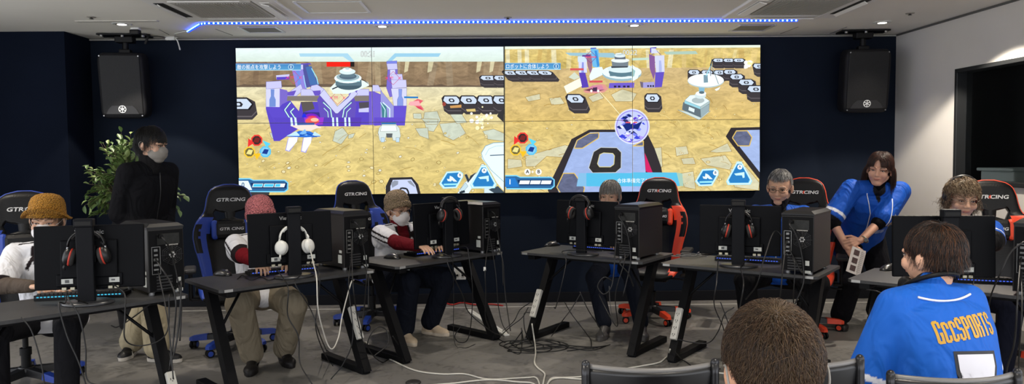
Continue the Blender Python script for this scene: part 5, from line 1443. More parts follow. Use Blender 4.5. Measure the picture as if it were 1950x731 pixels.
# ================================================================== PEOPLE
def A3(v): return np.array(v, np.float32)
def nrm(v): return v / (np.linalg.norm(v, axis=-1, keepdims=True) + 1e-9)
def ik(a, b, l1, l2, pole):
    a = Vector(a); b = Vector(b); d = b - a; L = d.length
    if L > (l1 + l2) * .995: b = a + d * ((l1 + l2) * .995 / L); d = b - a; L = d.length
    u = d / L; x = (l1 * l1 - l2 * l2 + L * L) / (2 * L); h = math.sqrt(max(0, l1 * l1 - x * x))
    p = Vector(pole); p = p - u * p.dot(u)
    if p.length < 1e-5: p = Vector((0, -1, 0))
    p.normalize()
    return a + u * x + p * h, b

SKIN = (206, 164, 138)
M_SKIN = vmat('skin', .55, bump=.03, bscale=160, spec=.35, sub=.15)
M_CLOTH = vmat('cloth', .9, bump=.08, bscale=220, wrinkle=.5, spec=.07)
M_SHINY = vmat('jersey_cloth', .6, bump=.03, bscale=300, wrinkle=.45, spec=.2)
M_HAIR = vmat('hair_strands', .42, spec=.45)
M_LEATHER = vmat('shoe_material', .45, bump=.1, bscale=120)
HC = Vector((0, .015, .030)); HR = Vector((.078, .094, .092))

def head_geo(g, M, k=1.0):
    """k = overall head size"""
    T = M @ Matrix.Diagonal((k, k, k, 1)); g0 = g.M; g.M = g0 @ T
    g.ell((0, .015, .030), (.075, .092, .088))
    g.ell((0, -.030, -.022), (.060, .060, .082))
    g.ell((0, -.062, -.090), (.024, .022, .022))
    g.cap((-.046, .0, -.055), (-.014, -.055, -.094), .022, .018); g.cap((.046, .0, -.055), (.014, -.055, -.094), .022, .018)
    for s in (-1, 1):
        g.ell((s * .036, -.066, -.026), (.026, .022, .026))
        g.ell((s * .079, .012, -.008), (.010, .020, .031), Matrix.Rotation(R(s * 16), 4, 'Z')); g.ell((s * .077, .006, -.032), (.008, .012, .012))
        g.cap((s * .012, -.086, .024), (s * .046, -.074, .020), .009, .009)
        g.ell((s * .0105, -.100, -.029), (.0085, .009, .007))
    g.cap((0, -.086, .012), (0, -.106, -.024), .007, .0115)
    g.ell((0, -.088, -.052), (.022, .010, .004)); g.ell((0, -.087, -.060), (.019, .010, .0045))
    g.M = g0

def head_colour(co, Minv, k, skin, lips=(178, 112, 98)):
    h = np.c_[co, np.ones(len(co))] @ np.array(Minv).T
    h = h[:, :3] / k
    c = np.tile(A3(lin(skin)), (len(co), 1))
    near = np.linalg.norm(h - A3((0, 0, 0)), axis=1) < .16
    blush = np.exp(-(((np.abs(h[:, 0]) - .036) / .02) ** 2 + ((h[:, 2] + .026) / .02) ** 2)) * near * (h[:, 1] < 0)
    c = c * (1 - .2 * blush[:, None]) + A3(lin((212, 146, 124))) * .2 * blush[:, None]
    lp = (np.abs(h[:, 0]) < .022) & (h[:, 2] > -.0625) & (h[:, 2] < -.0505) & (h[:, 1] < -.086) & near
    c[lp] = lin(lips)
    return c

def hand_geo(g, wrist, fwd, palm, side, curl=25, s=1.0, spread=4, thumb_in=0.0):
    """palm = direction the palm faces; side = +1 when the thumb lies towards (fwd x palm)"""
    w = Vector(wrist); f = Vector(fwd).normalized(); n = Vector(palm).normalized(); n = (n - f * n.dot(f)).normalized()
    x = f.cross(n) * side
    g.ell(w + f * .012 * s, (.022 * s, .022 * s, .018 * s))
    kn = []
    for i, (off, L_) in enumerate(((.030, .076), (.010, .080), (-.010, .076), (-.029, .068))):
        k0 = w + f * .02 * s + x * off * .55 * s; k1 = w + f * L_ * s + x * off * s * 1.0
        g.cap(k0, k1, .0135 * s, .0115 * s); kn.append((k1, off))
    for (k1, off), lens in zip(kn, ((.040, .024, .020), (.044, .028, .021), (.041, .026, .020), (.032, .020, .018))):
        a = 0; p = k1; ang = math.atan(off * spread * .9)
        d0 = (f * math.cos(ang) + x * math.sin(ang)).normalized()
        for j, (ln, r0, r1) in enumerate(zip(lens, (.0098, .0088, .0082), (.0088, .0082, .0068))):
            a += R(curl * (1.0, 1.2, .8)[j]); d = d0 * math.cos(a) + n * math.sin(a); q = p + d * ln * s
            g.cap(p, q, r0 * s, r1 * s, n=10, k=3); p = q
    t0 = w + f * .022 * s + x * .022 * s + n * .006 * s
    d1 = (f * .62 + x * (.72 - thumb_in) + n * (.35 + thumb_in)).normalized(); t1 = t0 + d1 * .040 * s
    d2 = (f * .9 + x * (.25 - thumb_in) + n * (.35 + thumb_in)).normalized(); t2 = t1 + d2 * .032 * s; t3 = t2 + (f * .95 + n * .4).normalized() * .022 * s
    g.cap(t0, t1, .0145 * s, .0115 * s, n=10, k=3); g.cap(t1, t2, .0108 * s, .0098 * s, n=10, k=3); g.cap(t2, t3, .0098 * s, .008 * s, n=10, k=3)

def ring(c, u, v, a, b, n=28, e=.85):
    out = []
    for q in range(n):
        t = 2 * PI * q / n; x = math.cos(t); y = math.sin(t)
        out.append(c + u * (a * math.copysign(abs(x) ** e, x)) + v * (b * math.copysign(abs(y) ** e, y)))
    return out

def hair(parent, M, k, keep, length, cols, n=1600, rad=.0011, seg=9, off=(.03, .10), whorl=(0, .35, .94), grav=.5, lift=.0, curl=0.0, bias=(0, 0, 0), cap=True, seed=1, clump=0.0, frizz=0.0, name='hair', root_highlight=None, taper=.35, partx=None, hold=-.35, **kw):
    rng = np.random.RandomState(seed)
    c = A3(HC); r = A3(HR)
    w = nrm(A3(whorl))
    nn = nrm(rng.normal(size=(n * 5, 3)))
    nn = nn[[bool(keep(q)) for q in nn]][:n]
    m = len(nn)
    o = rng.uniform(off[0], off[1], m)
    p = c + r * nn * (1.0 + .01)
    d = -(w - nn * (nn @ w)[:, None]); d = nrm(d + 1e-4)
    if partx is not None:
        side = np.sign(nn[:, 0] - partx); d = nrm(d * .35 + np.c_[side, np.zeros(m), np.zeros(m)] * .8)
    d = nrm(d + A3(bias) + rng.normal(size=(m, 3)) * (.10 + frizz))
    L = np.array([length(q) for q in nn]) * rng.uniform(.75, 1.08, m)
    if clump > 0:
        key = rng.randint(0, max(8, m // 14), m); cd = rng.normal(size=(key.max() + 1, 3)) * clump; d = nrm(d + cd[key])
    P_ = [p.copy()]
    ph = rng.uniform(0, 6.28, m); e1 = nrm(np.cross(nn, A3((.3, .2, 1)))); e2 = np.cross(nn, e1)
    for s in range(seg):
        f = (s + 1) / seg
        d = nrm(d + A3((0, 0, -grav)) / seg * 2.2 + nn * lift * (1 - f) + rng.normal(size=(m, 3)) * frizz * .4)
        p = p + d * (L / seg)[:, None]
        q = (p - c) / r; ln = np.linalg.norm(q, axis=1); lim = 1 + o * min(1, f * 2.2 + .15)
        fx = ln < lim
        hi = (~fx) & (q[:, 2] > hold); tg = np.where(fx, lim, np.where(hi, ln * .25 + lim * .75, ln)); q = q / ln[:, None] * tg[:, None]; p = c + r * q
        pp = p + (e1 * np.cos(ph + f * 14)[:, None] + e2 * np.sin(ph + f * 14)[:, None]) * curl * f ** .5
        P_.append(pp)
    P_ = np.stack(P_, 1)                      # m, seg+1, 3
    T = np.zeros_like(P_); T[:, 1:-1] = P_[:, 2:] - P_[:, :-2]; T[:, 0] = P_[:, 1] - P_[:, 0]; T[:, -1] = P_[:, -1] - P_[:, -2]; T = nrm(T)
    B = nrm(np.cross(T, nn[:, None, :] + 1e-3)); N_ = np.cross(B, T)
    S_ = seg + 1; rr = rad * (1 - (1 - taper) * (np.arange(S_) / seg))[None, :, None] * rng.uniform(.7, 1.3, m)[:, None, None]
    V = np.stack([P_ + (B * math.cos(a) + N_ * math.sin(a)) * rr for a in (0, 2.094, 4.189)], 2)   # m,S,3,3
    co = V.reshape(-1, 3) * k
    idx = np.arange(m * S_ * 3).reshape(m, S_, 3)
    F = []
    for j in range(3):
        j2 = (j + 1) % 3
        F.append(np.stack([idx[:, :-1, j], idx[:, :-1, j2], idx[:, 1:, j2], idx[:, 1:, j]], -1).reshape(-1, 4))
    F = np.concatenate(F)
    cc = np.array([lin(q) for q in cols], np.float32)
    mix = rng.randint(0, len(cc), m); base = cc[mix] * rng.uniform(.8, 1.15, (m, 1))
    C = np.repeat(base[:, None, :], S_, 1)
    if root_highlight is not None:
        t = np.clip(1 - np.arange(S_) / (seg * .6), 0, 1)[None, :, None]; C = C * (1 - t) + A3(lin(root_highlight)) * t
    C = np.repeat(C, 3, 1).reshape(-1, 3)
    Mh = np.array(M)
    co = co @ Mh[:3, :3].T + Mh[:3, 3]
    if cap:
        bm = bmesh.new(); bmesh.ops.create_icosphere(bm, subdivisions=5, radius=1)
        kill = [v for v in bm.verts if not keep(np.array(v.co))]
        bmesh.ops.delete(bm, geom=kill, context='VERTS'); bm.verts.index_update()
        cv = np.array([list(v.co) for v in bm.verts]); cf = [[v.index for v in f.verts] for f in bm.faces]; bm.free()
        cv = (c + r * cv * (1 + off[0] * .8)) * k; cv = cv @ Mh[:3, :3].T + Mh[:3, 3]
        base_i = len(co); co = np.concatenate([co, cv]); C = np.concatenate([C, np.tile(cc[0] * .7, (len(cv), 1))])
    else: cf = []; base_i = 0
    me = bpy.data.meshes.new(name)
    nv = len(co); nf = len(F) + len(cf)
    me.vertices.add(nv); me.vertices.foreach_set('co', co.astype(np.float32).ravel())
    loops = F.ravel().tolist(); starts = list(range(0, len(F) * 4, 4)); tot = [4] * len(F)
    for f in cf: starts.append(len(loops)); tot.append(3); loops += [i + base_i for i in f]
    me.loops.add(len(loops)); me.loops.foreach_set('vertex_index', loops)
    me.polygons.add(nf); me.polygons.foreach_set('loop_start', starts); me.polygons.foreach_set('loop_total', tot)
    me.update(calc_edges=True); me.validate()
    me.polygons.foreach_set('use_smooth', [True] * len(me.polygons))
    at = me.color_attributes.new('Col', 'FLOAT_COLOR', 'POINT')
    fc = np.ones((nv, 4), np.float32); fc[:, :3] = C[:nv]; at.data.foreach_set('color', fc.ravel())
    me.materials.append(M_HAIR)
    o_ = bpy.data.objects.new(name, me); COL.objects.link(o_); setpar(o_, parent); tag(o_, kw.get('label'))
    return o_

def k_full(q):      # ordinary hairline
    if q[1] < -.30 and q[2] < .52 - .25 * max(0, -q[1] - .6): return False
    if q[1] < .12 and q[2] < .02: return False
    if q[2] < -.62: return False
    return True
def k_bob(q):
    if q[1] < -.42 and q[2] < .50: return False
    if q[1] < -.05 and q[2] < .0: return False
    return q[2] > -.7

def person(label, loc, yaw, hip=.50, lean=8, side=0, tl=.47, head=(0, 0, 0), hk=1.05, hoff=(0, 0, 0), sh=.175, neck=8,
           hands=None, feet=None, seated=True, b=1.0, skin=SKIN, mask=None, eyes=True, brow=(60, 48, 42), curls=(28, 28), palms=None, hand_dirs=None,
           poles=None, kneepole=None, body_legs=True, thigh=.43, calf=.42, ua=.27, fa=.25, group=None, fingers=True):
    root = empty('person', loc, R(yaw), label, 'person', group)
    inv = (Matrix.Translation(loc) @ Matrix.Rotation(R(yaw), 4, 'Z')).inverted()
    L_ = R(lean); S_ = R(side)
    t = Vector((math.sin(S_), -math.sin(L_), math.cos(L_))).normalized(); X = Vector((1, 0, 0)); X = (X - t * X.dot(t)).normalized(); Yv = t.cross(X)   # Yv = backwards
    H = Vector((0, 0, hip)); SCn = H + t * tl
    SL = [SCn - X * sh - t * .01, SCn + X * sh - t * .01]
    nb = SCn + t * .025
    hd = (t + Vector((0, math.sin(R(neck)) * .6, .5))).normalized()
    hc = nb + hd * .155 * hk + Vector(hoff)
    HM = Matrix.Translation(hc) @ Matrix.Rotation(R(head[0]), 4, 'Z') @ Matrix.Rotation(R(head[1]), 4, 'X') @ Matrix.Rotation(R(head[2]), 4, 'Y')
    W = []; E = []
    hands = hands or [(-.16, -.38, .76), (.16, -.38, .76)]
    hw = [Vector(h) if len(h) == 3 and not isinstance(h, Vector) else inv @ h for h in hands]
    poles = poles or [(-.6, .3, -1), (.6, .3, -1)]
    for i in (0, 1):
        e, w = ik(SL[i], hw[i], ua, fa, poles[i]); E.append(e); W.append(w)
    HP = [H - X * .088 + Vector((0, 0, -.01)), H + X * .088 + Vector((0, 0, -.01))]
    feet = feet or [(-.13, -.42, .085), (.13, -.42, .085)]
    fw_ = [Vector(h) if not isinstance(h, Vector) else inv @ h for h in feet]
    KN = []; AN = []
    for i in (0, 1):
        kp = (kneepole[i] if kneepole else ((-.25, -1, .6), (.25, -1, .6))[i])
        k_, a_ = ik(HP[i], fw_[i], thigh, calf, kp); KN.append(k_); AN.append(a_)
    fig = dict(root=root, H=H, SC=SCn, SL=SL, nb=nb, hc=hc, HM=HM, hk=hk, E=E, W=W, HP=HP, KN=KN, AN=AN, t=t, X=X, Y=Yv, b=b, tl=tl, inv=inv, sh=sh)
    # ---- one continuous body
    g = G()
    head_geo(g, HM, hk)
    g.cap(nb - t * .02, hc + HM.to_3x3() @ Vector((0, .022, -.05)) * hk, .056, .052)
    ab = [(0, .14, .10), (.25, .13, .095), (.55, .145, .10), (.82, .15, .09), (.96, .10, .07), (1.02, .055, .05)]
    g.loft([ring(H + t * (s * tl), X, Yv, a * b, d * b) for s, a, d in ab])
    for i in (0, 1):
        g.cap(SCn + (SL[i] - SCn) * .3, SL[i], .05, .046); g.cap(SL[i], E[i], .046, .038); g.cap(E[i], W[i], .038, .026)
        f = (W[i] - E[i]).normalized()
        if hand_dirs and hand_dirs[i]: f = Vector(hand_dirs[i]).normalized()
        pn = Vector(palms[i]) if palms else Vector((0, 0, -1))
        if fingers: hand_geo(g, W[i] + f * .004, f, pn, 1 if i == 0 else -1, curls[i])
        if body_legs:
            g.cap(HP[i], KN[i], .068 * b, .050); g.cap(KN[i], AN[i], .048, .034); 
            fd = KN[i] - HP[i]; fd.z = 0; fd = fd.normalized() if fd.length > .05 else Vector((0, -1, 0))
            g.cap(AN[i] + Vector((0, 0, -.02)), AN[i] + fd * .03 + Vector((0, 0, -.05)), .030, .020)
    Mi = HM.inverted()
    body = g.blob('body', .0048, 3, M_SKIN, root, lambda co: head_colour(co, Mi, hk, skin))
    if eyes:
        for s in (-1, 1):
            e = G(); e.M = HM @ Matrix.Diagonal((hk, hk, hk, 1))
            e.ell((s * .031, -.0795, .004), (.0125, .0075, .0042), sub=2)
            eo = e.obj('eye', mat('eye_white', (196, 186, 178), .3), root)
            e = G(); e.M = HM @ Matrix.Diagonal((hk, hk, hk, 1)); e.ell((s * .031, -.0845, .0035), (.0048, .0032, .0038), sub=2); e.obj('iris', mat('iris_dark', (34, 24, 20), .2), eo)
            e = G(); e.M = HM @ Matrix.Diagonal((hk, hk, hk, 1)); e.tube([(s * .017, -.084, .004), (s * .030, -.088, .0088), (s * .045, -.080, .004)], .0016, 6, per=4); e.obj('eyelid', mat('lash_dark', (50, 36, 32), .6), eo)
    if brow:
        for s in (-1, 1):
            e = G(); e.M = HM @ Matrix.Diagonal((hk, hk, hk, 1))
            e.tube([(s * .014, -.0945, .024), (s * .030, -.0925, .030), (s * .048, -.0815, .025)], .0030, 6, per=4, r_end=.0018); e.obj('eyebrow', mat('brow_%d_%d_%d' % brow, brow, .8), root)
    if mask:
        g = G(); g.M = HM @ Matrix.Diagonal((hk, hk, hk, 1))
        g.ell((0, -.050, -.052), (.066, .067, .052)); g.ell((0, -.082, -.032), (.042, .040, .037)); g.cap((0, -.098, -.008), (0, -.106, -.03), .012, .012); g.ell((0, -.066, -.088), (.040, .034, .026))
        g.blob('face_mask', .004, 4, mat('mask_%d' % mask[0], mask, .9, bump=.12, bscale=60), root)
        for s in (-1, 1):
            g = G(); g.M = HM @ Matrix.Diagonal((hk, hk, hk, 1))
            g.tube([(s * .052, -.062, -.016), (s * .074, -.02, .0), (s * .086, .016, .018), (s * .088, .03, .0), (s * .084, .018, -.03), (s * .070, -.02, -.045), (s * .050, -.05, -.07)], .0018, 6, per=5)
            g.obj('mask_strap', mat('mask_strap_%d' % mask[0], mask, .8), root)
    return fig

def glasses(fig, col=(60, 50, 50), rx=.0225, rz=.0175, worn=True):
    g = G(); k = fig['hk']; g.M = fig['HM'] @ Matrix.Diagonal((k, k, k, 1))
    for s in (-1, 1):
        g.tube([(s * .032 + rx * math.cos(a), -.100 + .010 * (abs(s * .032 + rx * math.cos(a)) / .05) ** 2, .004 + rz * math.sin(a)) for a in [2 * PI * i / 26 for i in range(26)]], .0012, 6, closed=True)
        g.tube([(s * (.032 + rx), -.09, .008), (s * .075, -.06, .012), (s * .083, .01, .012), (s * .085, .03, .0)], .0016, 6, per=4)
    g.tube([(-.010, -.101, .006), (0, -.106, .010), (.010, -.101, .006)], .0015, 6, per=4)
    fr = g.obj('glasses', mat('spectacle_frame_%d' % col[0], col, .3, metal=.6), fig['root'])
    m = MATS.get('lens_glass')
    if not m:
        m = bpy.data.materials.new('lens_glass'); m.use_nodes = True; b_ = m.node_tree.nodes['Principled BSDF']
        b_.inputs['Transmission Weight'].default_value = 1; b_.inputs['Roughness'].default_value = 0; b_.inputs['IOR'].default_value = 1.02; MATS['lens_glass'] = m
    for s in (-1, 1):
        g = G(); g.M = fig['HM'] @ Matrix.Diagonal((k, k, k, 1)); g.ell((s * .032, -.0985, .004), (rx, .0015, rz), Matrix.Rotation(R(-s * 12), 4, 'Z') if False else None, sub=3); g.obj('lens', m, fr)
    return fr

def seg_local(co, a, b, ref):
    """parameter along a-b, and the two perpendicular coordinates (towards ref, across)"""
    a = A3(a); b = A3(b); d = b - a; L = np.linalg.norm(d); u = d / L
    q = co - a; t = q @ u / L; r = A3(ref); r = r - u * (r @ u); r = r / (np.linalg.norm(r) + 1e-9); s = np.cross(u, r)
    perp = q - np.outer(q @ u, u)
    return t, perp @ r, perp @ s, np.linalg.norm(perp, axis=1)

def torso_geo(g, f, inf=.014, hem=-.14, hemw=1.0, top=.98, chest=1.0, neck=True, depth=1.0):
    H, t, X, Yv, tl, b = f['H'], f['t'], f['X'], f['Y'], f['tl'], f['b']
    ab = [(hem, .168 * hemw, .135 * hemw), (0, .165, .13), (.25, .155, .122), (.5, .163, .125), (.75, .172, .118), (.9, .168, .10), (top, .10, .078)]
    g.loft([ring(H + t * (s * tl), X, Yv, a * b * (chest if s > .2 else 1) + inf, d * b * depth + inf) for s, a, d in ab])
    for i in (0, 1):
        g.cap(f['SC'] + (f['SL'][i] - f['SC']) * .25, f['SL'][i], .058 + inf, .050 + inf)
        g.ell(f['SL'][i] - t * .045, (.05 + inf, .055 + inf, .07 + inf))

def shirt(f, name, colf, m=None, sleeve=1.0, inf=.014, hem=-.14, hemw=1.0, r_up=(.060, .058), r_fo=(.050, .040), voxel=.0075, lap=None, collar=0.0, label=None, forearm=0.0, chest=1.0, smooth=5, depth=1.0):
    g = G(); torso_geo(g, f, inf, hem, hemw, chest=chest, depth=depth)
    for i in (0, 1):
        sh, e, w = f['SL'][i], f['E'][i], f['W'][i]
        if sleeve > 0: g.cap(sh, sh + (e - sh) * sleeve, r_up[0] + inf * .3, r_up[1])
        if forearm > 0: g.cap(e, e + (w - e) * forearm, r_fo[0], r_fo[0] + (r_fo[1] - r_fo[0]) * forearm)
    if collar: g.cap(f['nb'] - f['t'] * .02, f['nb'] + (f['hc'] - f['nb']) * collar, .070, .060)
    if lap:
        for i in (0, 1): g.cap(f['HP'][i], f['HP'][i] + (f['KN'][i] - f['HP'][i]) * lap, .098, .088)
        g.cap((f['HP'][0] + f['HP'][1]) / 2, (f['HP'][0] + f['HP'][1]) / 2 + ((f['KN'][0] + f['KN'][1]) / 2 - (f['HP'][0] + f['HP'][1]) / 2) * lap, .085, .075)
    return g.blob(name, voxel, smooth, m or M_CLOTH, f['root'], colf, label=label)

def const(c): 
    return lambda co: np.tile(A3(lin(c)), (len(co), 1))

def under_sleeves(f, c, t0=.0, t1=1.0, r=(.048, .036), collar=0.5, m=None, name='undershirt'):
    g = G()
    for i in (0, 1):
        sh, e, w = f['SL'][i], f['E'][i], f['W'][i]
        g.cap(sh + (e - sh) * t0, e, .052, r[0]); g.cap(e, e + (w - e) * t1, r[0] + .004, r[1])
        g.cap(f['SC'], sh + (e - sh) * t0, .05, .05)
    g.cap(f['nb'] - f['t'] * .06, f['nb'] + (f['hc'] - f['nb']) * collar, .064, .061)
    return g.blob(name, .006, 4, m or M_CLOTH, f['root'], const(c))

def trousers(f, c, r=(.098, .074, .068, .062), m=None, t1=.93, name='trousers', voxel=.009, up=.12):
    g = G(); H, t, X, Yv = f['H'], f['t'], f['X'], f['Y']; b = f['b']
    g.ell(H + Vector((0, 0, .0)), (.168 * b, .125 * b, .105)); g.cap(H, H + t * up, .13 * b, .12 * b)
    for i in (0, 1):
        g.cap(f['HP'][i], f['KN'][i], r[0] * b, r[1]); g.cap(f['KN'][i], f['KN'][i] + (f['AN'][i] - f['KN'][i]) * t1, r[2], r[3])
    return g.blob(name, voxel, 4, m or M_CLOTH, f['root'], const(c))

def shoes(f, kind='black', dirs=None, cols=((28, 26, 26), (30, 28, 28))):
    for i in (0, 1):
        a = f['AN'][i]; d = (f['KN'][i] - f['HP'][i]); d.z = 0; d = d.normalized() if d.length > .08 else Vector((0, -1, 0))
        if dirs: d = Vector(dirs[i]).normalized()
        x = Vector((-d.y, d.x, 0)); zz = Vector((0, 0, 1))
        z0 = a.z - .085
        Ms = Matrix(((x.x, -d.x, 0, a.x), (x.y, -d.y, 0, a.y), (0, 0, 1, z0), (0, 0, 0, 1)))   # local -y = toe direction
        g = G(); g.M = Ms
        g.ell((0, -.11, .030), (.047, .075, .034)); g.ell((0, .015, .040), (.038, .055, .042)); g.cap((0, .01, .05), (0, .012, .095), .044, .042); g.cap((0, -.02, .07), (0, -.12, .035), .036, .030)
        g.loft([[(px * s_, py, z_) for px, py in ngon(0, 0, 1, 28)] for s_, z_, py in ()] or [[(.046 * math.cos(q) * (1.05 if math.sin(q) < 0 else .85), -.055 + .135 * math.sin(q), z_) for q in [2 * PI * j / 28 for j in range(28)]] for z_ in (.0, .028)])
        up, so = cols
        def cf(co, Mi=np.array(Ms.inverted()), up=up, so=so):
            h = (np.c_[co, np.ones(len(co))] @ Mi.T)[:, :3]; c = np.tile(A3(lin(up)), (len(co), 1)); c[h[:, 2] < .028] = lin(so)
            if kind == 'sneaker':
                sw = (np.abs(h[:, 2] - (.045 + (h[:, 1] + .06) * .35)) < .009) & (h[:, 1] > -.10) & (h[:, 1] < .02) & (np.abs(h[:, 0]) > .028); c[sw] = lin((225, 225, 225))
            return c
        o = g.blob('shoe', .0055, 3, M_LEATHER, f['root'], cf)
        if kind == 'black':
            gl = G(); gl.M = Ms
            for j in range(4): gl.tube([(-.02, -.05 - j * .02, .082 - j * .012), (0, -.052 - j * .02, .09 - j * .012), (.02, -.05 - j * .02, .082 - j * .012)], .003, 6, per=3)
            gl.obj('laces', mat('lace_dark', (16, 16, 16), .8), o)

def white_jersey(f):
    def cf(co):
        c = np.tile(A3(lin((222, 222, 226))), (len(co), 1)); dark = A3(lin((38, 32, 34)))
        X, t, Yv = A3(f['X']), A3(f['t']), A3(f['Y'])
        q = co - A3(f['SC']); x = q @ X; z = q @ t; y = q @ Yv
        for i in (0, 1):
            s = -1 if i == 0 else 1
            ref = A3(f['X']) * s - A3(f['Y']) * .45
            tt, p1, p2, rr = seg_local(co, f['SL'][i], f['E'][i], ref)
            on = (tt > -.25) & (rr < .11) & (p1 > .0) & (s * x > f['sh'] * .8)
            c[on & (np.abs(np.abs(p2) - .019) < .0075)] = dark
            # shoulder run from the neck
            on2 = (s * x > .045) & (s * x <= f['sh'] * .85) & (z > -.02)
            c[on2 & (np.abs(np.abs(y + .0) - .018) < .0065)] = dark
            c[(tt > .93) & (rr < .12) & (s * x > .1)] = dark
            # raglan flash below the collar
            fl = (y < -.02) & (s * x > .055) & (s * x < .095) & (z > -.085 + (s * x - .055) * .2) & (z < .0 - (s * x - .055) * .2); c[fl & (np.abs((s * x - .055) - (z + .0) * -.45) < .012)] = dark
        v = (y < 0) & (z > -.10) & (z < .05) & (np.abs(x) < np.minimum((z + .10) * .55, .055)); c[v] = lin((96, 22, 30))
        v2 = (y < 0) & (z > -.15) & (np.abs(x) < (z + .13) * .58) & ~v & (np.abs(x) < .072) & (z < .05); c[v2] = dark
        return c
    return cf

BLUEJ = (22, 80, 178)
def blue_jersey(f, sleeve_t=.86, extra=None, base=BLUEJ):
    def cf(co):
        c = np.tile(A3(lin(base)), (len(co), 1)); wh = A3(lin((222, 224, 232)))
        X, t, Yv = A3(f['X']), A3(f['t']), A3(f['Y'])
        q = co - A3(f['SC']); x = q @ X; z = q @ t; y = q @ Yv
        for i in (0, 1):
            s = -1 if i == 0 else 1
            tt, p1, p2, rr = seg_local(co, f['SL'][i], f['E'][i], (0, -1, 0))
            sl = (s * x > .1) & (rr < .135) & (p1 < 9)
            c[sl & (tt > sleeve_t - .13) & (tt < sleeve_t - .05)] = wh
            c[sl & (rr < .10) & (tt > sleeve_t + .06)] = lin((16, 16, 20))
        front = y < 0
        v = front & (z > -.03) & (np.abs(x) < np.minimum((z + .03) * .7, .046)); c[v] = lin((18, 18, 22))
        if extra: extra(c, x, y, z)
        return c
    return cf

def wpt(px, py, Y): return at_Y(px, py, Y)
def gpt(px, py, z=0.085): return at_z(px, py, 0.0) + Vector((0, 0, z))

# ---------------------------------------------------------------- seated players, left to right
# 1: mustard bucket hat
p = at_Y(101, 500, 4.52); p.z = 0
f1 = person('person in mustard bucket hat and white mask, white striped shirt, seated behind the leftmost monitor', p, 14, hip=.49, lean=9, tl=.41, head=(2, 12, 2), hk=1.06,
            hands=[at_z(60, 545, .745), at_z(150, 540, .745)], feet=[(-.14, -.50, .085), (.20, -.52, .085)], mask=(226, 222, 222), brow=(120, 100, 86), poles=[(-1, .1, -.5), (.9, .2, -.6)])
trousers(f1, (30, 30, 33)); shoes(f1); under_sleeves(f1, (84, 74, 66)); shirt(f1, 'striped_jersey', white_jersey(f1), sleeve=.92, r_up=(.066, .068), lap=.22)
hair(f1['root'], f1['HM'], f1['hk'], k_bob, lambda q: .10, [(44, 34, 30), (60, 46, 40)], n=700, off=(.03, .07), rad=.0016, seed=2)
def knit_mat(name, col, scale=95, strength=.9, col2=None):
    m = mat(name, col, .95)
    N = m.node_tree.nodes; L = m.node_tree.links; b_ = N['Principled BSDF']
    tc = N.new('ShaderNodeTexCoord'); v = N.new('ShaderNodeTexVoronoi'); v.inputs['Scale'].default_value = scale
    L.new(tc.outputs['Object'], v.inputs['Vector'])
    bp = N.new('ShaderNodeBump'); bp.inputs['Strength'].default_value = strength; bp.inputs['Distance'].default_value = .02; bp.invert = True
    L.new(v.outputs['Distance'], bp.inputs['Height']); L.new(bp.outputs['Normal'], b_.inputs['Normal'])
    r_ = N.new('ShaderNodeValToRGB'); c1 = lin(col); c2 = lin(col2) if col2 else tuple(x * .5 for x in c1)
    r_.color_ramp.elements[0].color = (*c1, 1); r_.color_ramp.elements[1].color = (*c2, 1); r_.color_ramp.elements[0].position = .2; r_.color_ramp.elements[1].position = .8
    L.new(v.outputs['Distance'], r_.inputs['Fac']); L.new(r_.outputs['Color'], b_.inputs['Base Color'])
    return m
def hat(f, kind, m, tilt=-14, dz=0.0, m2=None):
    k = f['hk']; root = f['root']
    M0 = f['HM'] @ Matrix.Diagonal((k, k, k, 1)) @ Matrix.Translation((0, .012, .028 + dz)) @ Matrix.Rotation(R(tilt), 4, 'X') @ Matrix.Diagonal((1, 1.16, 1, 1))
    if kind == 'beanie':
        g = G(); g.M = M0
        prof = [(.083, -.02), (.0895, .0), (.093, .02), (.092, .045), (.085, .072), (.068, .098), (.044, .114), (.018, .121), (.001, .122)]
        g.lathe(prof, 40); o = g.obj('knit_hat', m, root)
        g = G(); g.M = M0
        g.lathe([(.084, -.034), (.093, -.038), (.099, -.026), (.100, -.004), (.096, .010), (.088, .012), (.084, -.034)], 40); g.obj('turned_brim', m, o)
    else:
        g = G(); g.M = M0
        prof = [(.1, -.03), (.094, .0), (.091, .03), (.088, .055), (.078, .082), (.058, .100), (.03, .110), (.001, .112)]
        g.lathe(prof, 40); o = g.obj('bucket_hat', m, root)
        g = G(); g.M = M0
        n = 48; out = [[], [], []]
        for i in range(n):
            a = 2 * PI * i / n; wv = .004 * math.sin(5 * a); fr = math.sin(a)     # fr=-1 : face side
            lift = .028 if fr < -.2 else -.018 - .02 * max(0, fr)
            lift = -.03 + .055 * max(0, -fr) ** 1.5
            for j, (rr, zz) in enumerate(((.092, -.004), (.108, -.004 + (lift) * .5), (.124, lift + wv))): out[j].append((rr * math.cos(a), rr * math.sin(a), zz))
        inn = [[(x * .985, y * .985, z - .005) for x, y, z in r_] for r_ in reversed(out)]
        g.loft(out + inn, cap=False); g.obj('hat_brim', m, o)
        if m2:
            g = G(); g.M = M0; g.lathe([(.122, -.012), (.098, -.001), (.095, -.006), (.119, -.016), (.122, -.012)], 40)
    return o
hat(f1, 'bucket', knit_mat('mustard_knit', (200, 140, 44), 120), tilt=-16, dz=.012)

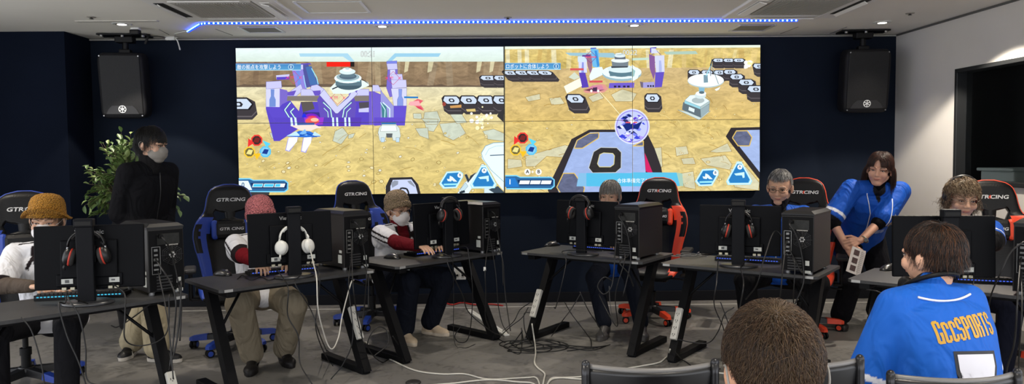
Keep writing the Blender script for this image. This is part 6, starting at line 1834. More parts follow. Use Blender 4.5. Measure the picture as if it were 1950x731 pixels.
# 2: pink knit hat
p = at_Y(498, 500, 5.32); p.z = 0
f2 = person('person in pink knit hat, pale mask and beige trousers, seated second from left', p, 20, hip=.47, lean=8, tl=.385, hoff=(0, 0, -.02), head=(10, 4, -2), hk=1.06,
            hands=[at_z(505, 514, .745), at_z(560, 510, .745)], feet=[gpt(482, 703), gpt(541, 690)], mask=(216, 200, 184), brow=(150, 128, 112), poles=[(-1, .1, -.4), (.9, .2, -.6)])
trousers(f2, (132, 122, 104), r=(.112, .096, .090, .080)); shoes(f2); under_sleeves(f2, (110, 22, 30), r=(.052, .040)); shirt(f2, 'striped_jersey', white_jersey(f2), sleeve=.95, r_up=(.068, .070), lap=.34); glasses(f2, (70, 56, 50))
hat(f2, 'beanie', knit_mat('pink_knit', (204, 118, 122), 85), tilt=-22, dz=.006)

# 3: beige knit hat
p = at_Y(750, 500, 6.02); p.z = 0
f3 = person('person in beige knit hat, glasses and white mask, white striped shirt, black trousers, typing', p, 47, hip=.47, lean=8, tl=.38, hoff=(0, 0, -.02), head=(-4, 8, 0), hk=1.06,
            hands=[at_z(815, 475, .765), at_z(840, 470, .765)], feet=[gpt(770, 651), gpt(818, 636)], mask=(226, 222, 218), brow=(120, 98, 84), poles=[(-.7, .4, -1), (.6, .5, -1)], curls=(18, 18))
trousers(f3, (24, 27, 36), r=(.105, .088, .082, .080)); shoes(f3, 'plain', cols=((196, 176, 150), (206, 192, 172))); under_sleeves(f3, (100, 24, 32), r=(.054, .042)); shirt(f3, 'striped_jersey', white_jersey(f3), sleeve=.62, r_up=(.068, .070), lap=.25); glasses(f3, (90, 80, 74))
hair(f3['root'], f3['HM'], f3['hk'], k_bob, lambda q: .06, [(84, 62, 46), (104, 80, 60)], n=900, off=(.02, .06), rad=.0016, seed=4, curl=.005)
hat(f3, 'beanie', knit_mat('beige_knit', (176, 152, 120), 85), tilt=-26, dz=.006)

# 4: grey-haired player behind the monitor
p = at_Y(1173, 500, 6.38); p.z = 0
f4 = person('grey-haired person in blue shirt bent low behind the monitor right of the room middle', p, -26, hip=.50, lean=18, tl=.43, head=(4, 8, 0), hk=1.08,
            hands=[at_z(1120, 478, .745), at_z(1165, 474, .745)], feet=[gpt(1152, 640), gpt(1222, 640)], brow=(120, 112, 104))
trousers(f4, (24, 27, 36)); shoes(f4, 'plain', cols=((66, 64, 64), (84, 82, 80))); under_sleeves(f4, (22, 22, 26)); shirt(f4, 'blue_jersey', blue_jersey(f4), m=M_SHINY, sleeve=.86, r_up=(.068, .072), lap=.3, hemw=1.05)
hair(f4['root'], f4['HM'], f4['hk'], k_full, lambda q: .085 if q[1] < 0 else .07, [(112, 106, 98), (160, 154, 146), (90, 84, 78), (190, 184, 176)], n=2600, off=(.05, .11), rad=.0013, seed=5, grav=.35)

# 5: grey-haired man in glasses
p = at_Y(1482, 500, 5.72); p.z = 0
f5 = person('grey-haired man in wire glasses and blue jersey, seated second from right', p, -16, hip=.52, lean=8, tl=.47, head=(-14, 14, 2), hk=1.12,
            hands=[at_z(1440, 500, .745), at_z(1500, 500, .745)], feet=[(-.22, -.36, .085), (.16, -.34, .085)], brow=(120, 112, 106), skin=(204, 160, 132), kneepole=[(-.5, -1, .6), (.45, -1, .6)])
trousers(f5, (22, 22, 24), r=(.112, .088, .08, .075)); shoes(f5); under_sleeves(f5, (20, 20, 24)); shirt(f5, 'blue_jersey', blue_jersey(f5), m=M_SHINY, sleeve=.86, r_up=(.070, .074), lap=.32, hemw=1.08); glasses(f5, (70, 64, 60))
hair(f5['root'], f5['HM'], f5['hk'], k_full, lambda q: .035, [(128, 126, 124), (92, 90, 90), (170, 168, 166), (70, 68, 68)], n=3200, off=(.03, .075), rad=.0012, seed=6, grav=.2, lift=.25)

# 6: curly hair
p = at_Y(1822, 500, 4.86); p.z = 0
f6 = person('person with curly brown hair, glasses and headset, blue jersey, seated behind the rightmost monitor', p, -14, hip=.50, lean=8, tl=.44, head=(0, 8, 3), hk=1.10,
            hands=[at_z(1800, 556, .745), at_z(1860, 556, .745)], feet=[(-.13, -.40, .085), (.13, -.40, .085)], brow=(110, 92, 80), skin=(200, 158, 132), poles=[(-1, .1, -.6), (1, .1, -.5)])
trousers(f6, (26, 28, 40)); shoes(f6); under_sleeves(f6, (18, 18, 22)); shirt(f6, 'blue_jersey', blue_jersey(f6), m=M_SHINY, sleeve=.86, r_up=(.072, .076), lap=.3, hemw=1.05); glasses(f6, (170, 150, 130))
hair(f6['root'], f6['HM'], f6['hk'], k_bob, lambda q: .075 if q[1] < 0 else .10, [(112, 90, 68), (142, 118, 92), (84, 66, 50), (160, 140, 112)], n=3000, off=(.06, .26), rad=.0014, seed=7, grav=.5, curl=.010, clump=.5, frizz=.2)

# ---------------------------------------------------------------- standing man in black
p = at_z(272, 680, 0)
f7 = person('masked man with black hair, black jacket and beige trousers, standing beside the potted plant', p, 62, hip=.90, lean=16, tl=.48, head=(16, 10, 0), hk=1.04, hoff=(0, -.01, 0), sh=.165, seated=False,
            hands=[(-.03, -.21, .93), (.05, -.23, .93)], feet=[gpt(300, 688), gpt(250, 676)], mask=(140, 134, 126), brow=(30, 26, 26), b=.98, poles=[(-.6, .9, -.3), (.6, .9, -.3)], thigh=.44, calf=.42, ua=.30, fa=.26,
            hand_dirs=[(1, -.2, -.2), (-1, -.2, -.2)], palms=[(0, 1, 0), (0, 1, 0)], curls=(35, 35), kneepole=[(0, -1, .1), (0, -1, .1)])
trousers(f7, (178, 166, 138), r=(.112, .092, .090, .088), t1=.94); shoes(f7, 'sneaker', cols=((26, 26, 28), (200, 194, 184)), dirs=[(.35, -1, 0), (-.9, -.6, 0)])
shirt(f7, 'black_jacket', const((22, 22, 25)), inf=.020, r_up=(.066, .070), r_fo=(.068, .058), forearm=.92, hem=-.12, hemw=1.08, chest=1.04, depth=1.12)
g = G(); g.cap(f7['nb'] - f7['t'] * .01, f7['nb'] + (f7['hc'] - f7['nb']) * .42, .078, .074); g.blob('jacket_collar', .006, 3, M_CLOTH, f7['root'], const((30, 29, 30)))
g = G()
zp = [f7['SC'] + f7['Y'] * -.0 + f7['t'] * (.02 - .06 * i) - f7['Y'] * (.115 + .045 * min(1, i * .4)) for i in range(9)]
g.tube(zp, .004, 6, per=3); g.obj('jacket_zip', mat('zip_dark', (12, 12, 14), .4), f7['root'])
hair(f7['root'], f7['HM'], f7['hk'], k_full, lambda q: .10 if q[1] < 0 else .08, [(16, 14, 15), (26, 23, 23), (12, 11, 12)], n=3200, off=(.06, .16), rad=.0013, seed=8, grav=.45, clump=.25)

# ---------------------------------------------------------------- standing woman in blue
p = at_z(1632, 622, 0)
def badge(c, x, y, z):
    front = y < 0; r_ = np.hypot(x - .095, z + .12)
    c[front & (r_ < .036)] = lin((190, 160, 80)); c[front & (r_ < .028)] = lin((30, 60, 120)); c[front & (r_ < .028) & (np.abs(x - .095) < .012)] = lin((200, 170, 90))
    for k_ in range(3):
        w = front & (np.abs(z + .30 + .012 * k_) < .0045) & (x > .04) & (x < .12); c[w] = lin((150, 165, 200))
f8 = person('woman with dark bob hair in blue jersey, standing bent forward, holding a leaflet', p, -10, hip=.79, lean=40, side=4, tl=.48, head=(-26, 10, 8), hk=1.08, hoff=(-.01, .0, -.01), sh=.18, seated=False,
            hands=[wpt(1612, 470, 5.55), wpt(1632, 466, 5.52)], feet=[gpt(1600, 622), gpt(1668, 612)], brow=(70, 52, 44), skin=(206, 158, 134), b=1.05, poles=[(-1, .2, -.2), (1, .2, -.3)], ua=.29, fa=.25,
            hand_dirs=[(.5, -.5, -.6), (-.9, -.3, -.2)], palms=[(.3, .9, 0), (0, 1, -.3)], curls=(38, 40), kneepole=[(0, -1, .1), (0, -1, .1)])
trousers(f8, (26, 26, 30), r=(.11, .086, .082, .085)); shoes(f8); 
under_sleeves(f8, (16, 16, 18), t1=.18, r=(.056, .052), collar=.45)
shirt(f8, 'blue_jersey', blue_jersey(f8, .9, badge), m=M_SHINY, sleeve=.88, inf=.02, r_up=(.078, .084), hem=-.34, hemw=1.12, voxel=.0055, depth=1.1)
g = G()
for i in range(5):
    q = f8['SC'] - f8['t'] * (.12 + .085 * i) - f8['Y'] * (.147); g.ell(q, (.006, .006, .006), sub=2)
g.obj('buttons', mat('button_pale', (190, 196, 214), .4), f8['root'])
hair(f8['root'], f8['HM'], f8['hk'], k_bob, lambda q: .09 if q[1] < -.2 else .145, [(52, 30, 24), (78, 46, 34), (38, 24, 20)], n=4200, off=(.05, .14), rad=.0013, seed=9, grav=2.2, partx=-.1, hold=-.1)
g = G(); wv = f8['W'][1]; dv = (wv - f8['E'][1]).normalized(); xx, yy, _ = frame_from(dv)
g.tube([wv - dv * .012 + xx * (.031 * math.cos(a)) + yy * (.031 * math.sin(a)) for a in [2 * PI * i / 20 for i in range(20)]], .005, 8, closed=True); g.cyl(wv - dv * .012 - Vector((0, .036, 0)), wv - dv * .012 - Vector((0, .028, 0)), .014, n=16)
g.obj('wristwatch', mat('watch_steel', (170, 165, 150), .3, metal=.8), label='steel wristwatch on the wrist of the bending woman', cat='watch').location = (0, 0, 0)
wo = bpy.data.objects['wristwatch']; wo.matrix_world = Matrix.Translation(p) @ Matrix.Rotation(R(-8), 4, 'Z')
# leaflet with printed blocks
lt = empty('leaflet', wpt(1630, 497, 5.42), 0, 'folded white leaflet with three dark photos held by the bending woman', 'leaflet')
lt.rotation_euler = (R(-12), R(22), R(4))
g = G(); g.box((-.0, 0, 0), (.115, .0012, .20), .0); g.box((.055, .012, .0), (.06, .0012, .19), 0, Matrix.Rotation(R(35), 4, 'Z')); g.obj('paper', mat('leaflet_paper', (196, 190, 186), .6), lt)
g = G()
for z in (.062, .0, -.06): g.box((-.012, -.0012, z), (.045, .0008, .042))
g.obj('printed_photo', mat('leaflet_print', (70, 52, 50), .6, var=.4, vscale=60), lt)
g = G()
for i in range(12): g.box((.036, -.0012, .08 - i * .014), (.03, .0008, .004))
g.obj('printed_text', mat('leaflet_text', (140, 136, 136), .6), lt)
# ---------------------------------------------------------------- the two people in front
def front_piping(f, obj_, z0, z1, w=.052, r=.0035):
    SC_, X_, t_, Y_ = f['SC'], f['X'], f['t'], f['Y']
    dg = obj_.data; bvh = BVHTree.FromPolygons([v.co for v in dg.vertices], [tuple(q.vertices) for q in dg.polygons])
    for s_ in (-1, 1):
        pts = []
        for i in range(40):
            z = z0 + (z1 - z0) * i / 39; x = s_ * (w + .03 * max(0, 1 + z / .12) - .02 * min(1, max(0, -z) / .25))
            h = bvh.ray_cast(SC_ + X_ * x + t_ * z - Y_ * .5, Y_)
            if h[0] is not None and (not pts or (h[0] - pts[-1]).length < .05): pts.append(h[0])
        if len(pts) > 3:
            g = G(); g.tube(pts, r, 6); g.obj('piping', mat('piping_white', (232, 232, 236), .6), f['root'])
for f_, z1_ in ((f8, -.58), (f5, -.34), (f6, -.2), (f4, -.3)):
    front_piping(f_, next(o_ for o_ in KIDS[f_['root'].name] if o_.name.startswith('blue_jersey')), .02, z1_)
# person in the number 7 jersey, seen from behind
p = at_Y(1818, 700, 2.5); p.z = 0
f9 = person('person with dark hair in a blue jersey numbered 7 seen from behind, seated in front', p, 192, hip=.46, lean=14, tl=.46, head=(14, 2, 0), hk=1.04, hoff=(-0.055, -.03, -.035), sh=.155,
            hands=[(-.12, -.34, .56), (.12, -.34, .56)], feet=[(-.15, -.42, .085), (.15, -.42, .085)], brow=None, skin=(214, 166, 138), b=1.03, neck=4, kneepole=[(-.3, -1, .6), (.3, -1, .6)])
trousers(f9, (34, 34, 40)); shoes(f9)
def back9(co):
    c = blue_jersey(f9, 1.08, base=(26, 96, 196))(co)
    X, t, Yv = A3(f9['X']), A3(f9['t']), A3(f9['Y']); q = co - A3(f9['SC']); x = q @ X; z = q @ t; y = q @ Yv
    return c
j9 = shirt(f9, 'blue_jersey', back9, m=vmat('front_jersey_cloth', .6, bump=.03, bscale=300, wrinkle=.4, spec=.2), sleeve=.95, inf=.014, collar=.16, r_up=(.060, .078), r_fo=(.08, .07), forearm=.15, voxel=.006, chest=1.10, smooth=14, hemw=1.08, lap=.2)
# raised seams of the back yoke and sleeves
def project(pts, obj_, dirv, off):
    dg = bpy.context.evaluated_depsgraph_get(); me = obj_.data
    bvh = BVHTree.FromPolygons([v.co for v in me.vertices], [tuple(q.vertices) for q in me.polygons])
    out = []
    d = Vector(dirv).normalized()
    for q in pts:
        hit = bvh.ray_cast(Vector(q) - d * .6, d)
        out.append(hit[0] - d * off if hit[0] is not None else None)
    return out
def decal(f, obj_, name, vs, fs, M, off, mt, sub=.012):
    """wrap flat lettering onto the back"""
    bm = bmesh.new(); V = [bm.verts.new(v) for v in vs]
    for q in fs:
        try: bm.faces.new([V[i] for i in q])
        except ValueError: pass
    bmesh.ops.triangulate(bm, faces=bm.faces[:])
    for _ in range(5):
        es = [e for e in bm.edges if e.calc_length() > sub]
        if not es: break
        bmesh.ops.subdivide_edges(bm, edges=es, cuts=1); bmesh.ops.triangulate(bm, faces=bm.faces[:])
    bm.verts.index_update()
    pts = [M @ v.co for v in bm.verts]; fr = [[v.index for v in q.verts] for q in bm.faces]; bm.free()
    d = -f['Y']
    pr = project(pts, obj_, d, off)
    ok = [q for q in fr if all(pr[i] is not None for i in q)]
    g = G(); g.add([q if q is not None else Vector((0, 0, 0)) for q in pr], ok, 0, True)
    return g.obj(name, mt, f['root'])
X, t, Yv, SCn = f9['X'], f9['t'], f9['Y'], f9['SC']
# frame seen from behind: right = -X (figure faces away), up = t, normal = Yv
MB_ = Matrix(((-X.x, t.x, Yv.x, 0), (-X.y, t.y, Yv.y, 0), (-X.z, t.z, Yv.z, 0), (0, 0, 0, 1)))
def back_frame(x, z, rot=0): return Matrix.Translation(SCn + (-X) * x + t * z) @ MB_ @ Matrix.Rotation(R(rot), 4, 'Z')
pr = project([SCn + (-X) * x_ + t * (-.006 + 1.6 * x_ * x_) for x_ in [-.11 + .22 * i / 24 for i in range(25)]], j9, -Yv, .003)
g = G(); g.tube([q for q in pr if q is not None], .0042, 8); g.obj('collar_piping', mat('piping_white', (232, 232, 236), .6), f9['root'])
def block(ch, w, h, k):
    """heavy condensed capital as a few overlapping strokes; k = stroke width"""
    c = k * .55; L = [(0, c), (c, 0), (k, 0), (k, h), (c, h), (0, h - c)]; Rr = [(w - x, y) for x, y in L][::-1]
    bar = lambda x0, x1, y0, y1: [(x0, y0), (x1, y0), (x1, y1), (x0, y1)]
    tp, bt, md = bar(c, w - c, h - k, h), bar(c, w - c, 0, k), bar(k * .5, w - c, h * .5 - k * .45, h * .5 + k * .45)
    return {'G': [L, tp, bt, bar(w - k, w, 0, h * .48), bar(w * .55, w, h * .36, h * .36 + k), bar(w - k, w, h * .66, h - c)], 'C': [L, tp, bt, bar(w - k, w, c, h * .34), bar(w - k, w, h * .66, h - c)],
            'S': [tp, bt, md, bar(0, k, h * .5, h - c), bar(w - k, w, c, h * .5), bar(w - k, w, h * .7, h - c), bar(0, k, c, h * .3)], 'P': [bar(0, k, 0, h), tp, md, bar(w - k, w, h * .5, h - c)],
            'O': [L, Rr, tp, bt], 'R': [bar(0, k, 0, h), tp, md, bar(w - k, w, h * .54, h - c), bar(w - k, w, 0, h * .46)], 'T': [bar(0, w, h - k, h), bar(w / 2 - k / 2, w / 2 + k / 2, 0, h)]}[ch]
vs = []; fs = []
for i_, ch in enumerate('GCCSPORTS'):
    for pl in block(ch, .0242, .070 if ch in 'C' else .078, .0095):
        o_ = len(vs); vs += [Vector((x + (i_ - 4.5) * .0272, y - .039, 0)) for x, y in pl]; fs.append(tuple(range(o_, o_ + len(pl))))
decal(f9, j9, 'gold_lettering', vs, fs, back_frame(.008, -.100, 5), .002, mat('gold_print', (206, 158, 52), .4, spec=.4))
sv = [(-.075, .095), (.075, .095), (.075, .055), (.02, -.13), (-.035, -.13), (.018, .045), (-.075, .045)]
ov = [(-.086, .106), (.087, .106), (.087, .052), (.031, -.141), (-.050, -.141), (.003, .034), (-.086, .034)]
decal(f9, j9, 'number_outline', [Vector((a * 1.0, b_, 0)) for a, b_ in ov], [tuple(reversed(range(7)))], back_frame(.012, -.285, -3), .002, mat('print_black', (16, 16, 24), .5))
decal(f9, j9, 'number', [Vector((a * 1.0, b_, 0)) for a, b_ in sv], [tuple(reversed(range(7)))], back_frame(.012, -.285, -3), .0035, mat('print_white', (214, 214, 224), .5))
def kh9(q):
    if q[1] < -.25 and q[2] < .45: return False
    if q[1] < .22 and q[2] < .02: return False
    return q[2] > -.93
hair(f9['root'], f9['HM'], f9['hk'], kh9, lambda q: .085 if q[2] > 0 else .034, [(30, 22, 20), (46, 32, 26), (22, 17, 16), (96, 62, 40)], n=9000, off=(.03, .13), rad=.00085, seed=11, grav=.42, whorl=(.1, .25, .95), clump=.35, frizz=.06, seg=10)
# headset band round the neck
hn = empty('neck_headset', f9['root'].matrix_basis @ Vector((0, 0, 0)) if False else p, R(190), 'black headphones resting round the neck of the person in the number 7 jersey', 'headphones')
g = G(); nb = f9['nb'] + f9['t'] * .03
g.tube([nb + Vector((-.02 + .084 * math.cos(a), .080 * math.sin(a) - .015, .012 + .040 * math.sin(a))) for a in [R(-40 + 260 * i / 24) for i in range(25)]], .009, 8)
g.obj('band', M_BLACK, hn)
for a in (-48, 228):
    c = nb + Vector((-.02 + .084 * math.cos(R(a)), .08 * math.sin(R(a)) - .015, -.012)); g = G(); g.ell(c, (.022, .035, .035)); g.obj('ear_cup', M_BLACK, hn)

# front head at the bottom edge
p = at_Y(1486, 800, 1.46); p.z = 0
f10 = person('person with brown hair seen from behind at the bottom edge, nearest to the camera', p, 184, hip=.41, lean=6, tl=.38, head=(-4, 16, 0), hk=1.12, sh=.18,
             hands=[(-.12, -.32, .54), (.12, -.32, .54)], feet=[(-.15, -.42, .085), (.15, -.42, .085)], brow=None, skin=(214, 160, 128), hoff=(0, 0, -.0))
trousers(f10, (40, 40, 48)); shoes(f10)
shirt(f10, 'dark_sweater', const((36, 36, 42)), sleeve=1, forearm=.9, inf=.016, r_up=(.062, .056))
def kh10(q):
    if q[1] < -.25 and q[2] < .45: return False
    if q[1] < .10 and q[2] < -.05: return False
    return q[2] > -.9
hair(f10['root'], f10['HM'], f10['hk'], kh10, lambda q: (.05 if q[2] > .2 else .042) * (1.5 if (int(q[0] * 9173) % 9 == 0) else 1), [(56, 38, 26), (74, 50, 34), (36, 25, 19), (104, 78, 54), (60, 42, 30)], n=15000, off=(.01, .15), rad=.00055, seed=12, grav=.34, whorl=(.05, .56, .82), clump=.45, frizz=.16, seg=12, root_highlight=(128, 106, 80), lift=.3, hold=-.99)  # paler root colour paints in the highlight around the whorl
for s in (-1, 1):
    g = G(); g.M = f10['HM'] @ Matrix.Diagonal((1.12, 1.12, 1.12, 1)); g.tube([(s * .070, -.05, .006), (s * .087, .0, .012), (s * .093, .030, .010), (s * .092, .036, -.02), (s * .086, .026, -.038)], .0022, 8, per=6)
    g.obj('mask_loop', mat('loop_grey', (150, 144, 136), .5), f10['root'])

# ---------------------------------------------------------------- audience chairs
def audience_chair(loc, yaw, label, w=.43, top=.80, name_m=None):
    t_ = empty('stacking_chair', loc, R(yaw), label, 'chair', None)    # backrest on the +y side of the sitter, faces -y
    mk = mat('chair_shell_black', (20, 20, 22), .35, spec=.6)
    g = G(); rings = []
    for z, ww, yy in ((.50, .90, .20), (.56, .96, .215), (.66, 1.0, .235), (.74, 1.0, .255), (top - .012, .97, .268), (top, .94, .268)):
        r_ = []
        n = 26
        for i in range(n + 1):
            u_ = -1 + 2 * i / n; r_.append((u_ * w / 2 * ww, yy - .055 * u_ * u_ + .009, z))
        for i in range(n, -1, -1):
            u_ = -1 + 2 * i / n; r_.append((u_ * w / 2 * ww, yy - .055 * u_ * u_ - .009, z))
        rings.append(r_)
    g.loft(rings); g.obj('backrest', mk, t_)
    g = G(); g.tube([(u_ * w / 2 * .93, .268 - .055 * u_ * u_, top + .004) for u_ in [-1 + i / 12 for i in range(25)]], .0085, 8); g.obj('top_edge', mat('chair_edge_grey', (120, 118, 116), .35), t_)
    g = G(); g.box((0, -.02, .44), (w * .96, .43, .035), .015); g.obj('seat', mk, t_)
    mt = mat('chair_tube_dark', (60, 60, 62), .3, metal=.7)
    for s in (-1, 1):
        x = s * w / 2 * .98
        g = G(); g.tube([(x, .28, .012), (x, .20, .44), (x, .225, .66), (x, .222, top + .012)], .0125, 10, per=6); g.cap((x, .222, top + .0), (x, .222, top + .014), .012); g.obj('rear_leg', mt, t_)
        g = G(); g.tube([(x, -.24, .012), (x, -.20, .42), (x, .2, .44)], .0125, 10, per=6); g.obj('front_leg', mt, t_)
        for yy, zz in ((.28, .008), (-.24, .008)):
            g = G(); g.cyl((x, yy, 0), (x, yy, .022), .017, n=12); g.obj('rubber_foot', M_BLACK, t_)
    return t_
audience_chair((.435, 2.30, 0), 180, 'black stacking chair left of the brown-haired head, only its curved top in view', w=.38, top=.83)
audience_chair((.857, 2.30, 0), 180, 'black stacking chair between the brown-haired head and the number 7 jersey', w=.38, top=.835)
audience_chair((1.32, 2.30, 0), 180, 'black stacking chair behind the back of the person in the number 7 jersey', w=.38, top=.788)

# ================================================================== PLANT
pp = at_Y(256, 560, 6.3); pp.z = 0
t = empty('potted_plant', pp, 0, 'leafy green artificial tree in a dark pot behind the masked man', 'plant')
g = G(); g.lathe([(.10, 0), (.12, .02), (.15, .28), (.165, .30), (.165, .33), (.15, .33), (.145, .30), (.001, .30)], 32); g.obj('pot', mat('dark_pot', (24, 24, 26), .5), t)
g = G(); g.lathe([(.144, .300), (.13, .306), (.001, .31)], 24); g.obj('soil', mat('soil_brown', (50, 40, 32), .95, bump=.5, bscale=60), t)
rl = random.Random(21)
def lp(px, py, Y=6.3): return at_Y(px, py, Y) - pp
tw = []
tips = [(205, 268), (218, 300), (238, 262), (175, 352), (170, 330), (195, 380), (160, 372), (235, 285), (325, 322), (338, 380), (210, 335), (245, 300), (318, 345), (190, 315 + 20), (165, 395), (225, 270), (322, 372), (188, 345), (180, 400), (215, 290), (335, 392)]
g = G()
for i in range(4):
    a = 2 * PI * i / 4; g.tube([(.03 * math.cos(a), .03 * math.sin(a), .30), (.05 * math.cos(a + 1), .05 * math.sin(a + 1), .7), (.03 * math.cos(a + 2), .03 * math.sin(a + 2), 1.05)], .011, 8, per=5, r_end=.006)
g.obj('trunk', mat('bark_brown', (70, 56, 42), .9, bump=.4, bscale=90), t)
gt = G(); gl = G()
def leaf(c, d, up, L_):
    d = Vector(d).normalized(); s = d.cross(Vector(up)).normalized(); n = s.cross(d)
    pts = []; w = L_ * .24
    prof = [(0, 0), (.25, .75), (.5, 1), (.75, .7), (1, 0)]
    vs = []; 
    for f_, ww in prof:
        droop = -n * (f_ * f_ * .12 * L_)
        vs.append(c + d * (f_ * L_) + s * (ww * w) + n * (.012 * ww) + droop); vs.append(c + d * (f_ * L_) + droop); vs.append(c + d * (f_ * L_) - s * (ww * w) + n * (.012 * ww) + droop)
    fs = []
    for i in range(4):
        a = i * 3; fs += [(a, a + 1, a + 4, a + 3), (a + 1, a + 2, a + 5, a + 4)]
    gl.add(vs, fs, rl.choice((0, 0, 1)), True)
for (x, y) in tips:
    for rep in range(3):
        T_ = lp(x + rl.uniform(-13, 13), y + rl.uniform(-13, 13), 6.3 + rl.uniform(-.16, .16)); B_ = Vector((rl.uniform(-.04, .04), rl.uniform(-.04, .04), rl.uniform(.75, 1.05)))
        mid = (T_ + B_) / 2 + Vector((0, 0, .10)); sp = spline([B_, mid, T_], 10); gt.tube(sp, .0045, 6, r_end=.0018)
        d = (sp[-1] - sp[-4]).normalized()
        for q_ in range(9):
            c = sp[int(len(sp) * (.55 + .45 * q_ / 9)) - 1] if q_ < 8 else sp[-1]
            dv = (d + Vector((rl.uniform(-1, 1), rl.uniform(-1, 1), rl.uniform(-.9, .5)))).normalized()
            leaf(c, dv, (rl.uniform(-.4, .4), rl.uniform(-.4, .4), 1), rl.uniform(.055, .09))
gt.obj('branches', mat('bark_brown', (70, 56, 42)), t)
gl.obj('foliage', [mat('leaf_green', (92, 118, 62), .45, var=.25, vscale=14), mat('leaf_pale', (142, 160, 96), .45, var=.2, vscale=14)], t)

# ================================================================== CABLES
M_CB = mat('cable_black', (20, 20, 21), .45)
M_CW = mat('cable_white', (205, 202, 192), .5)
M_CG = mat('cable_grey', (96, 96, 96), .45)
def cable(pts, r, m, label, name='cable', per=8, group=None, cat='cable'):
    """pts: (px, py, Y) in the air, (px, py) lying on the floor"""
    P_ = []
    for q in pts:
        if isinstance(q, Vector): P_.append(q)
        elif len(q) == 3: P_.append(at_Y(*q))
        else: P_.append(at_z(q[0], q[1], r + .001))
    g = G(); g.tube([max_z(v, r) for v in spline(P_, per)], r, 8)
    return g.obj(name, m, label=label, cat=cat, group=group)
def max_z(v, r): return Vector((v.x, v.y, max(v.z, r)))
# white extension leads on the floor
W = .0055
cable([(678, 640, 4.92), (694, 652), (712, 668), (745, 685), (790, 705), (840, 712), (885, 712), (930, 722), (1000, 719), (1022, 720), (1030, 745)], W, M_CW, 'white extension lead running from the second desk leg to the floor middle', 'extension_lead')
cable([(1013, 616, 5.62), (1018, 650), (1020, 672), (1018, 690), (1024, 700), (1037, 711), (1036, 722), (1030, 750)], W, M_CW, 'white extension lead dropping from the strip near the room middle', 'extension_lead')
cable([(1276, 665, 4.95), (1270, 680), (1255, 690), (1220, 697), (1180, 704), (1140, 714), (1095, 718), (1060, 720), (1046, 726), (1036, 745)], W, M_CW, 'white extension lead curving along the floor towards the left of the front chairs', 'extension_lead')
cable([(1690, 690), (1560, 705), (1440, 712), (1380, 711), (1340, 706), (1318, 710), (1306, 722)], W, M_CW, 'short white lead looping on the floor behind the left front chair', 'extension_lead')
cable([(820, 733), (860, 730), (930, 723), (985, 727), (1015, 730), (1026, 745)], W, M_CW, 'white lead along the bottom edge of the floor middle', 'extension_lead')
cable([(1140, 722), (1110, 722), (1066, 719), (1048, 722), (1038, 745)], W, M_CW, 'white lead joining the bundle at the bottom edge from the right', 'extension_lead')
# headset lead of the white headset
def mw(k, x, y, z):
    mp, ma = MP[k]; return mp + Matrix.Rotation(ma, 3, 'Z') @ Vector((x, y, z))
hp = to_px(mw(2, .078, -.06, .22))
cable([mw(2, .08, -.075, .20), mw(2, .085, -.13, .10), (603, 530, 4.33), (606, 590, 4.3), (621, 648, 4.45), (633, 664, 4.5), (645, 640, 4.6), (652, 600, 4.7), (668, 540, 4.75), (674, 533, 4.8)], .004, M_CW, 'thin white headset lead hanging in a loop below the white headset')
B = 'thin black leads hanging below the gaming desks'
def bl(pts, label, r=.0036, m=None): return cable(pts, r, m or M_CB, label, group=None)
# leads over the front edge of each desk
bl([mw(1, -.10, -.0, .06), mw(1, -.07, -.12, .03), (112, 580, 3.62), (128, 640, 3.6), (150, 690, 3.6), (166, 740, 3.6)], 'black lead dropping past the left edge of the leftmost monitor stand')
bl([mw(1, .03, -.11, .02), (130, 566, 3.62), (150, 600, 3.6), (163, 660, 3.6), (165, 720, 3.6), (190, 735, 3.6)], 'black lead curving in front of the right trouser leg of the mustard-hatted player')
bl([(40, 604, 3.5), (60, 630, 3.5), (78, 690, 3.5), (86, 740, 3.5)], 'thin lead hanging at the left end of the leftmost desk', .003)
bl([mw(1, .12, -.01, .10), mw(1, .20, -.10, .06), (238, 600, 3.75), (238, 645, 3.75), (262, 658, 3.8), (300, 650, 3.85), (320, 625, 3.9), (322, 560, 3.95)], 'black lead drooping from the leftmost monitor towards its computer tower')
bl([(212, 620, 4.6), (225, 622, 4.4), (262, 598, 4.1), (290, 575, 3.95)], 'black lead behind the leftmost desk, crossing beige trousers')
pc = lambda k, x, z, y=-.215: PC[k] + Matrix.Rotation(DESK[k][1], 3, 'Z') @ Vector((x, y, z))
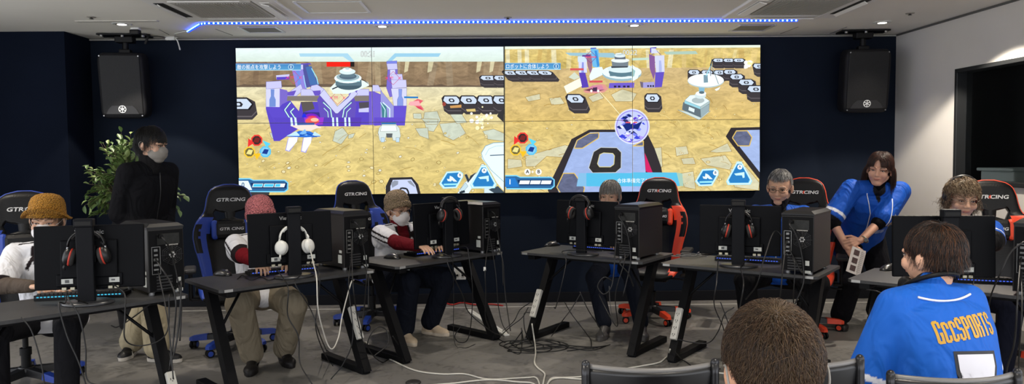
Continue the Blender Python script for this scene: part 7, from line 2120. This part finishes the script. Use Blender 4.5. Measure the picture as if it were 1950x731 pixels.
for k, ends, names in (
    (1, [[(333, 560, 3.85), (331, 640, 3.85), (323, 700, 3.8)], [(318, 600, 3.85), (325, 660, 3.8), (330, 722, 3.75)], [(345, 540, 3.9), (338, 640, 3.85), (322, 705, 3.8)]], 'leftmost computer tower'),
    (2, [[(672, 540, 4.65), (680, 600, 4.7), (690, 645, 4.7)], [(664, 540, 4.65), (672, 640, 4.6), (655, 690, 4.6), (630, 722, 4.6)], [(698, 520, 4.75), (694, 580, 4.8), (690, 612, 4.8), (688, 640, 4.75)]], 'second computer tower from the left'),
    (3, [[(924, 510, 5.45), (925, 555, 5.45), (924, 600, 5.5), (932, 625, 5.55)], [(944, 520, 5.6), (948, 575, 5.6), (956, 615, 5.6), (968, 635, 5.5)], [(958, 500, 5.65), (962, 560, 5.65), (972, 630, 5.5)]], 'computer tower left of the room middle'),
    (4, [[(1172, 470, 5.05), (1166, 540, 5.0), (1150, 560, 5.0), (1138, 545, 5.0), (1150, 528, 5.0), (1166, 535, 5.05)], [(1190, 490, 5.0), (1172, 560, 5.0), (1176, 620, 5.1), (1160, 600, 5.2), (1140, 560, 5.3)], [(1180, 500, 5.0), (1196, 520, 5.0), (1206, 545, 5.05)]], 'computer tower right of the room middle'),
    (5, [[(1490, 520, 4.4), (1486, 560, 4.4), (1480, 585, 4.5)], [(1513, 500, 4.4), (1511, 560, 4.4), (1512, 600, 4.6)], [(1480, 440, 4.6), (1456, 490, 4.45), (1442, 540, 4.45), (1420, 570, 4.6)]], 'second computer tower from the right'),
    (6, [[(1938, 560, 3.45), (1932, 650, 3.45), (1918, 700, 3.5), (1915, 740, 3.5)], [(1946, 590, 3.45), (1940, 690, 3.5), (1944, 745, 3.5)]], 'rightmost computer tower')):
    src = [(-.06, .20), (-.055, .13), (.03, .04)]
    for j, e in enumerate(ends):
        x, z = src[j]
        bl([pc(k, x, z), pc(k, x + .0, z - .01, -.235)] + e, ('topmost', 'middle', 'lowest')[j] + ' black lead leaving the rear of the ' + names, .0042 if j != 1 else .0035)
# power cords of the towers
for k in range(1, 6):
    bl([pc(k, -.035, .325, -.235), pc(k, -.03, .31, -.26), pc(k, -.0, .26, -.25), pc(k, .03, .16, -.235), pc(k, .05, .03, -.24), pc(k, .05, -.06, -.26), pc(k, .02, -.25, -.30) if k != 5 else pc(k, .0, -.2, -.28)], 'black power cord down the rear panel of the ' + ('leftmost tower', 'tower beside the pink hat', 'tower left of the middle', 'tower right of the middle', 'tower beside the man in glasses')[k - 1], .0045)
# second desk
bl([mw(2, -.11, -.01, .06), mw(2, -.10, -.11, .02), (549, 550, 4.3), (548, 600, 4.3), (568, 640, 4.3), (571, 690, 4.3), (590, 724, 4.2), (600, 740, 4.2)], 'black lead hanging in front of the beige trousers, left of the white headset')
bl([mw(2, .1, -.01, .08), (608, 520, 4.4), (606, 570, 4.4), (601, 620, 4.4), (612, 660, 4.5), (628, 690), (634, 696)], 'black lead hanging just right of the white headset lead')
bl([mw(2, -.0, -.12, .02), (562, 540, 4.3), (592, 590, 4.35), (610, 640, 4.45), (622, 668), (634, 694)], 'black lead sloping from the base of the second monitor stand to the floor')
bl([at_z(452, 531, DESK_Z + .005), at_z(462, 524, DESK_Z + .005), at_z(478, 533, DESK_Z + .005), at_z(497, 527, DESK_Z + .005), at_z(512, 533, DESK_Z + .005), at_z(528, 528, DESK_Z + .005)], 'black mouse lead coiled on the desk of the pink-hatted player', .003)
# third desk
bl([mw(3, .10, -.01, .06), (888, 470, 5.35), (893, 490, 5.3), (900, 560, 5.3), (893, 640, 5.5), (876, 652, 5.6), (866, 640, 5.6), (878, 620, 5.6)], 'black lead looping below the right side of the third monitor from the left')
bl([mw(3, -.10, -.01, .05), mw(3, -.06, -.14, .01), (852, 500, 5.1), (880, 560, 5.2), (893, 595, 5.3), (935, 630, 5.4), (960, 640)], 'black lead running down to the foot of the third desk', .004)
bl([(862, 482, 5.0), (864, 560, 5.1), (864, 640, 5.2), (872, 662), (888, 662), (905, 655)], 'thin lead hanging straight below the left side of the third monitor', .0022)
bl([(748, 640, 4.85), (765, 672), (730, 690), (700, 660, 4.8), (715, 625, 4.8), (735, 628, 4.85), (738, 655, 4.8), (712, 678, 4.75)], 'black loop of cord beside the power strip of the second desk')
# fourth desk: coils on the floor
bl([(1150, 478, 5.2), mw(4, -.12, -.08, .03), (1078, 500, 5.1), (1060, 580, 5.1), (1055, 585, 5.2)], 'black lead hanging from the left side of the fourth monitor', .0035)
import itertools
for j in range(5):
    cx, cy = 985 + j * 12, 655 + (j % 3) * 4
    ptsj = [(1000 + rs.uniform(-8, 8), 628 + rs.uniform(-4, 4))] + [(cx + (34 + 4 * j) * math.cos(a + j), cy + (7 + j) * math.sin(a + j)) for a in [i * .7 for i in range(11)]] + [(1060 + 14 * j, 655 + 3 * j), (1130 + 8 * j, 664 - 2 * j)]
    cable(ptsj, .0032, M_CB, ('outermost', 'second', 'third', 'fourth', 'innermost')[j] + ' of the tangled black leads coiled on the floor in the room middle', per=6)
bl([(1008, 577, 5.55), (990, 590, 5.6), (978, 612, 5.6), (955, 632), (944, 642)], 'black lead from the strip near the room middle towards the third desk foot')
bl([(1006, 585, 5.55), (994, 605, 5.6), (972, 622, 5.6), (950, 645), (962, 652)], 'second black lead from the strip near the room middle, slightly lower')
bl([(1010, 595, 5.5), (998, 598, 5.5), (1000, 630, 5.5), (1012, 655)], 'short black lead looping left of the strip near the room middle')
bl([(1075, 575, 6.0), (1090, 600, 5.9), (1120, 640, 5.8), (1126, 660), (1112, 664), (1080, 668)], 'black lead crossing behind the feet of the fourth desk')
bl([(1105, 560, 5.3), (1090, 585, 5.3), (1070, 612, 5.3), (1050, 640)], 'black lead sloping left beneath the fourth desk')
bl([(1104, 555, 5.2), (1120, 590, 5.2), (1140, 620, 5.3), (1150, 640, 5.3)], 'black lead sloping right beneath the fourth desk', .0035)
bl([(1160, 545, 5.1), (1162, 580, 5.2), (1168, 612, 5.3), (1172, 620, 5.3)], 'thin grey lead beside the dark trouser leg under the fourth desk', .0025, M_CG)
# fifth desk
bl([mw(5, -.13, -.02, .05), mw(5, -.12, -.11, .02), (1364, 540, 4.45), (1360, 580, 4.45), (1376, 620, 4.5), (1384, 650, 4.55)], 'black lead hanging below the emblem headset')
bl([(1398, 585, 4.6), (1380, 598, 4.6), (1368, 630, 4.65), (1350, 652, 4.7), (1320, 652, 4.75), (1290, 646, 4.85)], 'black power lead swinging from the strip of the fifth desk to the right')
bl([(1372, 575, 4.5), (1385, 610, 4.5), (1390, 625, 4.5)], 'short black lead in front of the dark baseboard under the fifth desk', .0035)
bl([(1286, 670, 4.85), (1300, 686), (1320, 698), (1345, 704), (1372, 702)], 'black lead on the floor right of the fifth desk foot')
bl([mw(5, .08, -.01, .06), mw(5, .03, -.12, .02), (1416, 540, 4.4), (1408, 590, 4.4)], 'black lead hanging beneath the middle of the fifth desk', .0045)
for (x0, y0) in ((1310, 488),):
    c_ = at_z(x0, y0, DESK_Z + .004)
    cable([c_ + Vector((.14 * math.cos(a) * (1 - .03 * i), .035 * math.sin(a) * (1 + .05 * i), .0008 * i)) for i, a in enumerate([j * .7 for j in range(26)])], .003, M_CG, 'coiled grey lead lying on the desk of the man in glasses', per=4)
# sixth desk
bl([mw(6, .0, -.02, .08), (1852, 520, 3.9), (1850, 560, 3.8), (1846, 600, 3.8)], 'thin black lead in front of the rightmost monitor', .003)
bl([(1950, 460, 3.6), (1925, 480, 3.6), (1905, 520, 3.6), (1888, 560, 3.7), (1880, 600, 3.8)], 'black lead swinging left from the rightmost computer tower')
bl([mw(6, -.42, -.02, .01), mw(6, -.38, -.12, .01), (1722, 590, 3.9), (1735, 640, 3.9)], 'mouse lead hanging over the front edge of the rightmost desk', .003)
# grey lead with small white ferrite in front of the wall socket
g = G(); q = at_Y(923, 512, 5.45); g.box(q, (.018, .018, .03), .003); g.obj('lead_tag', M_WHITEP, label='small white tag on the lead below the third computer tower', cat='tag')
# red lead along the baseboard and the pale floor duct
cable([(850, 577), (862, 580), (880, 576), (905, 580), (935, 579), (958, 582)], .007, mat('cable_red', (170, 40, 34), .5), 'red lead lying along the foot of the navy wall', 'red_lead')
a = at_z(893, 592, 0); b_ = at_z(965, 640, 0)
g = G(); d = (b_ - a); L_ = d.length; ang = math.atan2(d.y, d.x)
g.box((a + b_) / 2 + Vector((0, 0, .008)), (L_, .05, .016), .004, Matrix.Rotation(ang, 4, 'Z')); g.box((a + b_) / 2 + Vector((0, 0, .017)), (L_, .012, .004), .001, Matrix.Rotation(ang, 4, 'Z'))
g.obj('cable_duct', M_WHITEP, label='pale plastic cable duct on the floor behind the third desk', cat='cable duct')
c_ = at_z(787, 729, 0); g = G(); g.lathe([(.05, 0), (.05, .006), (.04, .012), (.001, .013)], 28, M=Matrix.Translation(c_)); g.obj('floor_outlet_cover', mat('cover_grey', (66, 64, 62), .4, metal=.4), label='round dark cover in the floor at the bottom edge, left of the white leads', cat='floor cover')
# headset worn by the curly-haired player
o = copy_tree(hs_b); k6 = f6['hk']
o.matrix_world = Matrix.Translation(f6['root'].location) @ Matrix.Rotation(f6['root'].rotation_euler.z, 4, 'Z') @ f6['HM'] @ Matrix.Translation((0, .01, .160))
relabel(o, 'black headset worn by the curly-haired player', 'headset')
